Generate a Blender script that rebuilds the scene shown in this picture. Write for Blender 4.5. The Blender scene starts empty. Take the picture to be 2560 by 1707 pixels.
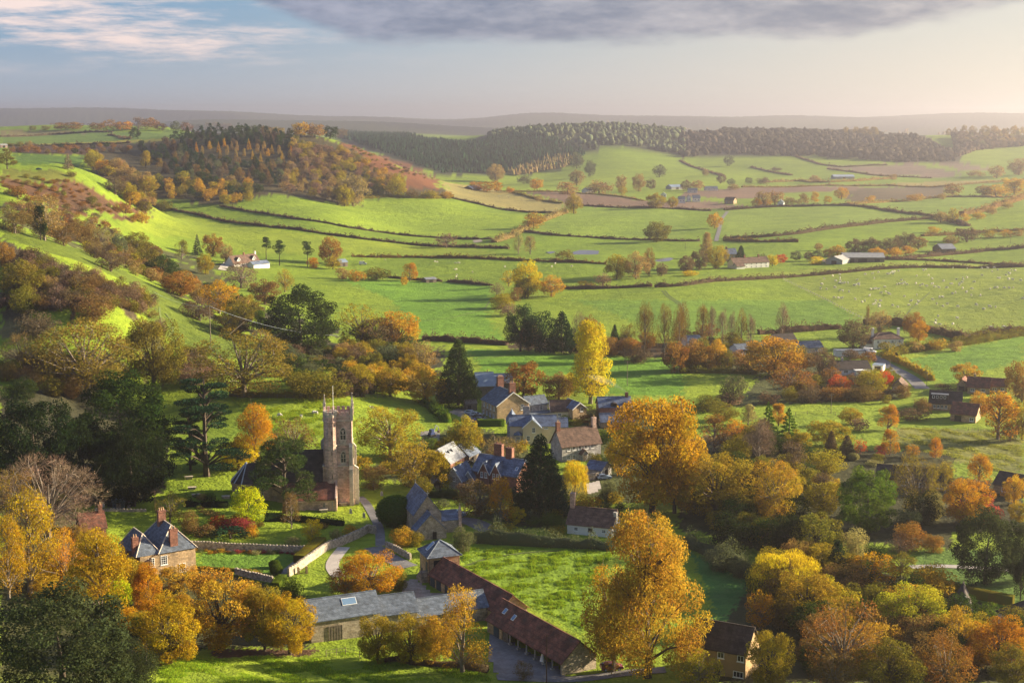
import bpy, math, random
import numpy as np
from mathutils import Vector, Matrix, Euler
R = math.radians
sc = bpy.context.scene
COL = sc.collection
rng = np.random.default_rng(7)
random.seed(7)
# ------------------------------------------------------------------ camera
CAMH, FPX, HOR = 100.0, 3555.0, 295.0
PITCH = math.atan((853.5 - HOR) / FPX)
cam = bpy.data.objects.new('camera', bpy.data.cameras.new('camera'))
COL.objects.link(cam)
cam.data.sensor_width = 36.0
cam.data.lens = 36.0 * FPX / 2560.0
cam.data.clip_start = 1.0
cam.data.clip_end = 60000.0
cam.location = (0, 0, CAMH)
cam.rotation_euler = (math.pi / 2 - PITCH, 0, 0)
sc.camera = cam
# ------------------------------------------------------------------ light
SUN_AZ, SUN_EL = R(73), R(15.5)      # azimuth to the right of the view axis (+Y)
sun = bpy.data.objects.new('sun', bpy.data.lights.new('sun', 'SUN'))
COL.objects.link(sun)
sun.data.energy = 5.0
sun.data.angle = R(0.55)
sun.data.color = (1.0, 0.83, 0.56)
sd = Vector((math.sin(SUN_AZ) * math.cos(SUN_EL), math.cos(SUN_AZ) * math.cos(SUN_EL), math.sin(SUN_EL)))
sun.rotation_euler = sd.to_track_quat('Z', 'Y').to_euler()
sun.location = (900, 400, 500)
vs = sc.view_settings
vs.view_transform = 'Standard'
vs.look = 'None'
vs.exposure = 1.9
vs.gamma = 1.0
sc.cycles.max_bounces = 6
sc.cycles.diffuse_bounces = 3
sc.cycles.glossy_bounces = 2
sc.cycles.transmission_bounces = 3
sc.cycles.volume_bounces = 0
sc.cycles.transparent_max_bounces = 4
sc.cycles.use_denoising = True
sc.cycles.caustics_reflective = False
sc.cycles.caustics_refractive = False
sc.cycles.sample_clamp_indirect = 4.0


class NT:
    """small helper for node trees"""
    def __init__(self, tree):
        self.t = tree
        tree.nodes.clear()
    def n(self, typ, ins=None, **kw):
        nd = self.t.nodes.new(typ)
        for k, v in kw.items():
            setattr(nd, k, v)
        for k, v in (ins or {}).items():
            s = nd.inputs[k]
            if hasattr(v, 'is_output') or isinstance(v, bpy.types.NodeSocket):
                self.t.links.new(v, s)
            else:
                s.default_value = v
        return nd
    def math(self, op, a, b=0.0, c=0.0, clamp=False):
        return self.n('ShaderNodeMath', {0: a, 1: b, 2: c}, operation=op, use_clamp=clamp).outputs[0]
    def mix(self, f, a, b, typ='MIX'):
        nd = self.t.nodes.new('ShaderNodeMix')
        nd.data_type = 'RGBA'
        nd.blend_type = typ
        for i, v in ((0, f), (6, a), (7, b)):
            if isinstance(v, bpy.types.NodeSocket):
                self.t.links.new(v, nd.inputs[i])
            else:
                nd.inputs[i].default_value = v if i == 0 else (tuple(v) + (1,))[:4]
        return nd.outputs[2]
    def ramp(self, f, lo, hi):
        return self.n('ShaderNodeMapRange', {0: f, 1: lo, 2: hi}, interpolation_type='SMOOTHSTEP').outputs[0]
    def noise(self, vec, scale, detail=4, rough=0.55, out=0):
        return self.n('ShaderNodeTexNoise', {'Vector': vec, 'Scale': scale, 'Detail': detail, 'Roughness': rough}).outputs[out]


# ------------------------------------------------------------------ sky
w = bpy.data.worlds.new('World')
sc.world = w
w.use_nodes = True
N = NT(w.node_tree)
sky = N.n('ShaderNodeTexSky', sky_type='NISHITA', sun_disc=False, sun_elevation=SUN_EL,
          sun_rotation=SUN_AZ, altitude=150, air_density=1.0, dust_density=1.4, ozone_density=1.5)
tc = N.n('ShaderNodeTexCoord').outputs['Generated']
sep = N.n('ShaderNodeSeparateXYZ', {0: tc})
el = N.math('ARCSINE', sep.outputs[2])
az = N.math('ARCTAN2', sep.outputs[0], sep.outputs[1])
dz = N.math('ADD', N.math('MAXIMUM', sep.outputs[2], 0.0), 0.045)
cvec = N.n('ShaderNodeCombineXYZ', {0: N.math('DIVIDE', sep.outputs[0], dz), 1: N.math('DIVIDE', sep.outputs[1], dz), 2: 0.0}).outputs[0]
avec = N.n('ShaderNodeCombineXYZ', {0: az, 1: N.math('MULTIPLY', el, 3.2), 2: 0.0}).outputs[0]
# clear air behind the clouds: blue to the side away from the sun, cream towards it
toward = N.ramp(az, -0.36, 0.42)
low = N.mix(toward, (0.165, 0.205, 0.255), (0.33, 0.30, 0.245))
high = N.mix(toward, (0.055, 0.135, 0.225), (0.27, 0.265, 0.24))
grad = N.mix(N.ramp(el, 0.0, 0.085), low, high)
base = N.mix(0.88, N.n('ShaderNodeVectorMath', {0: sky.outputs[0], 1: (0.06, 0.06, 0.06)}, operation='MULTIPLY').outputs[0], grad)
zen = N.ramp(el, 0.085, 0.28)
base = N.mix(zen, base, N.n('ShaderNodeVectorMath', {0: sky.outputs[0], 1: (0.065, 0.07, 0.085)}, operation='MULTIPLY').outputs[0])
# thin pink wisps
wv = N.n('ShaderNodeMapping', {'Vector': avec, 'Scale': (1.0, 2.2, 1.0), 'Rotation': (0, 0, R(-9))}).outputs[0]
wn = N.noise(wv, 6.5, 9, 0.68)
wn2 = N.noise(avec, 2.6, 3, 0.5)
band = N.math('MULTIPLY', N.ramp(el, 0.022, 0.05), N.math('SUBTRACT', 1.0, N.ramp(el, 0.085, 0.2)))
lft = N.math('SUBTRACT', 1.0, N.ramp(az, -0.22, 0.02))
wm = N.math('MULTIPLY', N.math('MULTIPLY', N.ramp(wn, 0.44, 0.66), band), N.math('ADD', N.math('MULTIPLY', lft, 1.0), 0.10))
c1 = N.mix(N.math('MULTIPLY', wm, N.ramp(wn2, 0.3, 0.6)), base, (0.40, 0.325, 0.30))
# the slate coloured bank along the top, its edge ragged
en = N.noise(avec, 7.5, 9, 0.66)
edge = N.math('ADD', el, N.math('MULTIPLY', N.math('SUBTRACT', en, 0.5), 0.034))
azl = N.ramp(az, -0.235, -0.10)
azr = N.math('SUBTRACT', 1.0, N.math('MULTIPLY', N.ramp(az, 0.20, 0.34), 0.5))
lim = N.math('ADD', 0.0945, N.math('MULTIPLY', N.math('MULTIPLY', azl, azr), -0.046))
bm = N.ramp(N.math('SUBTRACT', edge, lim), -0.0015, 0.0105)
bm = N.math('MULTIPLY', bm, N.math('SUBTRACT', 1.0, N.math('MULTIPLY', N.ramp(el, 0.16, 0.5), 0.75)))
tex = N.noise(avec, 11.0, 8, 0.68)
dark = N.mix(toward, (0.048, 0.072, 0.122), (0.085, 0.096, 0.124))
lite = N.mix(toward, (0.125, 0.145, 0.205), (0.25, 0.232, 0.22))
ccol = N.mix(N.ramp(tex, 0.36, 0.7), dark, lite)
c2 = N.mix(N.math('MULTIPLY', bm, 0.93), c1, ccol)
bg = N.n('ShaderNodeBackground', {'Color': c2, 'Strength': 0.72})
N.n('ShaderNodeOutputWorld', {0: bg.outputs[0]})
w.cycles.sampling_method = "MANUAL"
w.cycles.sample_map_resolution = 512

# ------------------------------------------------------------------ pixel measurements -> places in the valley
ZONES = {'A': (0, 220), 'B': (850, 220), 'C': (1700, 220), 'D': (0, 750), 'E': (850, 750), 'F': (1700, 750),
         'G': (0, 1127), 'H': (850, 1127), 'I': (1700, 1127)}
ZS = 860 / 2325
DET = {'P': (1160, 900, 440 / 2300), 'Q': (960, 900, 400 / 2323), 'S': (960, 1170, 600 / 2352), 'T': (200, 1230, 500 / 2306), 'V': (740, 1330, 740 / 2352), 'U': (560, 940, 400 / 1742)}
def zp(z, x, y):
    if z in DET:
        o = DET[z]; return o[0] + x * o[2], o[1] + y * o[2]
    o = ZONES[z]
    return o[0] + x * ZS, o[1] + y * ZS
def zpl(s):
    """'A 10 20 30 40 B 5 6' -> list of pixel points"""
    out, z, nums = [], 'A', []
    for t in s.split():
        if t in ZONES or t in DET:
            z = t
        else:
            nums.append(float(t))
            if len(nums) == 2:
                out.append(zp(z, *nums)); nums = []
    return out
SP, CP = math.sin(PITCH), math.cos(PITCH)
def ray(px, py):
    cx, cy = (px - 1280) / FPX, (853.5 - py) / FPX
    d = np.array((cx, CP + cy * SP, -SP + cy * CP))
    return d / d[1]
# ------------------------------------------------------------------ the lie of the land: control points (px, py, Y metres ahead) or (px, py, None, z)
CTRL = [
 # valley floor and village
 (830,1262,None,0),(1300,1640,None,0),(1450,1690,None,0),(1000,1400,None,0),(1460,1330,None,0),(1140,1285,None,0),(1400,1030,None,0),
 (850,965,None,8),(600,1040,None,7),(1000,1010,None,3),(1500,900,None,0),(1200,880,None,1),(1900,900,None,0),(1100,820,None,0),(1700,760,None,0),
 (1000,730,None,0),(1400,670,None,0),(2200,720,None,0),(2300,930,None,0),(2000,1060,None,0),(2350,1420,None,0),(2100,1600,None,0),(2560,1700,None,0),
 (1700,1500,None,0),(2560,1100,None,0),(1750,1200,None,0),(1000,640,None,0),(1300,600,None,0),(1700,560,None,0),(1400,540,None,0),(2100,640,None,0),(2500,600,None,1),
 (2400,660,None,0),(2800,900,None,3),(2900,1300,None,5),(3000,600,None,8),
 (2100,560,None,3),(2500,520,None,8),(1700,480,None,0),(1500,470,None,0),(2000,500,None,0),(2300,440,None,0),(1400,430,None,0),(1250,470,None,1),(2550,430,None,6),
 # green knoll and the wooded ridge behind it
 (1560,368,3000),(1440,425,None,5),(1750,402,2920),(1500,442,None,0),(2000,392,2950),(2300,402,2850),(1650,385,2980),
 (900,352,3300),(1100,352,3350),(1300,335,3350),(1500,322,3400),(1700,338,3400),(2000,345,3400),(2200,352,3400),(2400,342,3500),(2700,342,3500),
 (1000,440,2300),(1200,425,2600),(1330,398,2800),(2500,385,3000),
 # spur with the bright grass strip
 (0,550,620),(200,640,600),(400,755,580),(560,840,560),(740,900,555),(-250,430,640),
 (100,700,525),(250,800,500),(100,900,470),(300,950,480),(50,1000,420),(400,1100,None,6),(300,1270,None,3),(100,1200,None,8),(400,1380,None,2),
 (100,1450,None,5),(700,1650,None,2),(900,1690,None,2.5),(400,1640,None,4),(-200,900,470),(-200,1300,None,12),
 # fields behind the spur
 (700,700,None,3),(560,600,None,10),(500,560,None,12),(300,530,None,20),(200,590,800),(-100,520,820),(420,690,None,12),
 # bracken hillside
 (200,430,1050),(0,420,1000),(100,500,900),(300,470,1150),(350,540,1050),(0,480,850),(150,560,820),(-250,390,1000),
 # upland
 (100,400,1400),(200,385,1500),(0,375,1600),(200,355,1900),(100,340,2200),(400,335,2200),(450,325,2400),(100,315,2600),(-300,340,2000),(-300,385,1500),
 # wooded hill
 (650,337,1700),(500,352,1650),(800,350,1650),(900,385,1650),(1000,425,1650),(1100,465,1700),(600,400,1520),(500,440,1420),(700,470,1400),
 (400,490,1320),(900,490,1480),(600,510,1300),(850,540,1250),(700,560,1180),(1000,530,1400),(1200,490,1700),(1000,590,None,2),(380,440,1400),(350,410,1500),
]
FARZ = []   # (u, Y, z)
for u_ in (-.6, -.36, -.2, 0, .2, .36, .6):
    for y_, z_ in ((200, 8 - 10 * min(u_, 0)), (150, 24), (120, 38), (60, 66), (25, 82), (8, 91)):
        FARZ.append((u_, y_, z_))
    FARZ += [(u_, 4300, 45), (u_, 5200, 28), (u_, 8000, 40), (u_, 14500, 60), (u_, 17000, 40)]
for px_, py_ in ((-500,265),(0,268),(300,272),(520,280),(700,286),(1000,293),(1150,298),(1230,293),(1300,287),(1390,285),(1500,289),(1620,292),(1800,291),(1950,287),(2100,292),(2350,287),(2560,285),(3000,285)):
    FARZ.append(((px_ - 1280) / FPX, 11000, 100 + (HOR - py_) / FPX * 11000))
for px_, py_ in ((500,300),(850,304),(1000,306),(1100,312),(1200,318),(1350,322)):
    FARZ.append(((px_ - 1280) / FPX, 6500, 100 + (HOR - py_) / FPX * 6500))
FARZ += [(-.36, 3200, 72), (-.2, 2400, 62), (-.1, 2300, 35), (-.2, 3000, 60)]
pts = []
for c in CTRL:
    d = ray(c[0], c[1])
    Y = c[2] if c[2] else (c[3] - CAMH) / d[2]
    pts.append((d[0], Y, CAMH + d[2] * Y))
pts += FARZ
P = np.array(pts)
VK = 0.5
PU = np.stack([P[:, 0], np.log(P[:, 1]) * VK], 1)
MQ = 0.035
def _phi(a, b):
    return -np.sqrt((a[:, None, 0] - b[None, :, 0]) ** 2 + (a[:, None, 1] - b[None, :, 1]) ** 2 + MQ * MQ)
n_ = len(P)
A_ = np.zeros((n_ + 3, n_ + 3))
A_[:n_, :n_] = _phi(PU, PU) + np.eye(n_) * 0.0006
A_[:n_, n_] = 1; A_[:n_, n_ + 1:] = PU; A_[n_:, :n_] = A_[:n_, n_:].T
W_ = np.linalg.solve(A_, np.concatenate([P[:, 2], np.zeros(3)]))
def zfun(x, y):
    x = np.atleast_1d(np.asarray(x, float)); y = np.maximum(np.atleast_1d(np.asarray(y, float)), 5.0)
    out = np.empty(len(x))
    for i in range(0, len(x), 20000):
        q = np.stack([x[i:i + 20000] / y[i:i + 20000], np.log(y[i:i + 20000]) * VK], 1)
        out[i:i + 20000] = _phi(q, PU) @ W_[:n_] + W_[n_] + q @ W_[n_ + 1:]
    am = np.clip((y - 580) / 260, 0, 1) * np.clip((3600 - y) / 1200, 0, 1)
    return out + am * (.95 * np.sin(x * .027 + 1.7 * np.sin(y * .007)) + .8 * np.sin(y * .014 + x * .011) + .45 * np.sin(x * .06 - y * .021))
def gz(x, y):
    return float(zfun(x, y)[0])
_YS = np.exp(np.linspace(math.log(170), math.log(13000), 700))
def at(px, py, h=0.0):
    """first place where the sight line through the measured pixel is h metres above the ground"""
    d = ray(px, py)
    zz = zfun(d[0] * _YS, _YS) + h
    f = CAMH + d[2] * _YS - zz
    k = np.nonzero(f <= 0)[0]
    if len(k) == 0:
        k = [int(np.argmin(f))]
    k = max(int(k[0]), 1)
    a, b = _YS[k - 1], _YS[k]
    fa, fb = f[k - 1], f[k]
    t = fa / (fa - fb) if fa > 0 > fb else 1.0
    Y = a + (b - a) * t
    return Vector((d[0] * Y, Y, CAMH + d[2] * Y))
def gpt(px, py, h=0.0):
    p = at(px, py, h)
    return Vector((p.x, p.y, gz(p.x, p.y)))
def inside(poly, x, y):
    poly = np.asarray(poly, float)
    r = np.zeros(len(x), bool)
    j = len(poly) - 1
    for i in range(len(poly)):
        xi, yi, xj, yj = *poly[i], *poly[j]
        with np.errstate(divide='ignore', invalid='ignore'):
            c = ((yi > y) != (yj > y)) & (x < (xj - xi) * (y - yi) / (yj - yi + 1e-12) + xi)
        r ^= c
        j = i
    return r

# ------------------------------------------------------------------ what grows where (world polygons; colours are albedo)
GRASS = (.155, .24, .016)
COVER = [
 # fields, each with its own sward
 ((.185, .26, .02), 'A 1050 800 1500 905 2300 1010 B 900 1080 1200 1160 100 1140 A 1700 1110 1200 1000 760 970'),
 ((.175, .27, .02), 'B 150 745 650 750 1230 840 1480 855 1200 960 1150 1015 620 1008 0 935 A 1830 850 1500 800'),
 ((.16, .25, .028), 'B 1640 802 2325 822 2325 1035 1700 1010 1230 968 1400 890 1530 842'),
 ((.165, .25, .035), 'C 310 828 1050 798 1250 808 1720 868 1400 905 1100 940 600 1004 300 1014'),
 ((.15, .235, .03), 'C 1230 786 1700 747 2240 745 1900 862 1720 866 1500 844'),
 ((.11, .235, .02), 'B 0 1290 480 1300 1030 1335 1010 1567 E 1130 300 570 265 350 0'),
 ((.10, .22, .018), 'E 850 330 1520 360 2325 410 2325 650 1900 640 1000 520'),
 ((.175, .24, .022), 'C 0 1340 800 1278 1600 1218 2000 1218 2325 1205 2325 1180 1400 1180 0 1290'),
 ((.17, .235, .025), 'C 700 1297 1240 1242 1980 1220 2325 1215 F 2325 205 1850 240 1500 165 1250 160'),
 ((.12, .225, .022), 'E 1600 0 F 1000 0 1250 160 500 215 0 270'),
 ((.115, .23, .02), 'F 1480 420 2325 235 2325 400 1800 570'),
 ((.15, .25, .018), 'H 830 640 1840 660 1640 1250 1200 1010 830 800'),
 ((.06, .17, .035), 'I 60 670 470 870 460 1100 230 1170 200 1000'),
 ((.09, .17, .03), 'I 1580 660 2325 680 2325 1050 2230 1050 1560 870'),
 ((.10, .20, .02), 'G 1330 690 2020 690 1880 830 1330 800'),
 ((.085, .128, .013), 'A 0 880 200 985 560 1105 1050 1340 1500 1567 D 1500 190 1900 290 2150 420 1950 430 1250 370 960 90 1040 0 A 1040 1400 560 1180 0 1010'),
 # uplands, far land
 ((.10, .17, .03), 'A 0 330 0 395 900 375 1250 350 1250 300 700 300'),
 ((.16, .145, .06), 'A 0 285 0 330 350 320 780 300 420 288'),
 ((.25, .24, .035), 'A 210 383 860 355 1160 340 1170 360 880 374 240 392'),
 ((.065, .04, .03), 'A 60 395 300 388 860 378 850 420 560 455 90 440'),
 ((.07, .14, .02), 'A 90 445 560 460 570 520 110 520'),
 ((.07, .06, .028), 'A 560 465 700 480 900 590 1060 780 1010 860 930 830 760 640 600 530'),
 ((.05, .045, .022), 'A 880 375 1230 345 1300 310 1500 285 2000 300 2325 380 2325 790 1830 720 1500 800 1050 740 980 650 700 560 600 430'),
 ((.05, .045, .022), 'B 0 360 250 540 450 680 750 690 750 740 160 740 80 800 0 800'),
 ((.10, .055, .026), 'A 0 590 200 590 560 640 760 760 1000 820 980 900 760 920 460 860 330 900 0 800'),
 ((.115, .135, .02), 'A 0 545 430 565 560 640 200 640 0 600'),
 ((.13, .055, .024), 'B 0 355 150 400 330 450 690 615 660 690 480 680 250 560 0 470'),
 ((.075, .085, .03), 'A 330 880 760 920 740 960 1040 1060 1700 1230 1500 1330 1850 1567 1400 1567 1050 1330 560 1110 200 990 0 880 0 780'),
 ((.24, .22, .075), 'B 680 630 1180 705 1500 780 1520 800 1470 850 1240 838 760 742'),
 ((.25, .22, .07), 'C 1240 658 1700 632 2150 622 2170 636 1700 668 1300 668'),
 ((.155, .105, .075), 'B 1230 703 1490 770 1640 800 2325 812 2325 770 2050 762 1740 722 1430 700'),
 ((.16, .11, .08), 'C 0 705 420 672 1200 664 1270 676 1230 690 700 710 500 748 180 740 0 735'),
 ((.17, .12, .09), 'C 0 768 220 763 460 803 310 818 0 818'),
 ((.17, .13, .10), 'C 1000 537 1390 515 1560 512 1900 572 1820 610 1300 590'),
 ((.17, .13, .10), 'C 1720 510 1870 502 2120 548 1960 566'),
 ((.11, .09, .055), 'C 1250 675 1800 665 1780 740 1500 755 1150 770 1120 700'),
 ((.035, .045, .022), 'B 0 290 500 340 900 360 1150 300 1700 250 2000 250 2325 300 2325 470 1900 385 1640 450 1600 530 1200 590 690 590 0 360'),
 ((.035, .035, .02), 'C 0 300 700 285 1500 320 1900 440 1900 490 1650 510 1350 480 800 460 250 455 0 480'),
 ((.17, .19, .045), 'F 1480 860 2100 880 2325 940 2325 1190 1700 1060 1450 990 1400 900'),
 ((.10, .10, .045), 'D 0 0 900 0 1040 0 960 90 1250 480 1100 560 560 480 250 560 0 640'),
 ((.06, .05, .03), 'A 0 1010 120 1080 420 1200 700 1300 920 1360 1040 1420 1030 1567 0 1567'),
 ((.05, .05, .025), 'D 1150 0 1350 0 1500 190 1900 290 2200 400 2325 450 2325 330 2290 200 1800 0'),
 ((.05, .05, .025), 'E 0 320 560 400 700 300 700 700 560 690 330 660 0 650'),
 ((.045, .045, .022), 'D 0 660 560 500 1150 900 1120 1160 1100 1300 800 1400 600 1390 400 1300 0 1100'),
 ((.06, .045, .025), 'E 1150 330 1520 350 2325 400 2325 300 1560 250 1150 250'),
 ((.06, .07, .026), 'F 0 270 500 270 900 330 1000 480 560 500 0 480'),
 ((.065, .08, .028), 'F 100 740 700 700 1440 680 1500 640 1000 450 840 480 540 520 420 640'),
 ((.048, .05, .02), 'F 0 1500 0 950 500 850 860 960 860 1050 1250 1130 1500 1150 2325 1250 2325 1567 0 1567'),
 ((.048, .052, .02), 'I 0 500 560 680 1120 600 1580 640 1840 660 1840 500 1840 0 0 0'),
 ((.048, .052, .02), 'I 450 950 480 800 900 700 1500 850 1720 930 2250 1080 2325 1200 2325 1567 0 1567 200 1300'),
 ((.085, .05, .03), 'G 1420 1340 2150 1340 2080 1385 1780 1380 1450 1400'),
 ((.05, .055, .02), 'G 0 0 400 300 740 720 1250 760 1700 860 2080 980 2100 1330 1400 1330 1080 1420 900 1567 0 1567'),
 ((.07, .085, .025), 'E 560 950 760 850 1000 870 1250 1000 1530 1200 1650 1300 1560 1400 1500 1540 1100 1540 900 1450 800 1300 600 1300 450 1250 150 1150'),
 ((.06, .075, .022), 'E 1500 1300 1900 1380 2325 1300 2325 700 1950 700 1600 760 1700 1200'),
]
def quickhits(pp):
    return [(p.x, p.y) for p in (at(a, b) for a, b in pp)]
def dens(pp, step=60):
    out = []
    for i in range(len(pp)):
        a, b = pp[i], pp[(i + 1) % len(pp)]
        n = max(1, int(math.hypot(b[0] - a[0], b[1] - a[1]) / step))
        out += [(a[0] + (b[0] - a[0]) * k / n, a[1] + (b[1] - a[1]) * k / n) for k in range(n)]
    return out
iy = np.concatenate([np.exp(np.linspace(math.log(6), math.log(228), 40)), 1 / np.linspace(1 / 232, 1 / 4200, 400), np.exp(np.linspace(math.log(4300), math.log(16500), 70))])
uu = np.concatenate([np.linspace(-.62, -.395, 40), np.linspace(-.39, .39, 540), np.linspace(.395, .62, 40)])
UU, YY = np.meshgrid(uu, iy)
XX = UU * YY
gxf, gyf = XX.ravel(), YY.ravel()
ZZ = zfun(gxf, gyf)
farm = np.clip((gyf - 5200) / 3000, 0, 1)
ZZ += farm * (np.sin(gxf * .0021 + gyf * .0006) * 7 + np.sin(gxf * .0057 + 1) * 4 + rng.normal(0, 1.8, len(gxf)))
ZZ += np.clip(1 - gyf / 1500, 0, 1) * np.clip(ZZ / 10, 0, 1) * (np.sin(gxf * .21 + 2 * np.sin(gyf * .05)) * .25 + np.sin(gyf * .27 + gxf * .1) * .2)
ZTERR = ZZ.reshape(XX.shape)
colr = np.tile(np.array(GRASS), (len(gxf), 1))
wob = 1 + .0  # fields differ a little from one another
fieldtint = (np.sin(gxf * .0041 + 1.3) * np.sin(gyf * .0033 + .4))[:, None]
colr = colr * (1 + .14 * fieldtint * np.array((1.3, .8, 1)))
jx = gxf + rng.normal(0, 1, len(gxf)) * np.clip(gyf / 500, .3, 6)
jy = gyf + rng.normal(0, 1, len(gxf)) * np.clip(gyf / 500, .3, 6)
g_ = np.random.default_rng(5)
pn_ = np.zeros(len(gxf))
for k in range(26):      # clumpy growth: bracken and scrub come and go
    a, f = g_.uniform(0, 6.283), .02 * 1.17 ** k
    pn_ += np.sin(gxf * f * math.cos(a) + gyf * f * math.sin(a) * .6 + g_.uniform(0, 6.283)) * (1 if k < 12 else .75)
pn_ /= 3.2
PATCHY = {(.10, .055, .026): -.15, (.13, .055, .024): -.55, (.10, .10, .045): -.3, (.06, .05, .03): -.35, (.075, .085, .03): -.2, (.05, .05, .025): -.1}
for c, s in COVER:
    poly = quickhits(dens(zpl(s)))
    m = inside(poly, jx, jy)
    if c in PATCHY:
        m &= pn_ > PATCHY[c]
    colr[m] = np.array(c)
mfar = gyf > 5300
fv = np.sin(gxf * .004 + 3 * np.sin(gyf * .0012)) + rng.normal(0, .3, len(gxf))
colr[mfar] = np.where((fv[mfar] > .2)[:, None], np.array((.022, .028, .026)), np.array((.05, .06, .035)))
ny, nx = XX.shape
idx = np.arange(nx * ny).reshape(ny, nx)
quads = np.stack([idx[:-1, :-1], idx[:-1, 1:], idx[1:, 1:], idx[1:, :-1]], -1).reshape(-1, 4)
def mesh_np(name, verts, faces, smooth=False):
    """mesh from arrays; faces is an (N,k) array"""
    me = bpy.data.meshes.new(name)
    k = faces.shape[1]
    me.vertices.add(len(verts)); me.vertices.foreach_set('co', np.ascontiguousarray(verts, np.float32).ravel())
    me.loops.add(faces.size); me.loops.foreach_set('vertex_index', np.ascontiguousarray(faces, np.int32).ravel())
    me.polygons.add(len(faces))
    me.polygons.foreach_set('loop_start', np.arange(0, faces.size, k, dtype=np.int32))
    if smooth:
        me.polygons.foreach_set('use_smooth', np.ones(len(faces), bool))
    me.update(calc_edges=True)
    return me
def mk_mat(name):
    m = bpy.data.materials.new(name)
    m.use_nodes = True
    return m, NT(m.node_tree)
tm = mesh_np('ground', np.stack([gxf, gyf, ZZ], 1), quads, True)
at_ = tm.attributes.new('cover', 'FLOAT_COLOR', 'POINT')
at_.data.foreach_set('color', np.concatenate([colr, np.ones((len(colr), 1))], 1).astype(np.float32).ravel())
M_ground, N = mk_mat('turf')
geo = N.n('ShaderNodeNewGeometry').outputs['Position']
cv = N.n('ShaderNodeAttribute', attribute_name='cover').outputs['Color']
n1 = N.noise(geo, 0.011, 5)
n2 = N.noise(geo, 0.13, 5, .65)
n3 = N.noise(geo, 0.9, 4, .7)
st = N.n('ShaderNodeMapping', {'Vector': geo, 'Scale': (.05, .5, .2), 'Rotation': (0, 0, R(8))}).outputs[0]
n4 = N.noise(st, 1.0, 4, .6)
s = N.math('ADD', N.math('MULTIPLY', n1, .55), N.math('ADD', N.math('MULTIPLY', n2, .75), N.math('ADD', N.math('MULTIPLY', n3, .5), N.math('MULTIPLY', n4, .5))))
n5 = N.noise(geo, .034, 4, .6)
s = N.math('ADD', s, N.math('MULTIPLY', N.math('SUBTRACT', n5, .5), .7))
val = N.ramp(s, .72, 1.58)
dk = N.mix(1.0, cv, (.62, .66, .7), 'MULTIPLY')
lt = N.mix(1.0, cv, (1.45, 1.28, 1.15), 'MULTIPLY')
colg = N.mix(val, dk, lt)
bh = N.math('ADD', N.math('MULTIPLY', n2, 2.2), N.math('MULTIPLY', n3, .8))
bp = N.n('ShaderNodeBump', {'Height': bh, 'Strength': .8, 'Distance': 1.0})
b = N.n('ShaderNodeBsdfPrincipled', {'Base Color': colg, 'Roughness': .9, 'Normal': bp.outputs[0], 'Specular IOR Level': .15})
N.n('ShaderNodeOutputMaterial', {0: b.outputs[0]})
tm.materials.append(M_ground)
ground = bpy.data.objects.new('ground', tm)
COL.objects.link(ground)
ground['kind'] = 'structure'
ground['label'] = 'green farmland and hills of the valley'
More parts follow.
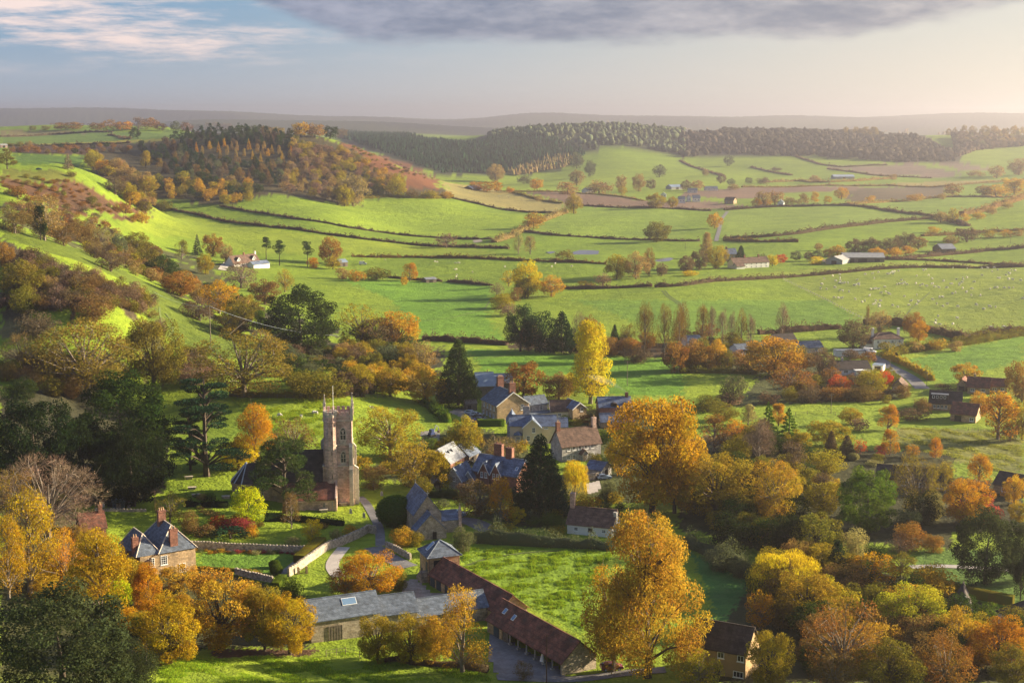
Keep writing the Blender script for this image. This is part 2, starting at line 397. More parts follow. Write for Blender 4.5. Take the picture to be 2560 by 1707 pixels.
# ------------------------------------------------------------------ building kit
def put(name, me, parent=None, loc=None, rot=None):
    o = bpy.data.objects.new(name, me)
    COL.objects.link(o)
    if parent is not None:
        o.parent = parent
    if loc is not None:
        o.location = loc
    if rot is not None:
        o.rotation_euler = rot
    return o
def tag(o, label=None, cat=None, group=None, kind=None):
    for k, v in (('label', label), ('category', cat), ('group', group), ('kind', kind)):
        if v:
            o[k] = v
    return o
def empty(name, loc, rz=0.0, label=None, cat=None, group=None):
    o = put(name, None, None, loc, (0, 0, rz))
    o.empty_display_size = 1.0
    return tag(o, label, cat, group)
class MB:
    """collects simple solids into one mesh"""
    def __init__(self):
        self.v, self.f = [], []
    def add(self, vs, fs):
        o = len(self.v)
        self.v += [tuple(p) for p in vs]
        self.f += [tuple(i + o for i in f) for f in fs]
        return self
    def box(self, x0, y0, z0, x1, y1, z1):
        vs = [(x0, y0, z0), (x1, y0, z0), (x1, y1, z0), (x0, y1, z0), (x0, y0, z1), (x1, y0, z1), (x1, y1, z1), (x0, y1, z1)]
        return self.add(vs, [(0, 3, 2, 1), (4, 5, 6, 7), (0, 1, 5, 4), (1, 2, 6, 5), (2, 3, 7, 6), (3, 0, 4, 7)])
    def prism(self, poly, vec):
        """polygon swept along vec"""
        n = len(poly)
        vs = [tuple(p) for p in poly] + [tuple(a + b for a, b in zip(p, vec)) for p in poly]
        return self.add(vs, [tuple(range(n))[::-1], tuple(range(n, 2 * n))] + [(i, (i + 1) % n, (i + 1) % n + n, i + n) for i in range(n)])
    def cyl(self, cx, cy, z0, z1, r0, r1=None, n=8, rot=0.0):
        r1 = r0 if r1 is None else r1
        vs = []
        for z, r in ((z0, r0), (z1, r1)):
            vs += [(cx + r * math.cos(rot + 2 * math.pi * k / n), cy + r * math.sin(rot + 2 * math.pi * k / n), z) for k in range(n)]
        return self.add(vs, [tuple(range(n))[::-1], tuple(range(n, 2 * n))] + [(i, (i + 1) % n, (i + 1) % n + n, i + n) for i in range(n)])
    def tube(self, path, radii, n=6):
        path = [Vector(p) for p in path]
        o = len(self.v)
        for k, p in enumerate(path):
            t = (path[min(k + 1, len(path) - 1)] - path[max(k - 1, 0)])
            t = t.normalized() if t.length > 1e-9 else Vector((0, 0, 1))
            a = t.cross(Vector((0.31, 0.17, 0.93)) if abs(t.z) < .9 else Vector((1, 0, 0))).normalized()
            b = t.cross(a)
            for j in range(n):
                q = 2 * math.pi * j / n
                self.v.append(tuple(p + (a * math.cos(q) + b * math.sin(q)) * radii[k]))
        for k in range(len(path) - 1):
            for j in range(n):
                self.f.append((o + k * n + j, o + k * n + (j + 1) % n, o + (k + 1) * n + (j + 1) % n, o + (k + 1) * n + j))
        self.f.append(tuple(o + j for j in range(n))[::-1])
        self.f.append(tuple(o + (len(path) - 1) * n + j for j in range(n)))
        return self
    def mesh(self, name, mat=None, smooth=False):
        me = bpy.data.meshes.new(name)
        me.from_pydata(self.v, [], self.f)
        if smooth:
            me.polygons.foreach_set('use_smooth', [True] * len(me.polygons))
        me.update()
        if mat:
            me.materials.append(mat)
        return me
    def build(self, name, mat, parent=None, smooth=False, loc=None, rot=None):
        import bmesh
        me = self.mesh(name, mat, smooth)
        bm = bmesh.new(); bm.from_mesh(me)
        bmesh.ops.recalc_face_normals(bm, faces=bm.faces)
        bm.to_mesh(me); bm.free()
        return put(name, me, parent, loc, rot)

# ------------------------------------------------------------------ materials
def surf(name, c, rough=.85, var=.35, scale=.6, c2=None, course=0.0, bump=.2, metal=0.0, spec=.3, patch=None):
    """weathered surface: two noise scales of tint, optional second colour in patches, optional courses"""
    m, N = mk_mat(name)
    ob = N.n('ShaderNodeTexCoord').outputs['Object']
    a = N.noise(ob, scale, 5, .6)
    b = N.noise(ob, scale * 6, 4, .65)
    v = N.math('ADD', N.math('MULTIPLY', a, .6), N.math('MULTIPLY', b, .4))
    f = N.ramp(v, .36, .64)
    lo = tuple(x * (1 - var) for x in c); hi = tuple(min(1, x * (1 + var)) for x in c)
    col = N.mix(f, lo, hi)
    if c2 is not None:
        pn = N.noise(ob, scale * 1.7, 6, .7)
        col = N.mix(N.math('MULTIPLY', N.ramp(pn, patch[0], patch[1]), patch[2]) if patch else N.ramp(pn, .52, .7), col, c2)
    h = b
    if course > 0:
        sx = N.n('ShaderNodeSeparateXYZ', {0: ob})
        cx = N.n('ShaderNodeCombineXYZ', {0: N.math('ADD', sx.outputs[0], sx.outputs[1]), 1: sx.outputs[2], 2: 0.0}).outputs[0]
        br = N.n('ShaderNodeTexBrick', {'Vector': cx, 'Color1': (.72, .72, .72, 1), 'Color2': (1.12, 1.12, 1.12, 1), 'Mortar': (.6, .6, .6, 1), 'Scale': 1.0,
                                        'Mortar Size': course * .06, 'Brick Width': course * 1.9, 'Row Height': course}, offset=.5)
        col = N.mix(1.0, col, br.outputs['Color'], 'MULTIPLY')
        h = N.math('ADD', b, N.math('MULTIPLY', br.outputs['Fac'], -.6))
    bp = N.n('ShaderNodeBump', {'Height': h, 'Strength': bump, 'Distance': .12})
    s = N.n('ShaderNodeBsdfPrincipled', {'Base Color': col, 'Roughness': rough, 'Metallic': metal, 'Normal': bp.outputs[0], 'Specular IOR Level': spec})
    N.n('ShaderNodeOutputMaterial', {0: s.outputs[0]})
    return m
MT = dict(
    ham=surf('honey_stone', (.44, .31, .175), course=.42, c2=(.36, .32, .26), patch=(.5, .72, .6), scale=.35),
    rubble=surf('rubble_stone', (.37, .31, .24), course=.36, c2=(.40, .30, .18), patch=(.45, .7, .6), scale=.5, var=.45),
    grey=surf('grey_stone', (.42, .40, .38), course=.4, var=.25, c2=(.27, .23, .19), patch=(.5, .75, .5)),
    church=surf('church_stone', (.60, .405, .325), course=.45, var=.35, c2=(.50, .44, .36), patch=(.5, .72, .75), scale=.22),
    churchlight=surf('dressed_stone', (.52, .45, .36), var=.25, c2=(.3, .26, .22), scale=.5),
    brick=surf('red_brick', (.25, .115, .08), course=.3, var=.3),
    slate=surf('slate', (.118, .145, .19), rough=.75, course=.5, var=.38, scale=1.1, c2=(.22, .22, .20), patch=(.52, .75, .5), spec=.25),
    slateb=surf('blue_slate', (.135, .17, .245), rough=.75, course=.5, var=.38, c2=(.15, .15, .15), patch=(.55, .8, .5), spec=.25),
    tile=surf('brown_tile', (.135, .082, .06), course=.45, var=.45, c2=(.16, .13, .09), patch=(.56, .75, .7), scale=.7),
    redtile=surf('red_tile', (.21, .078, .05), course=.5, var=.5, c2=(.10, .065, .05), patch=(.45, .68, .75), scale=.5),
    darktile=surf('dark_tile', (.055, .042, .038), course=.45, var=.4, c2=(.07, .075, .03), patch=(.55, .75, .6)),
    cream=surf('cream_render', (.62, .52, .36), var=.07),
    white=surf('white_render', (.72, .70, .66), var=.06),
    paint=surf('white_paint', (.8, .8, .78), var=.03, rough=.5),
    ochre=surf('ochre_render', (.36, .24, .12), var=.12),
    timber=surf('weathered_timber', (.16, .13, .10), var=.4, scale=2),
    darkwood=surf('dark_timber', (.05, .038, .03), var=.4, scale=2),
    bluedoor=surf('blue_painted_timber', (.035, .06, .085), var=.2, rough=.5),
    metal=surf('blue_grey_sheet_metal', (.20, .26, .34), var=.1, rough=.35, spec=.6),
    whiteroof=surf('pale_slate', (.24, .255, .285), rough=.5, var=.12, course=.5),
    lead=surf('lead', (.36, .41, .47), rough=.4, var=.2),
    fibre=surf('fibre_cement_sheet', (.34, .34, .33), var=.15),
    tarmac=surf('worn_tarmac', (.17, .165, .165), var=.25, scale=.3, c2=(.12, .09, .06), patch=(.5, .75, .6)),
    gravel=surf('gravel', (.31, .26, .21), var=.3, scale=.4, c2=(.2, .18, .10), patch=(.5, .7, .6)),
    drive=surf('pale_drive', (.42, .38, .34), var=.15, scale=.3),
    drystone=surf('dry_stone', (.33, .28, .22), var=.55, scale=1.6, bump=.6),
    pot=surf('clay_pot', (.45, .30, .17), var=.15),
    bark=surf('bark', (.085, .062, .045), var=.4, scale=3.0),
    palebark=surf('pale_bark', (.19, .155, .12), var=.35, scale=3.0),
    wool=surf('wool', (.62, .58, .5), var=.1),
    rust=surf('rusty_steel', (.10, .05, .035), var=.3),
    stoneurn=surf('urn_stone', (.5, .47, .42), var=.2),
    rubber=surf('tyre_rubber', (.02, .02, .02), var=.1),
)
def glassy(name, c, rough=.08):
    m, N = mk_mat(name)
    s = N.n('ShaderNodeBsdfPrincipled', {'Base Color': c + (1,), 'Roughness': rough, 'Specular IOR Level': .6})
    N.n('ShaderNodeOutputMaterial', {0: s.outputs[0]})
    return m
MT['glass'] = glassy('window_glass', (.018, .022, .03))
MT['skylight'] = glassy('skylight_glass', (.16, .26, .40), .12)
MT['leadglass'] = glassy('leaded_glass', (.035, .035, .035), .3)
def paintm(name, c):
    m, N = mk_mat(name)
    s = N.n('ShaderNodeBsdfPrincipled', {'Base Color': c + (1,), 'Roughness': .32, 'Coat Weight': .5, 'Coat Roughness': .1})
    N.n('ShaderNodeOutputMaterial', {0: s.outputs[0]})
    return m
# leaves: one material, the hue of each plant comes from its object colour
def leafmat(name, trans=.42, spread=.42):
    m, N = mk_mat(name)
    oc = N.n('ShaderNodeObjectInfo')
    va = N.n('ShaderNodeAttribute', attribute_name='var')
    sp_ = N.n('ShaderNodeSeparateColor', {0: va.outputs['Color']})
    hs = N.n('ShaderNodeHueSaturation', {'Hue': N.math('ADD', .5, N.math('MULTIPLY', N.math('SUBTRACT', sp_.outputs[0], .5), .055)),
                                         'Saturation': 1.0,
                                         'Value': N.math('ADD', 1.0 - spread, N.math('MULTIPLY', sp_.outputs[1], 2 * spread)), 'Color': oc.outputs['Color']})
    d = N.n('ShaderNodeBsdfDiffuse', {0: hs.outputs[0]})
    t = N.n('ShaderNodeBsdfTranslucent', {0: N.mix(1.0, hs.outputs[0], (1.15, 1.05, .75), 'MULTIPLY')})
    mx = N.n('ShaderNodeMixShader', {0: trans, 1: d.outputs[0], 2: t.outputs[0]})
    N.n('ShaderNodeOutputMaterial', {0: mx.outputs[0]})
    return m
M_leaf = leafmat('leaves')
M_needle = leafmat('needles', .2, .45)
M_twig = leafmat('twigs', .12, .35)

# ------------------------------------------------------------------ trees: unit prototypes (1 high, 1 wide)
def fib(n, jit=0.0, g=None):
    k = np.arange(n) + .5
    ph = np.arccos(1 - 2 * k / n); th = np.pi * (1 + 5 ** .5) * k
    d = np.stack([np.cos(th) * np.sin(ph), np.sin(th) * np.sin(ph), np.cos(ph)], 1)
    if jit:
        d = d + g.normal(0, jit, d.shape); d /= np.linalg.norm(d, axis=1)[:, None]
    return d
def lobes_for(kind, g):
    L = []
    def shell(n, c, ax, f, r0, r1, jit=.25):
        for d in fib(n, jit, g):
            k = f * g.uniform(.8, 1.12)
            r = g.uniform(r0, r1)
            L.append((c[0] + d[0] * ax[0] * k, c[1] + d[1] * ax[1] * k, c[2] + d[2] * ax[2] * k, r, r, r * g.uniform(.75, 1.0)))
    if kind == 'round':
        shell(44, (0, 0, .51), (.5, .5, .49), .80, .085, .145); L.append((0, 0, .5, .3, .3, .32))
    elif kind == 'wide':
        shell(50, (0, 0, .50), (.52, .52, .50), .82, .075, .135); L.append((0, 0, .5, .28, .28, .3))
    elif kind == 'dense':
        shell(80, (0, 0, .5), (.5, .5, .5), .86, .06, .12); L.append((0, 0, .48, .4, .4, .42))
    elif kind == 'oval':
        for k in range(30):
            h = g.uniform(.2, .95); r = .42 * math.sin(min(1, (1.04 - h) / .8) * math.pi * .5) ** .7 * (min(1, (h - .05) / .25))
            a = g.uniform(0, 6.283); q = g.uniform(.1, .13) + .07 * g.random()
            L.append((math.cos(a) * r * .8, math.sin(a) * r * .8, h - .02, q, q, q * .8))
        L.append((0, 0, .5, .2, .2, .3))
    elif kind == 'twotier':
        shell(26, (.0, 0, .74), (.31, .31, .25), .80, .07, .12)
        shell(36, (-.02, 0, .36), (.52, .48, .30), .82, .08, .13)
        shell(6, (0, 0, .55), (.3, .3, .12), .8, .09, .12)
    elif kind == 'poplar':
        for k in range(70):
            h = .14 + .84 * (k + .5) / 70; r = .42 * (1.05 - h) ** .55 * min(1, (h + .12) / .4) * g.uniform(.45, 1.05)
            a = k * 2.399 + g.uniform(-.5, .5); q = g.uniform(.07, .12)
            L.append((math.cos(a) * r, math.sin(a) * r, h, q * 1.2, q * 1.2, q * .75))
    elif kind == 'cone':
        for k in range(46):
            h = (k + .5) / 46; r = .44 * (1 - h) ** .75
            a = k * 2.399 + g.uniform(-.4, .4); q = .05 + .09 * (1 - h)
            L.append((math.cos(a) * r * .8, math.sin(a) * r * .8, .04 + h * .9, q * 1.2, q * 1.2, q * .9))
        for h in (.2, .4, .6, .78):
            L.append((0, 0, h, .28 * (1 - h), .28 * (1 - h), .15))
    elif kind == 'fir':
        for k in range(60):
            h = (k + .5) / 60; r = .5 * (1 - h) ** .9 + .01
            a = k * 2.399 + g.uniform(-.5, .5)
            for q, s in ((.55, .5), (.9, .34)):
                L.append((math.cos(a) * r * q, math.sin(a) * r * q, .06 + h * .92 - .04 * q * (1 - h), .1 * s * 2 * (1.05 - h) + .012, .1 * s * 2 * (1.05 - h) + .012, .022))
    elif kind == 'cedar':
        for k in range(40):
            h = g.uniform(.16, .98); r = .48 * min(1, (1.08 - h) ** .5 * 1.05)
            a = k * 2.399; q = g.uniform(.35, 1.0)
            s = g.uniform(.09, .17)
            L.append((math.cos(a) * r * q, math.sin(a) * r * q, h, s, s, .02))
    elif kind == 'pine':
        for k in range(34):
            h = g.uniform(.22, .97); r = .46 * math.sin(min(1, (1.05 - h) / .62) * math.pi / 2) ** .8
            a = k * 2.399; q = g.uniform(.45, .95); s = g.uniform(.09, .15)
            L.append((math.cos(a) * r * q, math.sin(a) * r * q, h, s, s, s * .5))
    elif kind == 'scots':
        for k in range(15):
            h = g.uniform(.5, .97); r = .42 * (1.1 - h) ** .35
            a = k * 2.399; q = g.uniform(.2, .9); s = g.uniform(.12, .2)
            L.append((math.cos(a) * r * q, math.sin(a) * r * q, h, s, s, s * .42))
    elif kind == 'brush':
        for k in range(16):
            h = g.uniform(.25, .9); r = .3 * min(1, (1.05 - h) * 2)
            a = k * 2.399; s = g.uniform(.14, .2)
            L.append((math.cos(a) * r, math.sin(a) * r, h, s, s, s * 1.1))
    elif kind == 'willow':
        shell(22, (0, 0, .62), (.46, .46, .34), .7, .12, .18)
        for k in range(16):
            a = k * .3927 + g.uniform(-.15, .15)
            L.append((math.cos(a) * .40, math.sin(a) * .40, .33, .11, .11, .27))
    elif kind == 'bush':
        shell(16, (0, 0, .42), (.5, .5, .55), .62, .15, .26); L.append((0, 0, .35, .3, .3, .33))
    elif kind == 'topiary':
        L.append((0, 0, .48, .49, .49, .5))
    elif kind == 'spread':
        for k in range(26):
            a = g.uniform(0, 6.283); r = g.uniform(.1, .4); s = g.uniform(.1, .16)
            L.append((math.cos(a) * r, math.sin(a) * r, .75 - r * .9 + g.uniform(-.12, .12), s, s, .1))
    return L
# kind: (lobes, leaf style, trunk style, leaf factor, size factor)
STYLE = {'round': ('leaf', 1), 'wide': ('leaf', 1), 'oval': ('leaf', 1), 'twotier': ('leaf', 2), 'poplar': ('leaf', 2), 'cone': ('spray', 0), 'fir': ('spray', 0),
         'cedar': ('needle', 3), 'pine': ('needle', 3), 'scots': ('needle', 3), 'brush': ('twig', 2), 'willow': ('hang', 1), 'bush': ('leaf', 0), 'dense': ('leaf', 0), 'topiary': ('leaf', 0), 'spread': ('spray', 0)}
def crown_mesh(kind, n, size, seed, style, twiggy=0.0):
    g = np.random.default_rng(seed)
    L = np.array(lobes_for(kind, g))
    m = len(L)
    wt = (L[:, 3] * L[:, 4]) ** .9 + 1e-4
    li = g.choice(m, n, p=wt / wt.sum())
    d = g.normal(0, 1, (n, 3)); d /= np.linalg.norm(d, axis=1)[:, None]
    rr = np.clip(1 - np.abs(g.normal(0, .17, n)), .1, 1) * g.uniform(.86, 1.14, n)
    if kind == 'topiary':
        rr = np.clip(1 - np.abs(g.normal(0, .05, n)), .8, 1) * g.uniform(.94, 1.05, n)
    p = L[li, :3] + d * L[li, 3:] * rr[:, None]
    ctr = np.array((0, 0, .5))
    out = d + .35 * (p - ctr) / (np.linalg.norm(p - ctr, axis=1)[:, None] + .1)
    out /= np.linalg.norm(out, axis=1)[:, None] + 1e-6
    l = size * g.uniform(.65, 1.35, n); wd = l * g.uniform(.55, .9, n)
    if style == 'leaf':
        nrm = out * .95 + g.normal(0, .5, (n, 3)); ax = g.normal(0, 1, (n, 3))
    elif style == 'needle':
        nrm = g.normal(0, .5, (n, 3)) + np.array((0, 0, .9)); ax = out + np.array((0, 0, .35)) + g.normal(0, .35, (n, 3)); wd = l * .45; l = l * 1.3
    elif style == 'spray':
        rad = p * np.array((1, 1, 0)); ax = rad / (np.linalg.norm(rad, axis=1)[:, None] + .05) + np.array((0, 0, .25)) + g.normal(0, .35, (n, 3)); nrm = g.normal(0, .6, (n, 3)) + out * .5 + np.array((0, 0, .4)); wd = l * .5; l = l * 1.35
    elif style == 'hang':
        nrm = out * np.array((1, 1, .2)) + g.normal(0, .3, (n, 3)); ax = np.tile(np.array((0, 0, -1.0)), (n, 1)) + g.normal(0, .16, (n, 3)) + out * .15; wd = l * .28; l = l * 2.4
    else:   # twig
        ax = out * .8 + np.array((0, 0, .9)) + g.normal(0, .25, (n, 3)); nrm = g.normal(0, 1, (n, 3)); wd = l * .085; l = l * 3.0
    if twiggy > 0:
        tw = g.random(n) < twiggy
        ax[tw] = out[tw] + np.array((0, 0, .3)) + g.normal(0, .3, (tw.sum(), 3)); wd[tw] = size * .12; l[tw] = size * 3.2
    ax /= np.linalg.norm(ax, axis=1)[:, None] + 1e-6
    b = np.cross(nrm, ax); b /= np.linalg.norm(b, axis=1)[:, None] + 1e-6
    c = np.cross(ax, b)
    A = ax * (l * .5)[:, None]; B = b * (wd * .5)[:, None]; C = c * (wd * .18)[:, None]
    V = np.stack([p - A, p + B - A * .1 + C, p + A, p - B - A * .1 + C], 1).reshape(-1, 3)
    V[:, 2] = np.maximum(V[:, 2], .005)
    FF = np.arange(4 * n).reshape(n, 4)
    if kind == 'topiary':      # a clipped plant is closed: a leafy skin over a solid heart
        a_, b_ = np.meshgrid(np.linspace(0, 2 * np.pi, 25), np.linspace(-1.35, 1.5, 13))
        C_ = np.stack([.43 * np.cos(a_) * np.cos(b_), .43 * np.sin(a_) * np.cos(b_), .47 + .45 * np.sin(b_)], -1).reshape(-1, 3)
        I_ = np.arange(25 * 13).reshape(13, 25); Q_ = np.stack([I_[:-1, :-1], I_[:-1, 1:], I_[1:, 1:], I_[1:, :-1]], -1).reshape(-1, 4)
        FF = np.concatenate([FF, Q_ + len(V)]); V = np.concatenate([V, C_]); li = np.concatenate([li, np.zeros(len(Q_), int)]); n = len(FF)
    me = mesh_np('crown', V, FF)
    lob = g.random(m); lob2 = g.random(m)
    var = np.stack([np.clip(.6 * lob[li] + .4 * g.random(n), 0, 1), np.clip(.5 * lob2[li] + .5 * g.random(n), 0, 1), g.random(n), np.ones(n)], 1)
    a = me.attributes.new('var', 'FLOAT_COLOR', 'FACE')
    a.data.foreach_set('color', var.astype(np.float32).ravel())
    return me, L
def trunk_mesh(kind, L, seed, style, detail):
    g = np.random.default_rng(seed + 99)
    mb = MB()
    ts = STYLE[kind][1]
    r = .028 if kind not in ('brush', 'poplar', 'oval') else .03
    top = {'fir': .97, 'cone': .9, 'cedar': .95, 'pine': .93, 'poplar': .93, 'brush': .9, 'scots': .8, 'oval': .85}.get(kind, .62)
    if kind in ('bush', 'spread', 'topiary'):
        top = .5
    bend = [(0, 0, -.06), (g.normal(0, .006), g.normal(0, .006), .12 * top / .6), (g.normal(0, .012), g.normal(0, .012), .5 * top), (g.normal(0, .02), g.normal(0, .02), top)]
    mb.tube(bend, [r * 1.5, r, r * .72, r * .2], 6)
    def on(h):
        h = min(max(h, 0), top)
        for a, b in zip(bend, bend[1:]):
            if a[2] <= h <= b[2]:
                t = (h - a[2]) / (b[2] - a[2]); return tuple(a[i] + (b[i] - a[i]) * t for i in range(3))
        return bend[-1]
    if ts or (detail and kind not in ('dense', 'topiary')):
        for k, lo in enumerate(L[: 40 if detail else 14]):
            rad = math.hypot(lo[0], lo[1])
            h0 = max(.1, lo[2] - rad * (.25 if ts == 3 else .75) - .05) if kind not in ('round', 'wide', 'bush', 'willow') else g.uniform(.14, .38)
            a = on(min(h0, top * .95)); b = tuple(lo[:3])
            mid = tuple(a[i] + (b[i] - a[i]) * .5 + (g.normal(0, .02) if i < 2 else .03) for i in range(3))
            rr = r * .42
            mb.tube([a, mid, b], [rr, rr * .6, rr * .18], 4)
            if detail:
                for q in range(3):
                    e = tuple(b[i] + g.normal(0, 1) * lo[3 + i] * .75 for i in range(3))
                    mb.tube([mid if q == 0 else b, e], [rr * .3, rr * .06], 3)
    return mb.mesh('trunk')
PROTO = {}
LOD = {0: (1400, .062, 2), 1: (6000, .033, 3), 2: (17000, .0205, 3), 3: (40000, .0138, 2)}
DENS = {'cone': 1.5, 'fir': 1.2, 'topiary': 1.6, 'willow': .8, 'brush': .8, 'cedar': 1.1, 'pine': 1.1, 'scots': .8, 'spread': .8, 'bush': .9, 'dense': 1.35}
SPARSE = {'': (1, 0), 's': (.42, .35), 'b': (.62, .97), 'h': (.7, .18)}     # full, sparse, bare, half bare
def proto(kind, sp, lod, k):
    key = (kind, sp, lod, k)
    if key not in PROTO:
        n, size, _ = LOD[lod]
        f, tw = SPARSE[sp]
        seed = sum(ord(c) for c in kind) * 7 + k * 131 + lod * 17
        n = int(n * f * DENS.get(kind, 1.0))
        me, L = crown_mesh(kind, n, size * {'needle': .9, 'twig': 1.1}.get(STYLE[kind][0], 1), seed, STYLE[kind][0], tw)
        me.materials.append({'needle': M_needle, 'spray': M_needle, 'twig': M_twig}.get(STYLE[kind][0], M_leaf) if sp != 'b' else M_twig)
        tr = trunk_mesh(kind, L, seed, STYLE[kind][0], lod >= 2 or sp in ('s', 'b', 'h'))
        tr.materials.append(MT['palebark'] if sp in ('s', 'b', 'h') or kind == 'poplar' else MT['bark'])
        one = None
        if lod == 0:      # far away: one mesh with both
            one = me
        PROTO[key] = (me, tr)
    return PROTO[key]
CO = dict(gold=(.40, .265, .014), yellow=(.52, .42, .018), orange=(.44, .23, .016), rust=(.25, .135, .03), ridge=(.075, .062, .045), limey=(.44, .42, .03), brown=(.18, .12, .04), tan=(.29, .21, .08), olive=(.165, .15, .022),  # ridge: wood colour darkened to stand in for cloud shade
          green=(.085, .135, .016), deep=(.034, .056, .013), yew=(.016, .027, .009), fir=(.02, .05, .021), cedar=(.022, .056, .028), pine=(.05, .085, .022), lime=(.44, .52, .012), red=(.44, .075, .022), crimson=(.28, .05, .05),
          mauve=(.21, .14, .10), grey=(.105, .125, .066), holm=(.045, .06, .025), golive=(.30, .24, .022), larch=(.42, .265, .028), oak=(.20, .16, .03), bright=(.085, .175, .010), pale=(.29, .27, .11), dusk=(.125, .09, .058))
def colour(key):
    c = CO[key]
    j = rng.uniform(.94, 1.06, 3) * rng.uniform(.92, 1.08)
    return (c[0] * j[0], c[1] * j[1], c[2] * j[2], 1.0)
def size_at(p, px):
    return px * (p.y * CP + (CAMH - p.z) * SP) / FPX
FOOT = []
def clear_of_houses(p, m=1.5):
    for (x, y, a, x0, x1, y0, y1) in FOOT:
        dx, dy = p.x - x, p.y - y
        u, v = dx * math.cos(a) + dy * math.sin(a), -dx * math.sin(a) + dy * math.cos(a)
        if x0 - m < u < x1 + m and y0 - m < v < y1 + m:
            return False
    return True
def plant(name, kind, loc, h, wdt, col, label, cat, group=None, sp='', px=60, seed=None):
    """a tree or bush as a thing; px is how many photo pixels tall it shows and sets its detail"""
    lod = 0 if px < 42 else 1 if px < 120 else 2 if px < 330 else 3
    k = (seed if seed is not None else int(rng.integers(0, 1000))) % (3 if lod < 3 else 2)
    me, tr = proto(kind, sp, lod, k)
    rz = float(rng.uniform(0, 6.283))
    cc = colour(col)
    if lod == 0 and px < 30:
        o = put(name, me, None, loc, (0, 0, rz)); o.scale = (wdt, wdt, h); o.color = cc
        return tag(o, label, cat, group)
    r = empty(name, loc, rz, label, cat, group)
    r.scale = (wdt, wdt, h)
    put('trunk' if kind not in ('bush', 'spread', 'topiary') else 'stem', tr, r)
    c = put('crown' if kind not in ('bush', 'spread', 'topiary') else 'foliage', me, r)
    c.color = cc
    return r
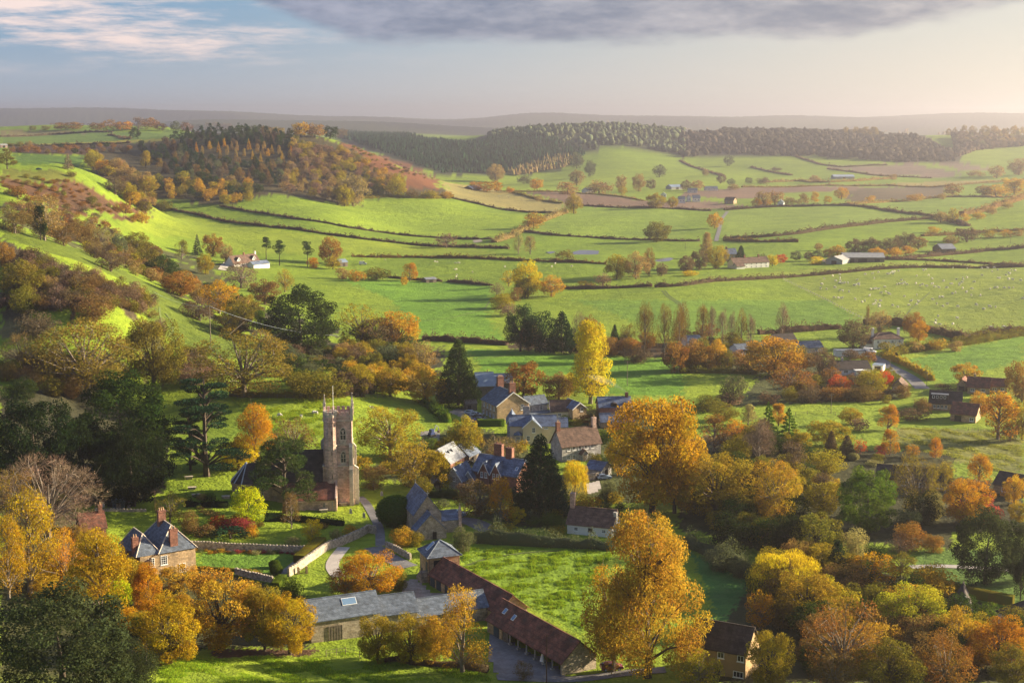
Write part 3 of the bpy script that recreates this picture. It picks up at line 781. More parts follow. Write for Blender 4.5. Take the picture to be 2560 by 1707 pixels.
# ------------------------------------------------------------------ buildings
px2 = zp
class House:
    """a building measured from the two ends of its front eaves"""
    def __init__(s, name, label, z, a, b, h, D, roof, rh, wall, rm, ov=.35, cat='house', group=None, barge=None, open_front=False, below=1.5):
        pa, pb = at(*px2(z, *a), h), at(*px2(z, *b), h)
        g = min(gz(pa.x, pa.y), gz(pb.x, pb.y))
        dx, dy = pb.x - pa.x, pb.y - pa.y
        s.L, s.D, s.h, s.rh = math.hypot(dx, dy), D, h, rh
        s.root = empty(name, (pa.x, pa.y, g), math.atan2(dy, dx), label, cat, group)
        s.ov, s.wallm, s.roofm, s.low = ov, MT[wall], MT[rm], below
        FOOT.append((pa.x, pa.y, math.atan2(dy, dx), -1.0, s.L + 1.0, -2.5, D))
        s.block(0, 0, s.L, D, h, roof, rh, barge=barge, open_front=open_front)
    def block(s, x0, y0, x1, y1, h, roof, rh, wall=None, rm=None, barge=None, open_front=False, z0=None, ov=None, t=.16, names=('wall', 'roof')):
        w_, rm = wall and MT[wall] or s.wallm, rm and MT[rm] or s.roofm
        z0 = -s.low if z0 is None else z0
        o = s.ov if ov is None else ov
        L, D = x1 - x0, y1 - y0
        mb = MB(); e = .04
        if open_front:
            mb.box(x0, y1 - .4, z0, x1, y1, h - e)
            mb.prism([(x0, y0, z0), (x0, y1 - .4, z0), (x0, y1 - .4, h - e), (x0, y0 + D / 2, h + rh - e), (x0, y0, h - e)], (.4, 0, 0))
            mb.prism([(x1 - .4, y0, z0), (x1 - .4, y1 - .4, z0), (x1 - .4, y1 - .4, h - e), (x1 - .4, y0 + D / 2, h + rh - e), (x1 - .4, y0, h - e)], (.4, 0, 0))
        elif roof == 'x':
            mb.prism([(x0, y0, z0), (x0, y1, z0), (x0, y1, h - e), (x0, y0 + D / 2, h + rh - e), (x0, y0, h - e)], (L, 0, 0))
        elif roof == 'y':
            mb.prism([(x0, y0, z0), (x1, y0, z0), (x1, y0, h - e), (x0 + L / 2, y0, h + rh - e), (x0, y0, h - e)], (0, D, 0))
        else:
            mb.box(x0, y0, z0, x1, y1, h - e)
        wl = mb.build(names[0], w_, s.root)
        r = MB()
        if roof == 'x':
            sl = rh / (D / 2); q = h - o * sl
            n = max(1, int(L / 2.5))
            r.prism([(x0 - o, y0 - o, q), (x0 - o, y0 + D / 2, h + rh), (x0 - o, y1 + o, q), (x0 - o, y1 + o, q + t), (x0 - o, y0 + D / 2, h + rh + t), (x0 - o, y0 - o, q + t)], (L + 2 * o, 0, 0))
            r.box(x0 - o - .02, y0 + D / 2 - .13, h + rh + t - .12, x1 + o + .02, y0 + D / 2 + .13, h + rh + t + .09)
        elif roof == 'y':
            sl = rh / (L / 2); q = h - o * sl
            r.prism([(x0 - o, y0 - o, q), (x0 + L / 2, y0 - o, h + rh), (x1 + o, y0 - o, q), (x1 + o, y0 - o, q + t), (x0 + L / 2, y0 - o, h + rh + t), (x0 - o, y0 - o, q + t)], (0, D + o if names[0] != 'wall' else D + 2 * o, 0))
            r.box(x0 + L / 2 - .13, y0 - o - .02, h + rh + t - .12, x0 + L / 2 + .13, y1 + o, h + rh + t + .09)
        elif roof in ('hx', 'hy', 'pyr'):
            a = [(x0 - o, y0 - o), (x1 + o, y0 - o), (x1 + o, y1 + o), (x0 - o, y1 + o)]
            if roof == 'hx':
                i = min(D / 2, L / 2 - .3); rp = [(x0 + i, y0 + D / 2), (x1 - i, y0 + D / 2)]
            elif roof == 'hy':
                i = min(L / 2, D / 2 - .3); rp = [(x0 + L / 2, y0 + i), (x0 + L / 2, y1 - i)]
            else:
                rp = [(x0 + L / 2, y0 + D / 2 - .05), (x0 + L / 2, y0 + D / 2 + .05)]
            vs = [(p[0], p[1], h - .05) for p in a] + [(p[0], p[1], h + .1) for p in a] + [(p[0], p[1], h + rh) for p in rp]
            sf = [(4, 5, 9, 8), (5, 6, 9), (6, 7, 8, 9), (7, 4, 8)] if roof == 'hx' else [(4, 5, 8), (5, 6, 9, 8), (6, 7, 9), (7, 4, 8, 9)]
            r.add(vs, [(0, 3, 2, 1), (0, 1, 5, 4), (1, 2, 6, 5), (2, 3, 7, 6), (3, 0, 4, 7)] + sf)
            hips = [(4, 8), (5, 9), (6, 9), (7, 8)] if roof == 'hx' else [(4, 8), (5, 8), (6, 9), (7, 9)]
            for i_, j_ in hips + [(8, 9)]:
                r.tube([vs[i_], vs[j_]], [.13, .13], 5)
        else:
            r.box(x0 - .12, y0 - .12, h, x1 + .12, y1 + .12, h + .22)
        ro = r.build(names[1], rm, s.root)
        if barge:
            bb = MB()
            if roof == 'y':
                sl = rh / (L / 2); q = h - o * sl; yb = y0 - o - .07
                bb.prism([(x0 - o, yb, q - .16), (x0 + L / 2, yb, h + rh - .16), (x1 + o, yb, q - .16), (x1 + o, yb, q + t + .04), (x0 + L / 2, yb, h + rh + t + .04), (x0 - o, yb, q + t + .04)], (0, .06, 0))
            else:
                sl = rh / (D / 2); q = h - o * sl
                for xb in (x0 - o - .07, x1 + o + .01):
                    bb.prism([(xb, y0 - o, q - .16), (xb, y0 + D / 2, h + rh - .16), (xb, y1 + o, q - .16), (xb, y1 + o, q + t + .04), (xb, y0 + D / 2, h + rh + t + .04), (xb, y0 - o, q + t + .04)], (.06, 0, 0))
            bb.build('bargeboard', MT[barge], s.root)
        # gutter along the front
        return wl, ro
    def _map(s, face, y0=0.0, x0=0.0):
        if face == 'f':
            return lambda u, n, z: (u, y0 - n, z)
        if face == 'l':
            return lambda u, n, z: (x0 - n, u, z)
        if face == 'r':
            return lambda u, n, z: (s.L + x0 + n, u, z)
        return lambda u, n, z: (u, s.D + n, z)
    def win(s, face, u, z, w, h, frame='paint', cols=2, rows=2, y0=0.0, x0=0.0, sill=True, arch=False):
        """u, z: centre on the wall; the pane lies behind the bars"""
        f = s._map(face, y0, x0)
        def bx(mb, u0, n0, z0, u1, n1, z1):
            p, q = f(u0, n0, z0), f(u1, n1, z1)
            mb.box(min(p[0], q[0]), min(p[1], q[1]), z0, max(p[0], q[0]), max(p[1], q[1]), z1)
        m = MB(); t = .11
        bx(m, u - w / 2, .01, z - h / 2, u - w / 2 + t, .07, z + h / 2); bx(m, u + w / 2 - t, .01, z - h / 2, u + w / 2, .07, z + h / 2)
        bx(m, u - w / 2 + t, .01, z + h / 2 - t, u + w / 2 - t, .07, z + h / 2); bx(m, u - w / 2 + t, .01, z - h / 2, u + w / 2 - t, .07, z - h / 2 + t)
        for k in range(1, cols):
            c = u - w / 2 + w * k / cols; bx(m, c - .035, .015, z - h / 2 + t, c + .035, .06, z + h / 2 - t)
        for k in range(1, rows):
            c = z - h / 2 + h * k / rows; bx(m, u - w / 2 + t, .018, c - .03, u + w / 2 - t, .055, c + .03)
        if sill:
            bx(m, u - w / 2 - .1, .01, z - h / 2 - .14, u + w / 2 + .1, .16, z - h / 2 - .01)
        o = m.build('window', MT[frame], s.root)
        g = MB(); bx(g, u - w / 2 + .04, .003, z - h / 2 + .04, u + w / 2 - .04, .03, z + h / 2 - .04)
        g.build('pane', MT['glass'], o)
        return o
    def door(s, face, u, w, h, mat='bluedoor', y0=0.0, name='door', z=0.0):
        f = s._map(face, y0); m = MB()
        p, q = f(u - w / 2, .01, 0), f(u + w / 2, .09, 0)
        m.box(min(p[0], q[0]), min(p[1], q[1]), z, max(p[0], q[0]), max(p[1], q[1]), z + h)
        for k in range(int(w / .5) + 1):
            c = u - w / 2 + w * k / max(1, int(w / .5))
            p, q = f(c - .03, .09, 0), f(c + .03, .12, 0)
            m.box(min(p[0], q[0]), min(p[1], q[1]), z + .05, max(p[0], q[0]), max(p[1], q[1]), z + h - .05)
        return m.build(name, MT[mat], s.root)
    def chim(s, x, y, w, d, z0, z1, mat='brick', pots=2, potm='pot'):
        m = MB(); m.box(x - w / 2, y - d / 2, z0, x + w / 2, y + d / 2, z1)
        m.box(x - w / 2 - .08, y - d / 2 - .08, z1 - .32, x + w / 2 + .08, y + d / 2 + .08, z1 - .17)
        m.box(x - w / 2 - .05, y - d / 2 - .05, z1 + .002, x + w / 2 + .05, y + d / 2 + .05, z1 + .1)
        c = m.build('chimney', MT[mat], s.root)
        for k in range(pots):
            px_ = x + (k - (pots - 1) / 2) * w / max(pots, 1) * .8
            MB().cyl(px_, y, z1 + .1, z1 + .75, .15, .12, 8).build('chimney_pot', MT[potm], c)
        return c
    def skylight(s, u, v, w, l, front=True, mat='skylight'):
        """u along, v up the front slope (ridge along x), metres"""
        sl = math.atan2(s.rh, s.D / 2)
        o = MB().box(-w / 2, -l / 2, 0, w / 2, l / 2, .1).build('skylight', MT['paint'], s.root)
        g = MB().box(-w / 2 + .1, -l / 2 + .1, .1, w / 2 - .1, l / 2 - .1, .115).build('pane', MT[mat], o)
        d = v * math.cos(sl)
        o.location = (u, d, s.h + v * math.sin(sl) + .165)
        o.rotation_euler = (sl, 0, 0)
        return o
    def downpipe(s, x, mat='rust'):
        MB().cyl(x, -.1, 0, s.h - .1, .05, None, 6).build('downpipe', MT[mat], s.root)
    def stringcourse(s):
        pass

# --- the church
ch_p = gpt(*px2('U', 1085, 1392))
church = empty('church', ch_p, R(5), 'pinkish stone church with tall battlemented tower and tiled nave', 'church')
def cpart(mb, name, mat, parent=None):
    return mb.build(name, MT[mat], parent or church)
TW = 8.0
FOOT.append((ch_p.x, ch_p.y, R(5), -25, 10, -8, 10))
tb = MB()
tb.box(0, 0, -1.5, TW, TW, 10.2); tb.box(.35, .35, 10.2, TW - .35, TW - .35, 22.3)
tower = cpart(tb, 'tower', 'church')
for z, g_ in ((10.0, .16), (15.6, -.18), (22.0, -.12)):
    cpart(MB().box(-g_, -g_, z, TW + g_, TW + g_, z + .28), 'string_course', 'churchlight', tower)
cpart(MB().box(-.25, -.25, -1.5, TW + .25, TW + .25, 1.3), 'plinth', 'church', tower)
for z0, z1, d_ in ((-1.5, 10.4, 1.25), (10.4, 16.2, .75)):
    cpart(MB().prism([(TW - .02, .15, z0), (TW + d_, .15, z0), (TW + d_, .15, z1 - 1.0), (TW - .02, .15, z1)], (0, 1.0, 0)), 'buttress', 'churchlight', tower)
    cpart(MB().prism([(TW - 1.15, .02, z0), (TW - 1.15, -d_, z0), (TW - 1.15, -d_, z1 - 1.0), (TW - 1.15, .02, z1)], (1.0, 0, 0)), 'buttress', 'churchlight', tower)
    cpart(MB().prism([(.02, TW - 1.15, z0), (-d_, TW - 1.15, z0), (-d_, TW - 1.15, z1 - 1.0), (.02, TW - 1.15, z1)], (0, 1.0, 0)), 'buttress', 'churchlight', tower)
tu = MB()
tu.cyl(2.2, .3, -1.5, 23.3, 1.72, 1.62, 8, R(22.5))
for z in (10.0, 15.6, 21.9):
    tu.cyl(2.2, .3, z, z + .3, 1.83, None, 8, R(22.5))
turret = cpart(tu, 'stair_turret', 'church')
tm_ = MB()
tm_.cyl(2.2, .3, 23.3, 24.0, 1.75, None, 8, R(22.5))
for k in range(8):
    a = math.pi / 4 * k
    x_, y_ = 2.2 + 1.55 * math.cos(a), .3 + 1.55 * math.sin(a)
    tm_.box(x_ - .3, y_ - .3, 24.0, x_ + .3, y_ + .3, 24.8)
cpart(tm_, 'battlement', 'churchlight', turret)
for z in (7.0, 13.2, 18.6):
    cpart(MB().box(2.35, -1.36, z, 2.55, -1.28, z + 1.1), 'slit_window', 'leadglass', turret)
pa = MB()
for k in range(4):
    a = math.pi / 2 * k
    c_, s_ = round(math.cos(a)), round(math.sin(a))
    def rp(x, y):
        x, y = x - TW / 2, y - TW / 2
        return x * c_ - y * s_ + TW / 2, x * s_ + y * c_ + TW / 2
    def rbox(x0, y0, z0, x1, y1, z1):
        p, q = rp(x0, y0), rp(x1, y1)
        pa.box(min(p[0], q[0]), min(p[1], q[1]), z0, max(p[0], q[0]), max(p[1], q[1]), z1)
    rbox(.25, .2, 22.3, TW - .25, .62, 23.6)
    for j in range(5):
        x_ = .95 + j * 1.3
        rbox(x_, .2, 23.6, x_ + .85, .62, 24.5)
cpart(pa, 'battlement', 'church', tower)
for (x_, y_, s_) in ((.35, TW - .35, 1.0), (TW - .35, TW - .35, 1.15), (TW - .35, .35, 1.0)):
    pn = MB(); pn.box(x_ - .38, y_ - .38, 22.2, x_ + .38, y_ + .38, 25.2)
    pn.cyl(x_, y_, 25.2, 25.2 + 2.4 * s_, .42, .05, 4, R(45)); pn.cyl(x_, y_, 25.1, 25.4, .55, .5, 4, R(45)); pn.cyl(x_, y_, 25.2 + 2.3 * s_, 25.45 + 2.3 * s_, .16, .1, 6)
    cpart(pn, 'pinnacle', 'churchlight', tower)
cpart(MB().cyl(2.9, 1.6, 22.3, 31.2, .085, .05, 8), 'flagpole', 'paint', tower)
def gothic(parent, cx, y, z, w, h, axis='y', tr='churchlight', louvre=False):
    """pointed window with two lights and tracery: frame > pane"""
    def arc(ww, hh, n=7):
        pts = [(-ww / 2, 0)]
        sp = hh - ww * .95
        for k in range(n + 1):
            a = k / n
            pts.append((-ww / 2 + ww / 2 * (1 - math.cos(a * math.pi / 2)) ** 1.0 * 1.0, sp + (hh - sp) * math.sin(a * math.pi / 2) ** .9))
        pts += [(-p[0], p[1]) for p in pts[::-1][1:]]
        return pts
    def P3(u, n, v):
        return (cx + u, y - n, z + v) if axis == 'y' else (y - n, cx + u, z + v)
    o_, i_ = arc(w, h), arc(w * .74, h * .9)
    fr = MB(); n = len(o_)
    for dz_ in (0,):
        vs = [P3(p[0], .12, p[1] - .02) for p in o_] + [P3(p[0], .12, p[1] + .04) for p in i_] + [P3(p[0], .0, p[1] - .02) for p in o_] + [P3(p[0], .02, p[1] + .04) for p in i_]
        fs = []
        for k in range(n - 1):
            fs += [(k, k + 1, n + k + 1, n + k), (2 * n + k, 2 * n + k + 1, k + 1, k), (n + k, n + k + 1, 3 * n + k + 1, 3 * n + k)]
        fr.add(vs, fs)
    b = w * .045
    def bar(u0, v0, u1, v1):
        p, q = P3(u0, .03, v0), P3(u1, .1, v1)
        fr.box(min(p[0], q[0]), min(p[1], q[1]), p[2], max(p[0], q[0]), max(p[1], q[1]), q[2])
    bar(-b, .05, b, h * .72); bar(-w * .37, h * .36, w * .37, h * .36 + b * 2)
    for q in (-1, 1):
        fr.tube([P3(q * b, .06, h * .5), P3(q * w * .15, .06, h * .68), P3(q * w * .3, .06, h * .74)], [b] * 3, 4)
        fr.tube([P3(0, .06, h * .6), P3(q * w * .12, .06, h * .8)], [b] * 2, 4)
    bar(-w / 2 - .1, -.22, w / 2 + .1, -.02)
    f = cpart(fr, 'window', tr, parent)
    g = MB(); g.prism([P3(p[0], .008, p[1] + .04) for p in i_], (0, -.02, 0) if axis == 'y' else (-.02, 0, 0))
    cpart(g, 'pane', 'leadglass', f)
gothic(church, 5.35, .35, 17.1, 1.75, 3.3)
gothic(church, 5.35, .35, 11.0, 1.5, 3.1)
gothic(church, 4.0, .35, 17.1, 1.6, 3.2, axis='x')
cpart(MB().box(4.55, .23, 15.95, 6.15, .33, 17.0), 'carved_panel', 'churchlight', tower)
cpart(MB().box(4.75, .23, 10.35, 5.95, .33, 10.9), 'carved_panel', 'churchlight', tower)
# nave, chancel and apse
nv = MB()
nv.prism([(-12, -.6, -1.5), (-12, 8.6, -1.5), (-12, 8.6, 6.6), (-12, 4, 13.6), (-12, -.6, 6.6)], (12, 0, 0))
nave = cpart(nv, 'nave_wall', 'ham')
def slab(x0, x1, y0, y1, h, rh, t=.18, o=.35):
    D = y1 - y0; q = h - o * rh / (D / 2)
    return MB().prism([(x0, y0 - o, q), (x0, y0 + D / 2, h + rh), (x0, y1 + o, q), (x0, y1 + o, q + t), (x0, y0 + D / 2, h + rh + t), (x0, y0 - o, q + t)], (x1 - x0, 0, 0))
cpart(slab(-12.3, -.03, -.6, 8.6, 6.65, 7.0), 'nave_roof', 'darktile')
cw = MB(); cw.prism([(-20, .2, -1.5), (-20, 7.8, -1.5), (-20, 7.8, 5.4), (-20, 4, 10.3), (-20, .2, 5.4)], (8, 0, 0))
cw.cyl(-20, 4, -1.5, 5.4, 4.05, None, 12, R(15)); cw.cyl(-20, 4, 5.2, 5.75, 4.3, None, 12, R(15))
cpart(cw, 'chancel_wall', 'ham')
ap = slab(-20, -12.35, .2, 7.8, 5.45, 4.9)
ap.cyl(-20, 4, 5.76, 10.6, 4.3, .12, 12, R(15))
apse = cpart(ap, 'chancel_roof', 'darktile')
ld = MB()
for k in range(12):
    a = R(15) + k * math.pi / 6
    if math.cos(a) < .1:
        ld.tube([(-20 + 4.34 * math.cos(a), 4 + 4.34 * math.sin(a), 5.8), (-20 + .15 * math.cos(a), 4 + .15 * math.sin(a), 10.62)], [.17, .15], 5)
cpart(ld, 'lead_flashing', 'lead', apse)
gothic(church, -22.9, 1.13, 1.4, 1.1, 2.7)
gothic(church, -16, .2, 1.6, 1.2, 2.8)
ai = MB(); ai.prism([(-9, -5.6, -1.5), (-9, -.62, -1.5), (-9, -.62, 6.0), (-9, -5.6, 2.75)], (12.2, 0, 0)); ai.box(-9.5, -6.3, -1.5, -4.4, -5.6, 2.5)
ai.prism([(3.2, -5.9, -1.5), (3.2, -.1, -1.5), (3.2, -.1, 6.9), (3.2, -5.9, 3.1)], (.45, 0, 0))
aisle = cpart(ai, 'aisle_wall', 'church')
cpart(MB().prism([(-9.3, -6.0, 2.55), (-9.3, -.64, 6.05), (-9.3, -.64, 6.25), (-9.3, -6.0, 2.75)], (12.45, 0, 0)), 'aisle_roof', 'redtile')
gothic(church, .4, -5.6, .7, .62, 1.25)
gothic(church, -7, -6.3, .6, .7, 1.4)
cpart(MB().cyl(2.5, -5.75, 0, 2.6, .06, None, 6), 'downpipe', 'lead')

# --- manor
mh = House('manor_house', 'honey stone manor with twin hipped slate roofs and brick chimneys', 'T', (690, 700), (1330, 637), 5.2, 12.5, 'none', 0, 'ham', 'slate')
MW = mh.L; sx = MW * .345
# the flat placeholder roof gives way to two hipped ranges
for o in [c for c in COL.objects if c.parent == mh.root and c.name.startswith('roof')]:
    bpy.data.objects.remove(o)
def hiproof(hs, x0, y0, x1, y1, h, rh, axis, mat, ridge='churchlight', inset=None):
    L, D = x1 - x0, y1 - y0; o = .35; r = MB()
    a = [(x0 - o, y0 - o, h), (x1 + o, y0 - o, h), (x1 + o, y1 + o, h), (x0 - o, y1 + o, h)]
    i = inset or (L / 2 if axis == 'y' else D / 2)
    if axis == 'y':
        rp_ = [(x0 + L / 2, y0 + i, h + rh), (x0 + L / 2, y1 - i * .6, h + rh)]; sf = [(0, 1, 4), (1, 2, 5, 4), (2, 3, 5), (3, 0, 4, 5)]; hp = [(0, 4), (1, 4), (2, 5), (3, 5), (4, 5)]
    else:
        rp_ = [(x0 + i, y0 + D / 2, h + rh), (x1 - i, y0 + D / 2, h + rh)]; sf = [(0, 1, 5, 4), (1, 2, 5), (2, 3, 4, 5), (3, 0, 4)]; hp = [(0, 4), (3, 4), (1, 5), (2, 5), (4, 5)]
    v = a + rp_
    ro = r.add(v, sf + [(0, 3, 2, 1)]).build('roof', MT[mat], hs.root)
    q = MB()
    for s_, e_ in hp:
        q.tube([v[s_], v[e_]], [.15, .15], 5)
    q.build('ridge_tiles', MT[ridge], ro)
    return ro
hiproof(mh, sx, 0, MW, 12.5, 5.25, 4.9, 'y', 'slate', inset=3.6)
hiproof(mh, -.6, .3, sx, 11, 5.25, 4.0, 'y', 'slate', inset=3.2)
mh.win('f', MW * .195, 3.5, 1.5, 2.0, cols=3, rows=4); mh.win('f', MW * .425, 3.6, 1.5, 2.0, cols=3, rows=4); mh.win('f', MW * .75, 1.2, 1.5, 2.0, cols=3, rows=4)
mh.chim(MW * .63, .9, 1.7, 1.0, 4.6, 9.9, 'brick', 2); mh.chim(MW * .64, 8.4, 1.7, 1.2, 8.5, 12.3, 'brick', 3); mh.chim(MW * -.02, 2.3, 1.3, 1.0, 5.0, 9.0, 'brick', 2)
MB().cyl(MW * .55, 8.9, 9.5, 17.0, .05, None, 5).tube([(MW * .55 - 1, 8.9, 16.6), (MW * .55 + .9, 8.9, 16.9)], [.03, .03], 4).build('aerial_mast', MT['rust'], mh.root)
an = House('manor_annex', 'low stone-tiled annex in front of the manor, half hidden by trees', 'T', (450, 830), (790, 850), 2.5, 5.5, 'x', 2.3, 'ham', 'tile', cat='annex')
an.win('f', 3, 1.3, 1.2, 1.1)
oh = House('red_roofed_outhouse', 'small red-tiled outhouse with a chimney left of the manor', 'T', (20, 395), (300, 400), 2.6, 6, 'x', 3.0, 'brick', 'redtile', cat='outhouse')
oh.chim(oh.L * .88, 3, .9, .9, 4.6, 7.2, 'brick', 1)
sh = House('summerhouse', 'blue-green timber summerhouse in the shade of the yews', 'T', (372, 100), (512, 105), 2.2, 2.6, 'y', .9, 'bluedoor', 'slateb', ov=.2, cat='summerhouse')
sh.door('f', sh.L / 2, 1.1, 1.9, 'timber'); sh.win('f', .5, 1.3, .6, .8, frame='bluedoor', sill=False); sh.win('f', sh.L - .5, 1.3, .6, .8, frame='bluedoor', sill=False)
for z, (x_, y_) in (('T', (270, 175)), ('T', (568, 180))):
    p = gpt(*px2(z, x_, y_))
    u = empty('garden_urn', p, 0, 'pale stone urn of ' + ('red plants, to the summerhouse\'s left' if x_ < 400 else 'orange flowers, to the summerhouse\'s right'), 'urn', 'urns beside the summerhouse')
    MB().box(-.3, -.3, -.2, .3, .3, .9).cyl(0, 0, .9, 1.05, .2, .12, 10).cyl(0, 0, 1.05, 1.55, .14, .42, 10).build('pedestal', MT['stoneurn'], u)
    MB().cyl(0, 0, 1.5, 1.62, .36, .38, 10).cyl(.05, 0, 1.62, 1.95, .3, .1, 7).cyl(-.15, .1, 1.62, 1.85, .2, .06, 6).build('flowers', MT['redtile'], u)

# --- the farm courtyard
b1 = House('slate_barn', 'long stone barn with slate roof and a blue rooflight', 'V', (118, 692), (668, 628), 4.7, 7.0, 'x', 3.0, 'rubble', 'slate', cat='barn')
b1.skylight(b1.L * .60, 3.0, 2.9, 1.6); b1.door('f', b1.L * .345, 2.7, 3.2, 'timber'); b1.door('r', 3.5, 1.6, 2.2, 'timber')
b2 = House('slate_barn', 'middle slate-roofed barn with slipped slates, a step lower', 'V', (672, 650), (962, 622), 3.9, 6.6, 'x', 2.7, 'rubble', 'slate', cat='barn')
b3 = House('slate_barn', 'lowest slate-roofed barn joining the red-tiled cart shed', 'V', (968, 645), (1520, 585), 3.0, 6.0, 'x', 2.4, 'rubble', 'slate', cat='barn')
b3.win('f', 3, 1.5, 1.0, 1.0)
sq = House('coach_house', 'square honey stone coach house under a pyramid slate roof', 'V', (1052, 203), (1300, 180), 5.7, 6.6, 'pyr', 2.9, 'ham', 'slate', ov=.45, cat='coach house')
sq.win('f', sq.L * .27, 4.3, 1.5, 1.5, frame='darkwood', cols=3, rows=3); sq.door('l', 1.2, .95, 2.1, 'bluedoor', z=2.5); sq.win('l', 4.9, 1.6, .8, 1.1, frame='bluedoor')
sk_ = MB().box(-1.2, -.7, 0, 1.2, .7, .09).build('skylight', MT['paint'], sq.root); MB().box(-1.05, -.6, .09, 1.05, .6, .1).build('pane', MT['skylight'], sk_)
sk_.location = (1.55, 3.6, 7.28); sk_.rotation_euler = (0, R(-41), R(0)); sk_.rotation_euler = Euler((0, math.atan2(-2.9, 3.3), 0))
ss = MB(); ss.box(-1.5, .5, -.5, -.02, 2.0, 2.45)
for k in range(9):
    ss.box(-1.5, 2.0 + k * .32, -.5, -.02, 2.32 + k * .32, 2.2 - k * .25)
stp = ss.build('stone_steps', MT['rubble'], sq.root)
rl = MB(); rl.tube([(-1.45, .5, 2.45), (-1.45, .5, 3.4), (-1.45, 2.0, 3.4), (-1.45, 4.8, 1.2)], [.04] * 4, 4); rl.tube([(-1.45, 2.0, 2.4), (-1.45, 2.0, 3.4)], [.04, .04], 4)
rl.build('handrail', MT['rust'], stp)
sq.downpipe(.12)
r1 = House('red_tiled_stable', 'red-tiled stable range with blue doors beside the coach house', 'V', (1062, 322), (1600, 640), 2.7, 7.0, 'x', 3.0, 'ham', 'redtile', cat='stable')
for u_ in (1.4, 4.2, 8.0):
    r1.door('f', u_, 1.9, 2.3, 'bluedoor')
r1.downpipe(.1)
r2 = House('cart_shed', 'long red-tiled open cart shed on stone posts', 'V', (1520, 690), (2112, 1028), 2.6, 7.6, 'x', 3.3, 'rubble', 'redtile', cat='cart shed', open_front=True)
Lr = r2.L
MB().box(.4, .05, -1.2, Lr * .2, .4, 2.52).build('front_wall', MT['ham'], r2.root)
r2.door('f', Lr * .13, 1.9, 2.3, 'bluedoor', y0=.05); r2.door('f', Lr * .245, 2.0, 2.2, 'timber', y0=.3)
for k in range(6):
    u_ = Lr * (.31 + .112 * k)
    pm = MB(); pm.box(u_ - .34, -.1, -1.2, u_ + .34, .58, .38); pm.cyl(u_, .24, .38, 2.4, .17, .15, 8)
    pm.build('post', MT['grey'], r2.root)
MB().box(Lr * .2, .1, 2.34, Lr - .4, .4, 2.56).build('beam', MT['darkwood'], r2.root)
MB().box(.4, 6.9, -1.0, Lr - .4, 7.15, 2.5).build('back_lining', MT['darkwood'], r2.root)
r2.skylight(Lr * .115, 3.0, .95, 1.25); r2.skylight(Lr * .25, 2.75, .95, 1.25)

# --- chapel and village
cpl = House('chapel', 'old stone chapel with steep slate roof and a cross on its gable', 'S', (292, 462), (562, 436), 5.3, 12, 'y', 4.6, 'rubble', 'slateb', cat='chapel', ov=.15)
cpl.block(-.6, -3.8, cpl.L + .2, -.02, 2.3, 'y', 3.9, names=('porch_wall', 'porch_roof'), ov=.12)
cpl.win('f', cpl.L / 2, 5.6, .5, 1.9, frame='darkwood', cols=1, rows=1, sill=False); cpl.door('f', cpl.L * .6, .95, 1.9, 'darkwood', y0=-3.8)
MB().box(cpl.L / 2 - .07, -.2, 9.9, cpl.L / 2 + .07, -.06, 11.1).box(cpl.L / 2 - .38, -.19, 10.5, cpl.L / 2 + .38, -.07, 10.66).build('gable_cross', MT['churchlight'], cpl.root)
MB().cyl(cpl.L / 2, 11.9, 9.9, 11.2, .14, .05, 6).build('finial', MT['churchlight'], cpl.root)
cpl.block(cpl.L + .03, .6, cpl.L + 4.6, 6, 3.1, 'x', 1.7, names=('side_wall', 'side_roof'), ov=.15)
MB().box(cpl.L + 4.5, .3, -1, cpl.L + 5.2, 1.1, 5.0).cyl(cpl.L + 4.85, .7, 5.0, 7.2, .5, .06, 4, R(45)).build('pinnacle_buttress', MT['church'], cpl.root)
ct = House('tiled_cottage', 'whitewashed cottage with dark brown tiled roof and pink chimney', 'S', (1795, 538), (2235, 580), 2.6, 7.4, 'x', 3.3, 'white', 'tile', cat='cottage')
ct.chim(.3, 3.7, 1.15, 1.1, 4.6, 9.2, 'church', 1); ct.chim(ct.L + .1, 2.6, .8, .9, .0, 5.6, 'grey', 0); ct.win('f', ct.L * .52, 1.5, 1.1, .8, frame='darkwood')
ct.win('f', ct.L * .2, 1.4, 1.0, .9); ct.win('f', ct.L * .82, 1.4, 1.0, .9)
wr = House('pale_roofed_house', 'brick house whose pale slate roof shines in the sun', 'Q', (610, 1440), (965, 1492), 2.8, 10, 'y', 3.6, 'brick', 'whiteroof', cat='house', barge='paint')
wr.win('f', wr.L / 2, 3.0, 1.2, 1.3)
for v_ in (3.2, 5.4):
    MB().box(-.9, -.3, 0, .9, .3, .08).build('rooflight', MT['glass'], wr.root, loc=(wr.L * .73, v_, wr.h + wr.rh * .54 + .2), rot=(0, math.atan2(wr.rh, wr.L / 2), R(90)))
gc = House('gabled_cottage', 'little stone cottage with white bargeboards on its gable', 'E', (715, 1206), (822, 1220), 2.7, 8, 'y', 3.3, 'grey', 'slateb', cat='cottage', barge='paint')
gc.win('f', gc.L * .5, 3.0, .95, 1.3); gc.win('l', 2.5, 2.0, .9, 1.2)
g2 = House('slate_annex', 'low slate-roofed annex with a small gable below the brick row', 'E', (832, 1204), (905, 1212), 2.4, 9, 'y', 2.2, 'grey', 'slateb', cat='annex', barge='paint')
g2.win('f', g2.L / 2, 1.7, .9, .9)
br = House('brick_row', 'red brick house with twin gables and two massive brick chimneys', 'P', (110, 1425), (690, 1520), 4.6, 8.2, 'x', 3.6, 'brick', 'slateb', cat='house')
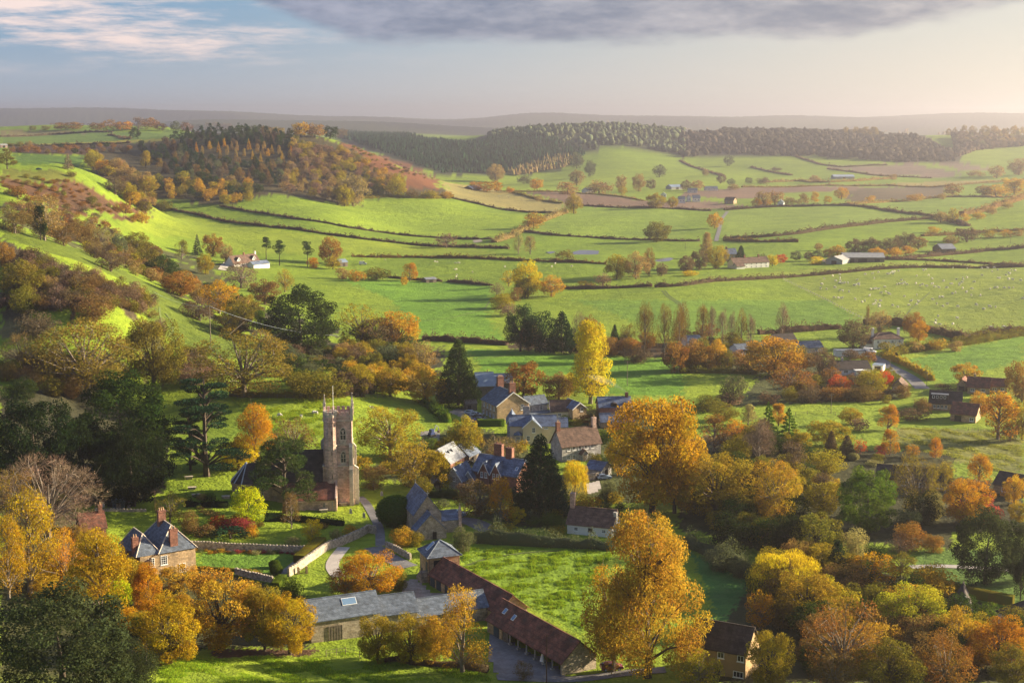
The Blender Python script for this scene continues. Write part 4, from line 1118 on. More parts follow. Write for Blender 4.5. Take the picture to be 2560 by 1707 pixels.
for f_ in (.285, .555):
    x0 = br.L * f_ - 1.5
    br.block(x0, -.7, x0 + 3.2, 3.6, 4.5, 'y', 2.9, names=('gable_bay', 'gable_roof'), barge='paint', ov=.25)
    br.win('f', x0 + .95, 3.9, .8, 1.5, y0=-.7, rows=2); br.win('f', x0 + 2.25, 3.9, .8, 1.5, y0=-.7, rows=2)
br.chim(br.L * .40, 4.6, 2.5, 1.2, 7, 11.6, 'brick', 2, 'brick'); br.chim(br.L * .66, 4.3, 2.0, 1.2, 7, 11.0, 'brick', 2, 'brick')
br.skylight(br.L * .93, 2.2, .8, 1.1)
sn = House('stone_house', 'long grey stone house with mossy brown tiles and a small porch', 'P', (1282, 1130), (1790, 1072), 4.7, 7.2, 'x', 4.3, 'grey', 'tile', cat='house')
for k, f_ in enumerate((.165, .305, .455, .615, .775)):
    sn.win('f', sn.L * f_, 3.75, 1.05, 1.15, rows=1)
    if k != 2:
        sn.win('f', sn.L * f_, 1.25, 1.1, 1.3, rows=2)
sn.block(sn.L * .445, -1.6, sn.L * .585, -.02, 2.2, 'y', 1.0, names=('porch_wall', 'porch_roof'), ov=.3); sn.door('f', sn.L * .515, 1.0, 2.0, 'timber', y0=-1.6)
sn.chim(.5, 3.6, 1.2, 1.0, 8.2, 11.2, 'brick', 2); sn.chim(sn.L - .5, 3.6, 1.2, 1.0, 8.2, 11.6, 'church', 1); sn.downpipe(sn.L * .55, 'lead')
cr = House('cream_house', 'cream-rendered slate-roofed house with a white-edged front gable', 'P', (600, 852), (1200, 858), 5.6, 8.6, 'x', 2.4, 'cream', 'slateb', cat='house')
cr.block(cr.L * .28, -1.7, cr.L * .68, 4.3, 5.4, 'y', 2.6, names=('gable_bay', 'gable_roof'), barge='paint', ov=.35)
cr.win('f', cr.L * .515, 4.6, 1.0, 1.6, y0=-1.7); cr.win('f', cr.L * .40, 2.0, 1.0, 1.6, y0=-1.7); cr.win('f', cr.L * .785, 4.9, 1.3, .65); cr.win('f', cr.L * .56, 1.9, 1.0, 1.6, y0=-1.7)
cr.block(cr.L + .03, 1.2, cr.L + 3.6, 8, 5.0, 'x', 2.1, names=('side_wall', 'side_roof')); cr.block(-.9, 5.0, 2.2, 14, 5.6, 'y', 2.4, names=('rear_wall', 'rear_roof'), wall='grey', barge='paint')
cr.block(cr.L * .10, -1.5, cr.L * .25, -.02, 2.9, 'pyr', 1.1, names=('bay_wall', 'bay_roof'), ov=.3); cr.win('f', cr.L * .175, 1.7, 1.3, 1.7, y0=-1.5, cols=3)
cr.chim(cr.L * .36, 5.6, 2.0, 1.0, 7, 10.6, 'grey', 4); cr.win('l', 3, 4.2, .9, 1.4)
pb = House('village_pub', 'big brown stone inn with steep slate roof and white-edged gable', 'P', (430, 592), (850, 560), 5.3, 13, 'y', 4.1, 'ham', 'slate', cat='inn', barge='paint')
pb.block(pb.L + .03, 1.0, pb.L + 7.4, 7.2, 4.4, 'x', 2.3, names=('wing_wall', 'wing_roof'), wall='grey'); pb.win('f', pb.L + 1.3, 3.0, 1.2, 1.8, y0=1.0, cols=3, rows=3); pb.win('f', pb.L + 5.0, 3.0, 1.2, 1.8, y0=1.0, cols=3, rows=3)
pb.block(pb.L - 1, -3.2, pb.L + 9.5, .9, 1.9, 'flat', 0, names=('lean_to_wall', 'lean_to_roof'), wall='cream'); pb.win('f', pb.L * .79, 4.1, 1.1, 1.9, cols=2, rows=2)
pb.chim(pb.L * .5, .9, 2.2, 1.1, 8.2, 12.4, 'brick', 2); pb.chim(pb.L * .55, 12.0, 2.2, 1.1, 8.2, 12.6, 'brick', 4)
for u_ in (2.2, 5.0, 7.8, 10.6):
    pb.win('l', u_, 3.9, .9, 1.3)
    pb.win('l', u_ + .6, 1.3, .9, 1.3)
pb.downpipe(.1)
lk = House('brown_tiled_link', 'low brown-tiled building joining the inn to its gabled neighbour', 'P', (1140, 664), (1412, 660), 2.6, 6, 'x', 3.0, 'cream', 'tile', cat='outbuilding', barge='paint')
lk.win('f', lk.L * .4, 1.3, 1.1, 1.0)
g3 = House('gabled_annex', 'slate-roofed stone annex with one white gable window', 'P', (1422, 640), (1600, 622), 3.7, 8, 'y', 1.9, 'ham', 'slateb', cat='annex', barge='paint')
g3.win('f', g3.L * .68, 3.3, 1.3, 1.4, cols=3, rows=3)
dh = House('dormer_house', 'two-tiered slate house with arched dormers and smoking chimney', 'P', (1772, 614), (2190, 606), 5.8, 7.5, 'x', 2.6, 'brick', 'slateb', cat='house')
for f_ in (.46, .83):
    x0 = dh.L * f_ - 1.2
    dm = MB()
    arcp = [(x0, -.15, 5.75), (x0 + 2.4, -.15, 5.75), (x0 + 2.4, -.15, 6.2)] + [(x0 + 1.2 + 1.2 * math.cos(a), -.15, 6.2 + .9 * math.sin(a)) for a in np.linspace(.2, math.pi - .2, 7)] + [(x0, -.15, 6.2)]
    dm.prism(arcp, (0, 2.6, 0)); dm.build('dormer', MT['darkwood'], dh.root); dh.win('f', x0 + 1.2, 6.25, 1.5, .75, y0=-.16, frame='darkwood', cols=3, sill=False)
dh.block(-.3, -5.2, dh.L, -.02, 2.0, 'x', 2.2, names=('lower_wall', 'lower_roof'), wall='ham'); dh.chim(dh.L * .9, 3.7, .9, .9, 7.6, 9.8, 'brick', 0)
dh.win('f', 3, 1.1, 1.0, 1.0, y0=-5.2); dh.win('f', 8, 1.1, 1.0, 1.0, y0=-5.2)
mbn = House('metal_roofed_barn', 'modern barn with blue-grey sheet metal roof behind the inn', 'P', (175, 332), (400, 330), 5.0, 9, 'x', 4.0, 'timber', 'metal', cat='barn')
mbn.block(mbn.L + .05, 2, mbn.L + 7, 9, 5.5, 'x', 2.6, names=('side_wall', 'side_roof')); MB().cyl(mbn.L * .7, 4.5, 8.9, 10.1, .14, None, 6).build('flue', MT['rust'], mbn.root)
sd_ = House('timber_shed', 'dark weathered timber shed under the tall pine by the inn yard', 'Q', (1190, 632), (1350, 630), 2.4, 4, 'x', .9, 'timber', 'timber', ov=.2, cat='shed')
sd_.door('f', sd_.L * .3, 1.2, 1.9, 'darkwood')
ts = House('black_shed', 'black timber garden shed with a pitched roof below the gabled cottage', 'E', (622, 1245), (690, 1240), 2.2, 4, 'y', 1.2, 'darkwood', 'slateb', ov=.2, cat='shed')
ts.door('f', ts.L / 2, 1.0, 1.8, 'timber')
sg = House('slate_garage', 'dark slate-hung garage beside the red car', 'Q', (1235, 1390), (1390, 1330), 2.2, 7, 'x', 2.8, 'timber', 'slateb', cat='garage')
sg.door('f', sg.L / 2, 2.0, 1.9, 'darkwood')
wl_ = House('lean_to_garage', 'small stone garage with an open doorway by the pale drive', 'E', (1765, 1150), (1835, 1120), 2.4, 5, 'y', 1.6, 'grey', 'slateb', cat='garage')
wl_.door('f', wl_.L / 2, 1.6, 2.0, 'darkwood')  # solid dark panel painted in for the shade inside the doorway
# --- houses at the edges
oc = House('ochre_cottage', 'ochre-rendered cottage with a black mossy tiled roof', 'I', (70, 1304), (446, 1348), 5.3, 7.5, 'x', 3.6, 'ochre', 'darktile', cat='cottage')
oc.win('f', oc.L * .555, 4.3, 1.25, 1.15, cols=2, rows=1); oc.win('f', oc.L * .91, 4.3, 1.25, 1.15, cols=2, rows=1); oc.win('f', oc.L * .875, 1.3, 1.9, 1.15, cols=3, rows=1); oc.win('f', oc.L * .1, 1.3, 1.2, 1.15, cols=2, rows=1); oc.door('f', oc.L * .5, 1.0, 2.0, 'darkwood')
tr = House('tile_roofed_house', 'brown-tiled hip-roofed house cut by the frame edge below the lawn', 'I', (2150, 1085), (2420, 1190), 3.2, 10, 'hx', 4.0, 'white', 'darktile', cat='house')
tr.win('f', 3, 1.6, 1.2, 1.2); tr.win('l', 4, 1.6, 1.2, 1.2)
wg = House('white_gabled_house', 'small house showing one white gable behind lime-yellow tree', 'I', (1880, 1047), (1965, 1054), 3.0, 8, 'y', 2.4, 'grey', 'darktile', cat='house', barge='paint')
wg.win('f', wg.L / 2, 2.6, 1.0, 1.1)
lb = House('long_bungalow', 'long brown-tiled stone bungalow behind the thin olive tree', 'F', (1330, 1196), (1830, 1226), 2.7, 8.5, 'x', 2.6, 'ham', 'darktile', cat='bungalow')
for f_ in (.18, .36, .62, .86):
    lb.win('f', lb.L * f_, 1.5, 1.7, 1.2, cols=3, rows=1)
e2 = House('edge_bungalow', 'brown-tiled bungalow at the meadow edge behind the olive-gold tree', 'F', (2120, 1238), (2370, 1265), 2.6, 8, 'x', 2.6, 'ham', 'darktile', cat='bungalow')
e2.win('f', 3, 1.4, 1.4, 1.1); e2.win('f', 7, 1.4, 1.4, 1.1)
vl = House('white_villa', 'white hip-roofed villa with white end chimneys beyond the lane', 'F', (1310, 266), (1512, 262), 4.4, 8.5, 'hx', 2.5, 'white', 'tile', cat='house')
vl.chim(.9, 4.2, 1.0, 1.0, 4, 8.6, 'white', 0); vl.chim(vl.L - .9, 4.2, 1.0, 1.0, 4, 8.6, 'white', 0); vl.block(-3.2, 2, -.03, 8, 2.4, 'x', 1.8, names=('annex_wall', 'annex_roof'))
for f_ in (.15, .4, .63, .86):
    vl.win('f', vl.L * f_, 3.2, 1.1, 1.1); vl.win('f', vl.L * f_, 1.0, 1.1, 1.2)
bw = House('white_bungalow', 'white-walled bungalow with grey tiles in the middle of the hamlet', 'F', (1050, 468), (1290, 462), 2.5, 9, 'x', 2.4, 'white', 'darktile', cat='bungalow')
for f_ in (.1, .3, .55, .8):
    bw.win('f', bw.L * f_, 1.4, 1.8, 1.1, cols=3, rows=1)
bw.chim(bw.L * .3, 4.5, .8, .8, 4, 6.2, 'grey', 1); bw.block(bw.L * .5, -3, bw.L * .75, -.02, 2.2, 'flat', 0, names=('conservatory', 'conservatory_roof'), rm='paint')
for nm, lab, a, b, h, D, rf, rh, wm, rmm in (
    ('slate_bungalow', 'grey-roofed bungalow left of the white garage', (800, 326), (968, 318), 2.4, 8, 'x', 2.2, 'cream', 'slate'),
    ('dark_roofed_house', 'dark-roofed house peeping from behind the great golden oak', (655, 280), (790, 272), 3.0, 8, 'x', 2.6, 'white', 'darktile'),
    ('flat_garage', 'flat-roofed white garage block beside the dark car', (1060, 346), (1250, 344), 2.4, 5, 'flat', 0, 'white', 'slate'),
    ('low_garage', 'pale flat garage on the lane below the white van', (1300, 440), (1372, 445), 2.2, 5, 'flat', 0, 'white', 'metal'),
    ('garden_shed', 'dark garden shed among the russet bushes', (838, 520), (892, 520), 2.0, 3, 'x', .7, 'timber', 'timber'),
    ('gabled_bungalow', 'brown gable-fronted bungalow below the scarlet maple', (1432, 582), (1522, 588), 2.3, 8, 'y', 2.2, 'ham', 'tile'),
    ('red_roofed_garage', 'stone garage with red gable roof left of the red-roofed house', (1872, 568), (1936, 572), 2.5, 7, 'y', 2.0, 'ham', 'redtile'),
    ('red_roofed_house', 'stone house with broad red tiled roof below the meadow', (1942, 584), (2092, 590), 2.6, 8, 'x', 3.0, 'ham', 'redtile'),
    ('red_roofed_cottage', 'smaller red-tiled house next to the rust-brown tree', (2098, 580), (2210, 580), 2.6, 7, 'x', 2.2, 'ham', 'redtile'),
    ('estate_house', 'pale house half hidden behind the bare poplars', (50, 280), (150, 276), 2.6, 8, 'x', 2.0, 'white', 'slate'),
    ('estate_house', 'low grey-roofed house behind the last bare poplar', (395, 340), (470, 335), 2.4, 8, 'x', 2.0, 'white', 'slate')):
    hs = House(nm, lab, 'F', a, b, h, D, rf, rh, wm, rmm, cat='house' if 'house' in nm or 'cottage' in nm else 'bungalow' if 'bungalow' in nm else 'shed' if 'shed' in nm else 'garage')
    if 'shed' in nm:
        hs.door('f', hs.L / 2, .9, 1.7, 'darkwood')
    elif 'garage' in nm:
        hs.door('f', hs.L * .5, min(2.4, hs.L * .6), 1.9, 'darkwood')
    else:
        hs.win('f', hs.L * .25, 1.45, 1.4, 1.1); hs.win('f', hs.L * .72, 1.45, 1.4, 1.1)
    if nm == 'red_roofed_house':
        hs.chim(hs.L * .3, 4, .8, .8, 4.6, 6.6, 'ham', 1)
dd = House('dormer_bungalow', 'dark-tiled bungalow with a wide white-edged box dormer', 'F', (1685, 692), (1900, 704), 2.6, 9.5, 'x', 3.4, 'ham', 'darktile', cat='bungalow')
dd.block(dd.L * .05, 1.2, dd.L * .58, 5.5, 5.3, 'flat', 0, names=('dormer', 'dormer_roof'), wall='darktile', rm='whiteroof', z0=3.2)
for f_ in (.12, .24, .36, .48):
    dd.win('f', dd.L * f_, 4.5, .8, 1.0, y0=1.2, cols=1, rows=1, sill=False); dd.win('f', dd.L * (f_ + .05), 1.4, .9, 1.1, frame='white')
hg = House('gable_end_house', 'red-brown tiled house with a stone gable end and patio', 'F', (1828, 762), (2000, 778), 2.7, 8, 'x', 3.0, 'ham', 'redtile', cat='house')
hg.win('l', 3, 1.6, .9, 1.4, frame='darkwood'); hg.win('f', 2.5, 1.2, 2.2, 1.8, frame='darkwood'); hg.win('f', 7, 1.2, 1.4, 1.2)
# --- farms in the fields
wf = House('white_farmhouse', 'white farmhouse with brown roof alone among pines above the belt', 'A', (1580, 1172), (1757, 1170), 3.6, 8.5, 'x', 4.6, 'white', 'tile', cat='farmhouse')
wf.block(wf.L * .5, -6.2, wf.L * 1.12, -.02, 2.4, 'x', 1.7, rm='slateb', names=('annex_wall', 'annex_roof')); wf.chim(wf.L - .5, 4.2, .9, .9, 7.4, 9.8, 'white', 1); wf.chim(wf.L * .55, 4.2, .9, .9, 7.8, 9.6, 'brick', 1)
for f_ in (.22, .8):
    wf.block(wf.L * f_ - 1.3, .9, wf.L * f_ + 1.3, 3.4, 5.6, 'y', 1.6, z0=4.4, names=('dormer', 'dormer_roof'), barge='paint'); wf.win('f', wf.L * f_, 5.4, 1.0, 1.0, y0=.9)
wf.win('f', wf.L * .15, 1.8, 1.1, 1.1); wf.win('f', wf.L * .38, 1.8, 1.1, 1.1); wf.win('f', wf.L * .7, 1.2, .9, .8, y0=-6.2)
wc = House('white_cottage_row', 'row of white cottages with brown roofs under the dark conifer', 'C', (365, 1183), (602, 1174), 3.8, 7.5, 'x', 3.2, 'white', 'tile', cat='cottage row')
for k in range(7):
    wc.win('f', wc.L * (.08 + .14 * k), 2.9, 1.1, 1.0); wc.win('f', wc.L * (.08 + .14 * k), 1.0, 1.1, 1.1)
wc.chim(wc.L * .38, 3.7, .9, .9, 6.4, 8.6, 'brick', 1); wc.chim(wc.L * .78, 3.7, .9, .9, 6.4, 8.6, 'brick', 1); wc.block(-.5, -4, 6, -.02, 2.3, 'x', 2.0, names=('front_wall', 'front_roof'))
bf = House('blue_roofed_farmhouse', 'honey stone farmhouse with blue slate roof beside the dark conifer', 'C', (322, 1122), (386, 1119), 5.4, 8, 'x', 3.4, 'ham', 'slateb', cat='farmhouse')
bf.chim(.5, 4, 1, 1, 7.6, 10, 'brick', 1); bf.win('f', 2, 3.8, 1, 1.2); bf.win('f', 5, 3.8, 1, 1.2); bf.win('l', 4, 3.6, 1, 1.2)
for nm, lab, z, a, b, h, D, rf, rh, wm, rmm, c_ in (
    ('farm_barn', 'long fibre-roofed cattle barn in front of the copse', 'C', (1105, 1145), (1384, 1141), 3.8, 15, 'x', 2.6, 'timber', 'fibre', 'barn'),
    ('farm_barn', 'gable-fronted cattle barn at the end of the long barns', 'C', (985, 1158), (1098, 1162), 3.2, 22, 'y', 2.2, 'fibre', 'fibre', 'barn'),
    ('white_roofed_shed', 'solitary shed with a gleaming white roof by the hedged lane', 'C', (1770, 1086), (1866, 1086), 3.4, 14, 'x', 3.2, 'timber', 'whiteroof', 'shed'),
    ('field_barn', 'dark metal field barn beside the tan bush', 'B', (2, 1176), (52, 1175), 3.2, 7, 'x', 1.6, 'timber', 'metal', 'barn'),
    ('field_shelter', 'low white-roofed field shelter on the hedge of the striped field', 'B', (583, 1293), (652, 1290), 2.2, 6, 'x', .8, 'timber', 'whiteroof', 'shelter'),
    ('upland_shed', 'pinkish shed by the upland hedge at the picture\'s edge', 'A', (4, 388), (50, 387), 3.0, 8, 'x', 1.4, 'church', 'fibre', 'shed'),
    ('far_white_house', 'small white house at the edge of the far plough', 'C', (55, 692), (118, 692), 3.4, 9, 'x', 2.8, 'white', 'slate', 'house'),
    ('far_white_house', 'long white house among tan trees above the far plough', 'C', (172, 678), (256, 678), 3.4, 10, 'x', 2.6, 'white', 'slate', 'house'),
    ('far_white_house', 'white house hidden by the olive oaks of the hazy village', 'B', (2168, 722), (2205, 722), 3.4, 10, 'y', 2.6, 'white', 'slate', 'house'),
    ('far_barn', 'dark-roofed barn between amber trees in the vale', 'B', (893, 672), (962, 672), 3.6, 12, 'x', 3.0, 'darkwood', 'slateb', 'barn'),
    ('far_barn', 'long pale sheds in the hazy vale below the plough', 'C', (1040, 600), (1180, 600), 4.0, 22, 'x', 3.0, 'fibre', 'lead', 'barn'),
    ('far_barn', 'blue-roofed shed at the right of the hazy vale village', 'B', (2240, 668), (2322, 668), 4.0, 14, 'x', 3.0, 'fibre', 'metal', 'barn'),
    ('hamlet_house', 'grey gabled house nearest the far white houses', 'C', (45, 742), (75, 742), 4.6, 9, 'y', 3.4, 'white', 'slate', 'house'),
    ('hamlet_house', 'second grey gabled house of the hazy hamlet', 'C', (90, 744), (138, 744), 4.6, 9, 'x', 3.4, 'white', 'slate', 'house'),
    ('hamlet_house', 'stone house among the tan hamlet trees', 'C', (300, 758), (362, 758), 4.6, 9, 'x', 3.4, 'ham', 'tile', 'house'),
    ('hamlet_house', 'whitish house under the hamlet\'s pale tall tree', 'C', (660, 775), (700, 775), 4.6, 9, 'y', 3.0, 'white', 'slate', 'house'),
    ('hamlet_house', 'white house at the edge of the hazy village', 'B', (2290, 752), (2335, 752), 4.6, 9, 'x', 3.0, 'white', 'slate', 'house'),
    ('vale_house', 'tiny white house among the vale\'s bushes', 'B', (1670, 690), (1715, 690), 4.4, 9, 'x', 3.0, 'white', 'slate', 'house')):
    hs = House(nm, lab, z, a, b, h, D, rf, rh, wm, rmm, cat=c_)
    if c_ == 'house':
        hs.win('f', hs.L * .28, h * .55, 1.3, 1.4); hs.win('f', hs.L * .72, h * .55, 1.3, 1.4)
    else:
        hs.door('f', hs.L * .5, min(4, hs.L * .3), h * .8, 'darkwood')
    if 'cattle' in lab and rf == 'x':
        for f_ in (.2, .42, .82):
            hs.door('f', hs.L * f_, hs.L * .12, h * .75, 'darkwood', name='bay_shade_panel')  # dark boards on the wall stand in for shade in open bays
# ------------------------------------------------------------------ hedges, walls, lanes and small things
HEDGE = {}
def hedge(label, s, h, wd, col='dusk', ragged=.42, sp='', name='hedge', clip=False, seedk=0):
    """hedge along measured points, following the ground: woody mass of leaf-sized faces"""
    g = np.random.default_rng(len(HEDGE) + 50); HEDGE[label] = 1
    pp = [gpt(*q) for q in (zpl(s) if isinstance(s, str) else s)]
    path = []
    for a, b in zip(pp, pp[1:]):
        n = max(1, int((b - a).length / 4))
        path += [a.lerp(b, k / n) for k in range(n)]
    path.append(pp[-1])
    xy = np.array([(p.x, p.y) for p in path])
    if len(xy) > 6 and not clip:
        for _ in range(3):
            xy[1:-1] = (xy[:-2] + 2 * xy[1:-1] + xy[2:]) / 4
    seg = np.linalg.norm(np.diff(xy, axis=0), axis=1); cum = np.concatenate([[0], np.cumsum(seg)]); Lt = cum[-1]
    D = float(xy[:, 1].mean()); pxm = FPX / D / 2.5
    # solid inner core
    m = max(3, int(Lt / (2.5 if not clip else 1.5)))
    tt = np.linspace(0, Lt, m); cx = np.interp(tt, cum, xy[:, 0]); cy = np.interp(tt, cum, xy[:, 1])
    tx, ty = np.gradient(cx), np.gradient(cy); nl = np.hypot(tx, ty) + 1e-9; nx_, ny_ = -ty / nl, tx / nl
    hh = h * (1 + ragged * (g.normal(0, .6, m) + .5 * np.sin(tt * .13 + g.uniform(0, 6)))); hh = np.clip(hh, h * .55, h * 1.7)
    k_ = .8 if not clip else 1.0
    prof = [(-.5, -.3), (-.52, .3), (-.44, .8), (0, 1.0 if clip else .95), (.44, .8), (.52, .3), (.5, -.3)] if not clip else [(-.5, -.3), (-.5, .96), (-.44, 1), (.44, 1), (.5, .96), (.5, -.3)]
    gzv = zfun(cx, cy); V = []
    for q, r in prof:
        jt = g.normal(0, .07 if not clip else .015, m)
        V.append(np.stack([cx + nx_ * wd * (q * k_ + jt), cy + ny_ * wd * (q * k_ + jt), gzv + (hh if not clip else h) * r * k_], 1))
    V = np.stack(V, 1); np_ = len(prof); I = np.arange(m * np_).reshape(m, np_)
    F = np.stack([I[:-1, :-1], I[:-1, 1:], I[1:, 1:], I[1:, :-1]], -1).reshape(-1, 4)
    ends = [[I[e, 0], I[e, 1], I[e, -2], I[e, -1]] for e in (0, -1)] + [[I[e, 1], I[e, 2], I[e, -3], I[e, -2]] for e in (0, -1)]
    F = np.concatenate([F, np.array(ends)])
    V = V.reshape(-1, 3)
    # leaf faces over it
    area = Lt * (2 * h + wd); size = max(.16, 1.15 / pxm) if not clip else max(.12, .6 / pxm)
    n = int(min(9000, area / size ** 2 * (1.3 if not clip else 1.6)))
    t = g.uniform(0, Lt, n); ang = g.uniform(-.25, math.pi + .25, n)
    px_ = np.interp(t, cum, xy[:, 0]); py_ = np.interp(t, cum, xy[:, 1]); hx = np.interp(t, tt, hh) if not clip else np.full(n, h)
    nxx = np.interp(t, tt, nx_); nyy = np.interp(t, tt, ny_)
    if clip:
        q = g.random(n); side = np.where(q < .33, -.5, np.where(q < .66, .5, g.uniform(-.5, .5, n))); zz = np.where(q < .66, g.uniform(0, 1, n), 1.0)
    else:
        lump = 1 + .28 * np.sin(t * .9 + 3 * np.sin(t * .23)) ; side = np.cos(ang) * .5 * g.uniform(.8, 1.3, n) * lump; zz = np.clip(np.sin(ang), -.1, 1) * g.uniform(.75, 1.25, n) * lump
    c = np.stack([px_ + nxx * wd * side, py_ + nyy * wd * side, zfun(px_, py_) + hx * zz], 1)
    ax = g.normal(0, 1, (n, 3)); ax /= np.linalg.norm(ax, axis=1)[:, None]
    nr = g.normal(0, .5, (n, 3)) + np.stack([nxx * side * 2, nyy * side * 2, zz * .8], 1)
    b = np.cross(nr, ax); b /= np.linalg.norm(b, axis=1)[:, None] + 1e-6
    l = size * g.uniform(.6, 1.4, n)[:, None] * (.5 if not clip else .45)
    LV = np.stack([c - ax * l, c + b * l * .7, c + ax * l, c - b * l * .7], 1).reshape(-1, 3)
    LF = np.arange(4 * n).reshape(n, 4) + len(V)
    AV = np.concatenate([V, LV]); AF = np.concatenate([F, LF])
    o0 = np.array((cx[m // 2], cy[m // 2], gzv[m // 2])); AV = AV - o0
    me = mesh_np('hedge', AV, AF)
    at2 = me.attributes.new('var', 'FLOAT_COLOR', 'FACE')
    v = np.stack([g.random(len(AF)), np.where(np.arange(len(AF)) < len(F), .35, g.uniform(.1, .95, len(AF))), g.random(len(AF)), np.ones(len(AF))], 1)
    at2.data.foreach_set('color', v.astype(np.float32).ravel())
    me.materials.append(M_leaf)
    o = put(name, me, None, tuple(o0)); o.color = colour(col)
    return tag(o, label, 'hedge')
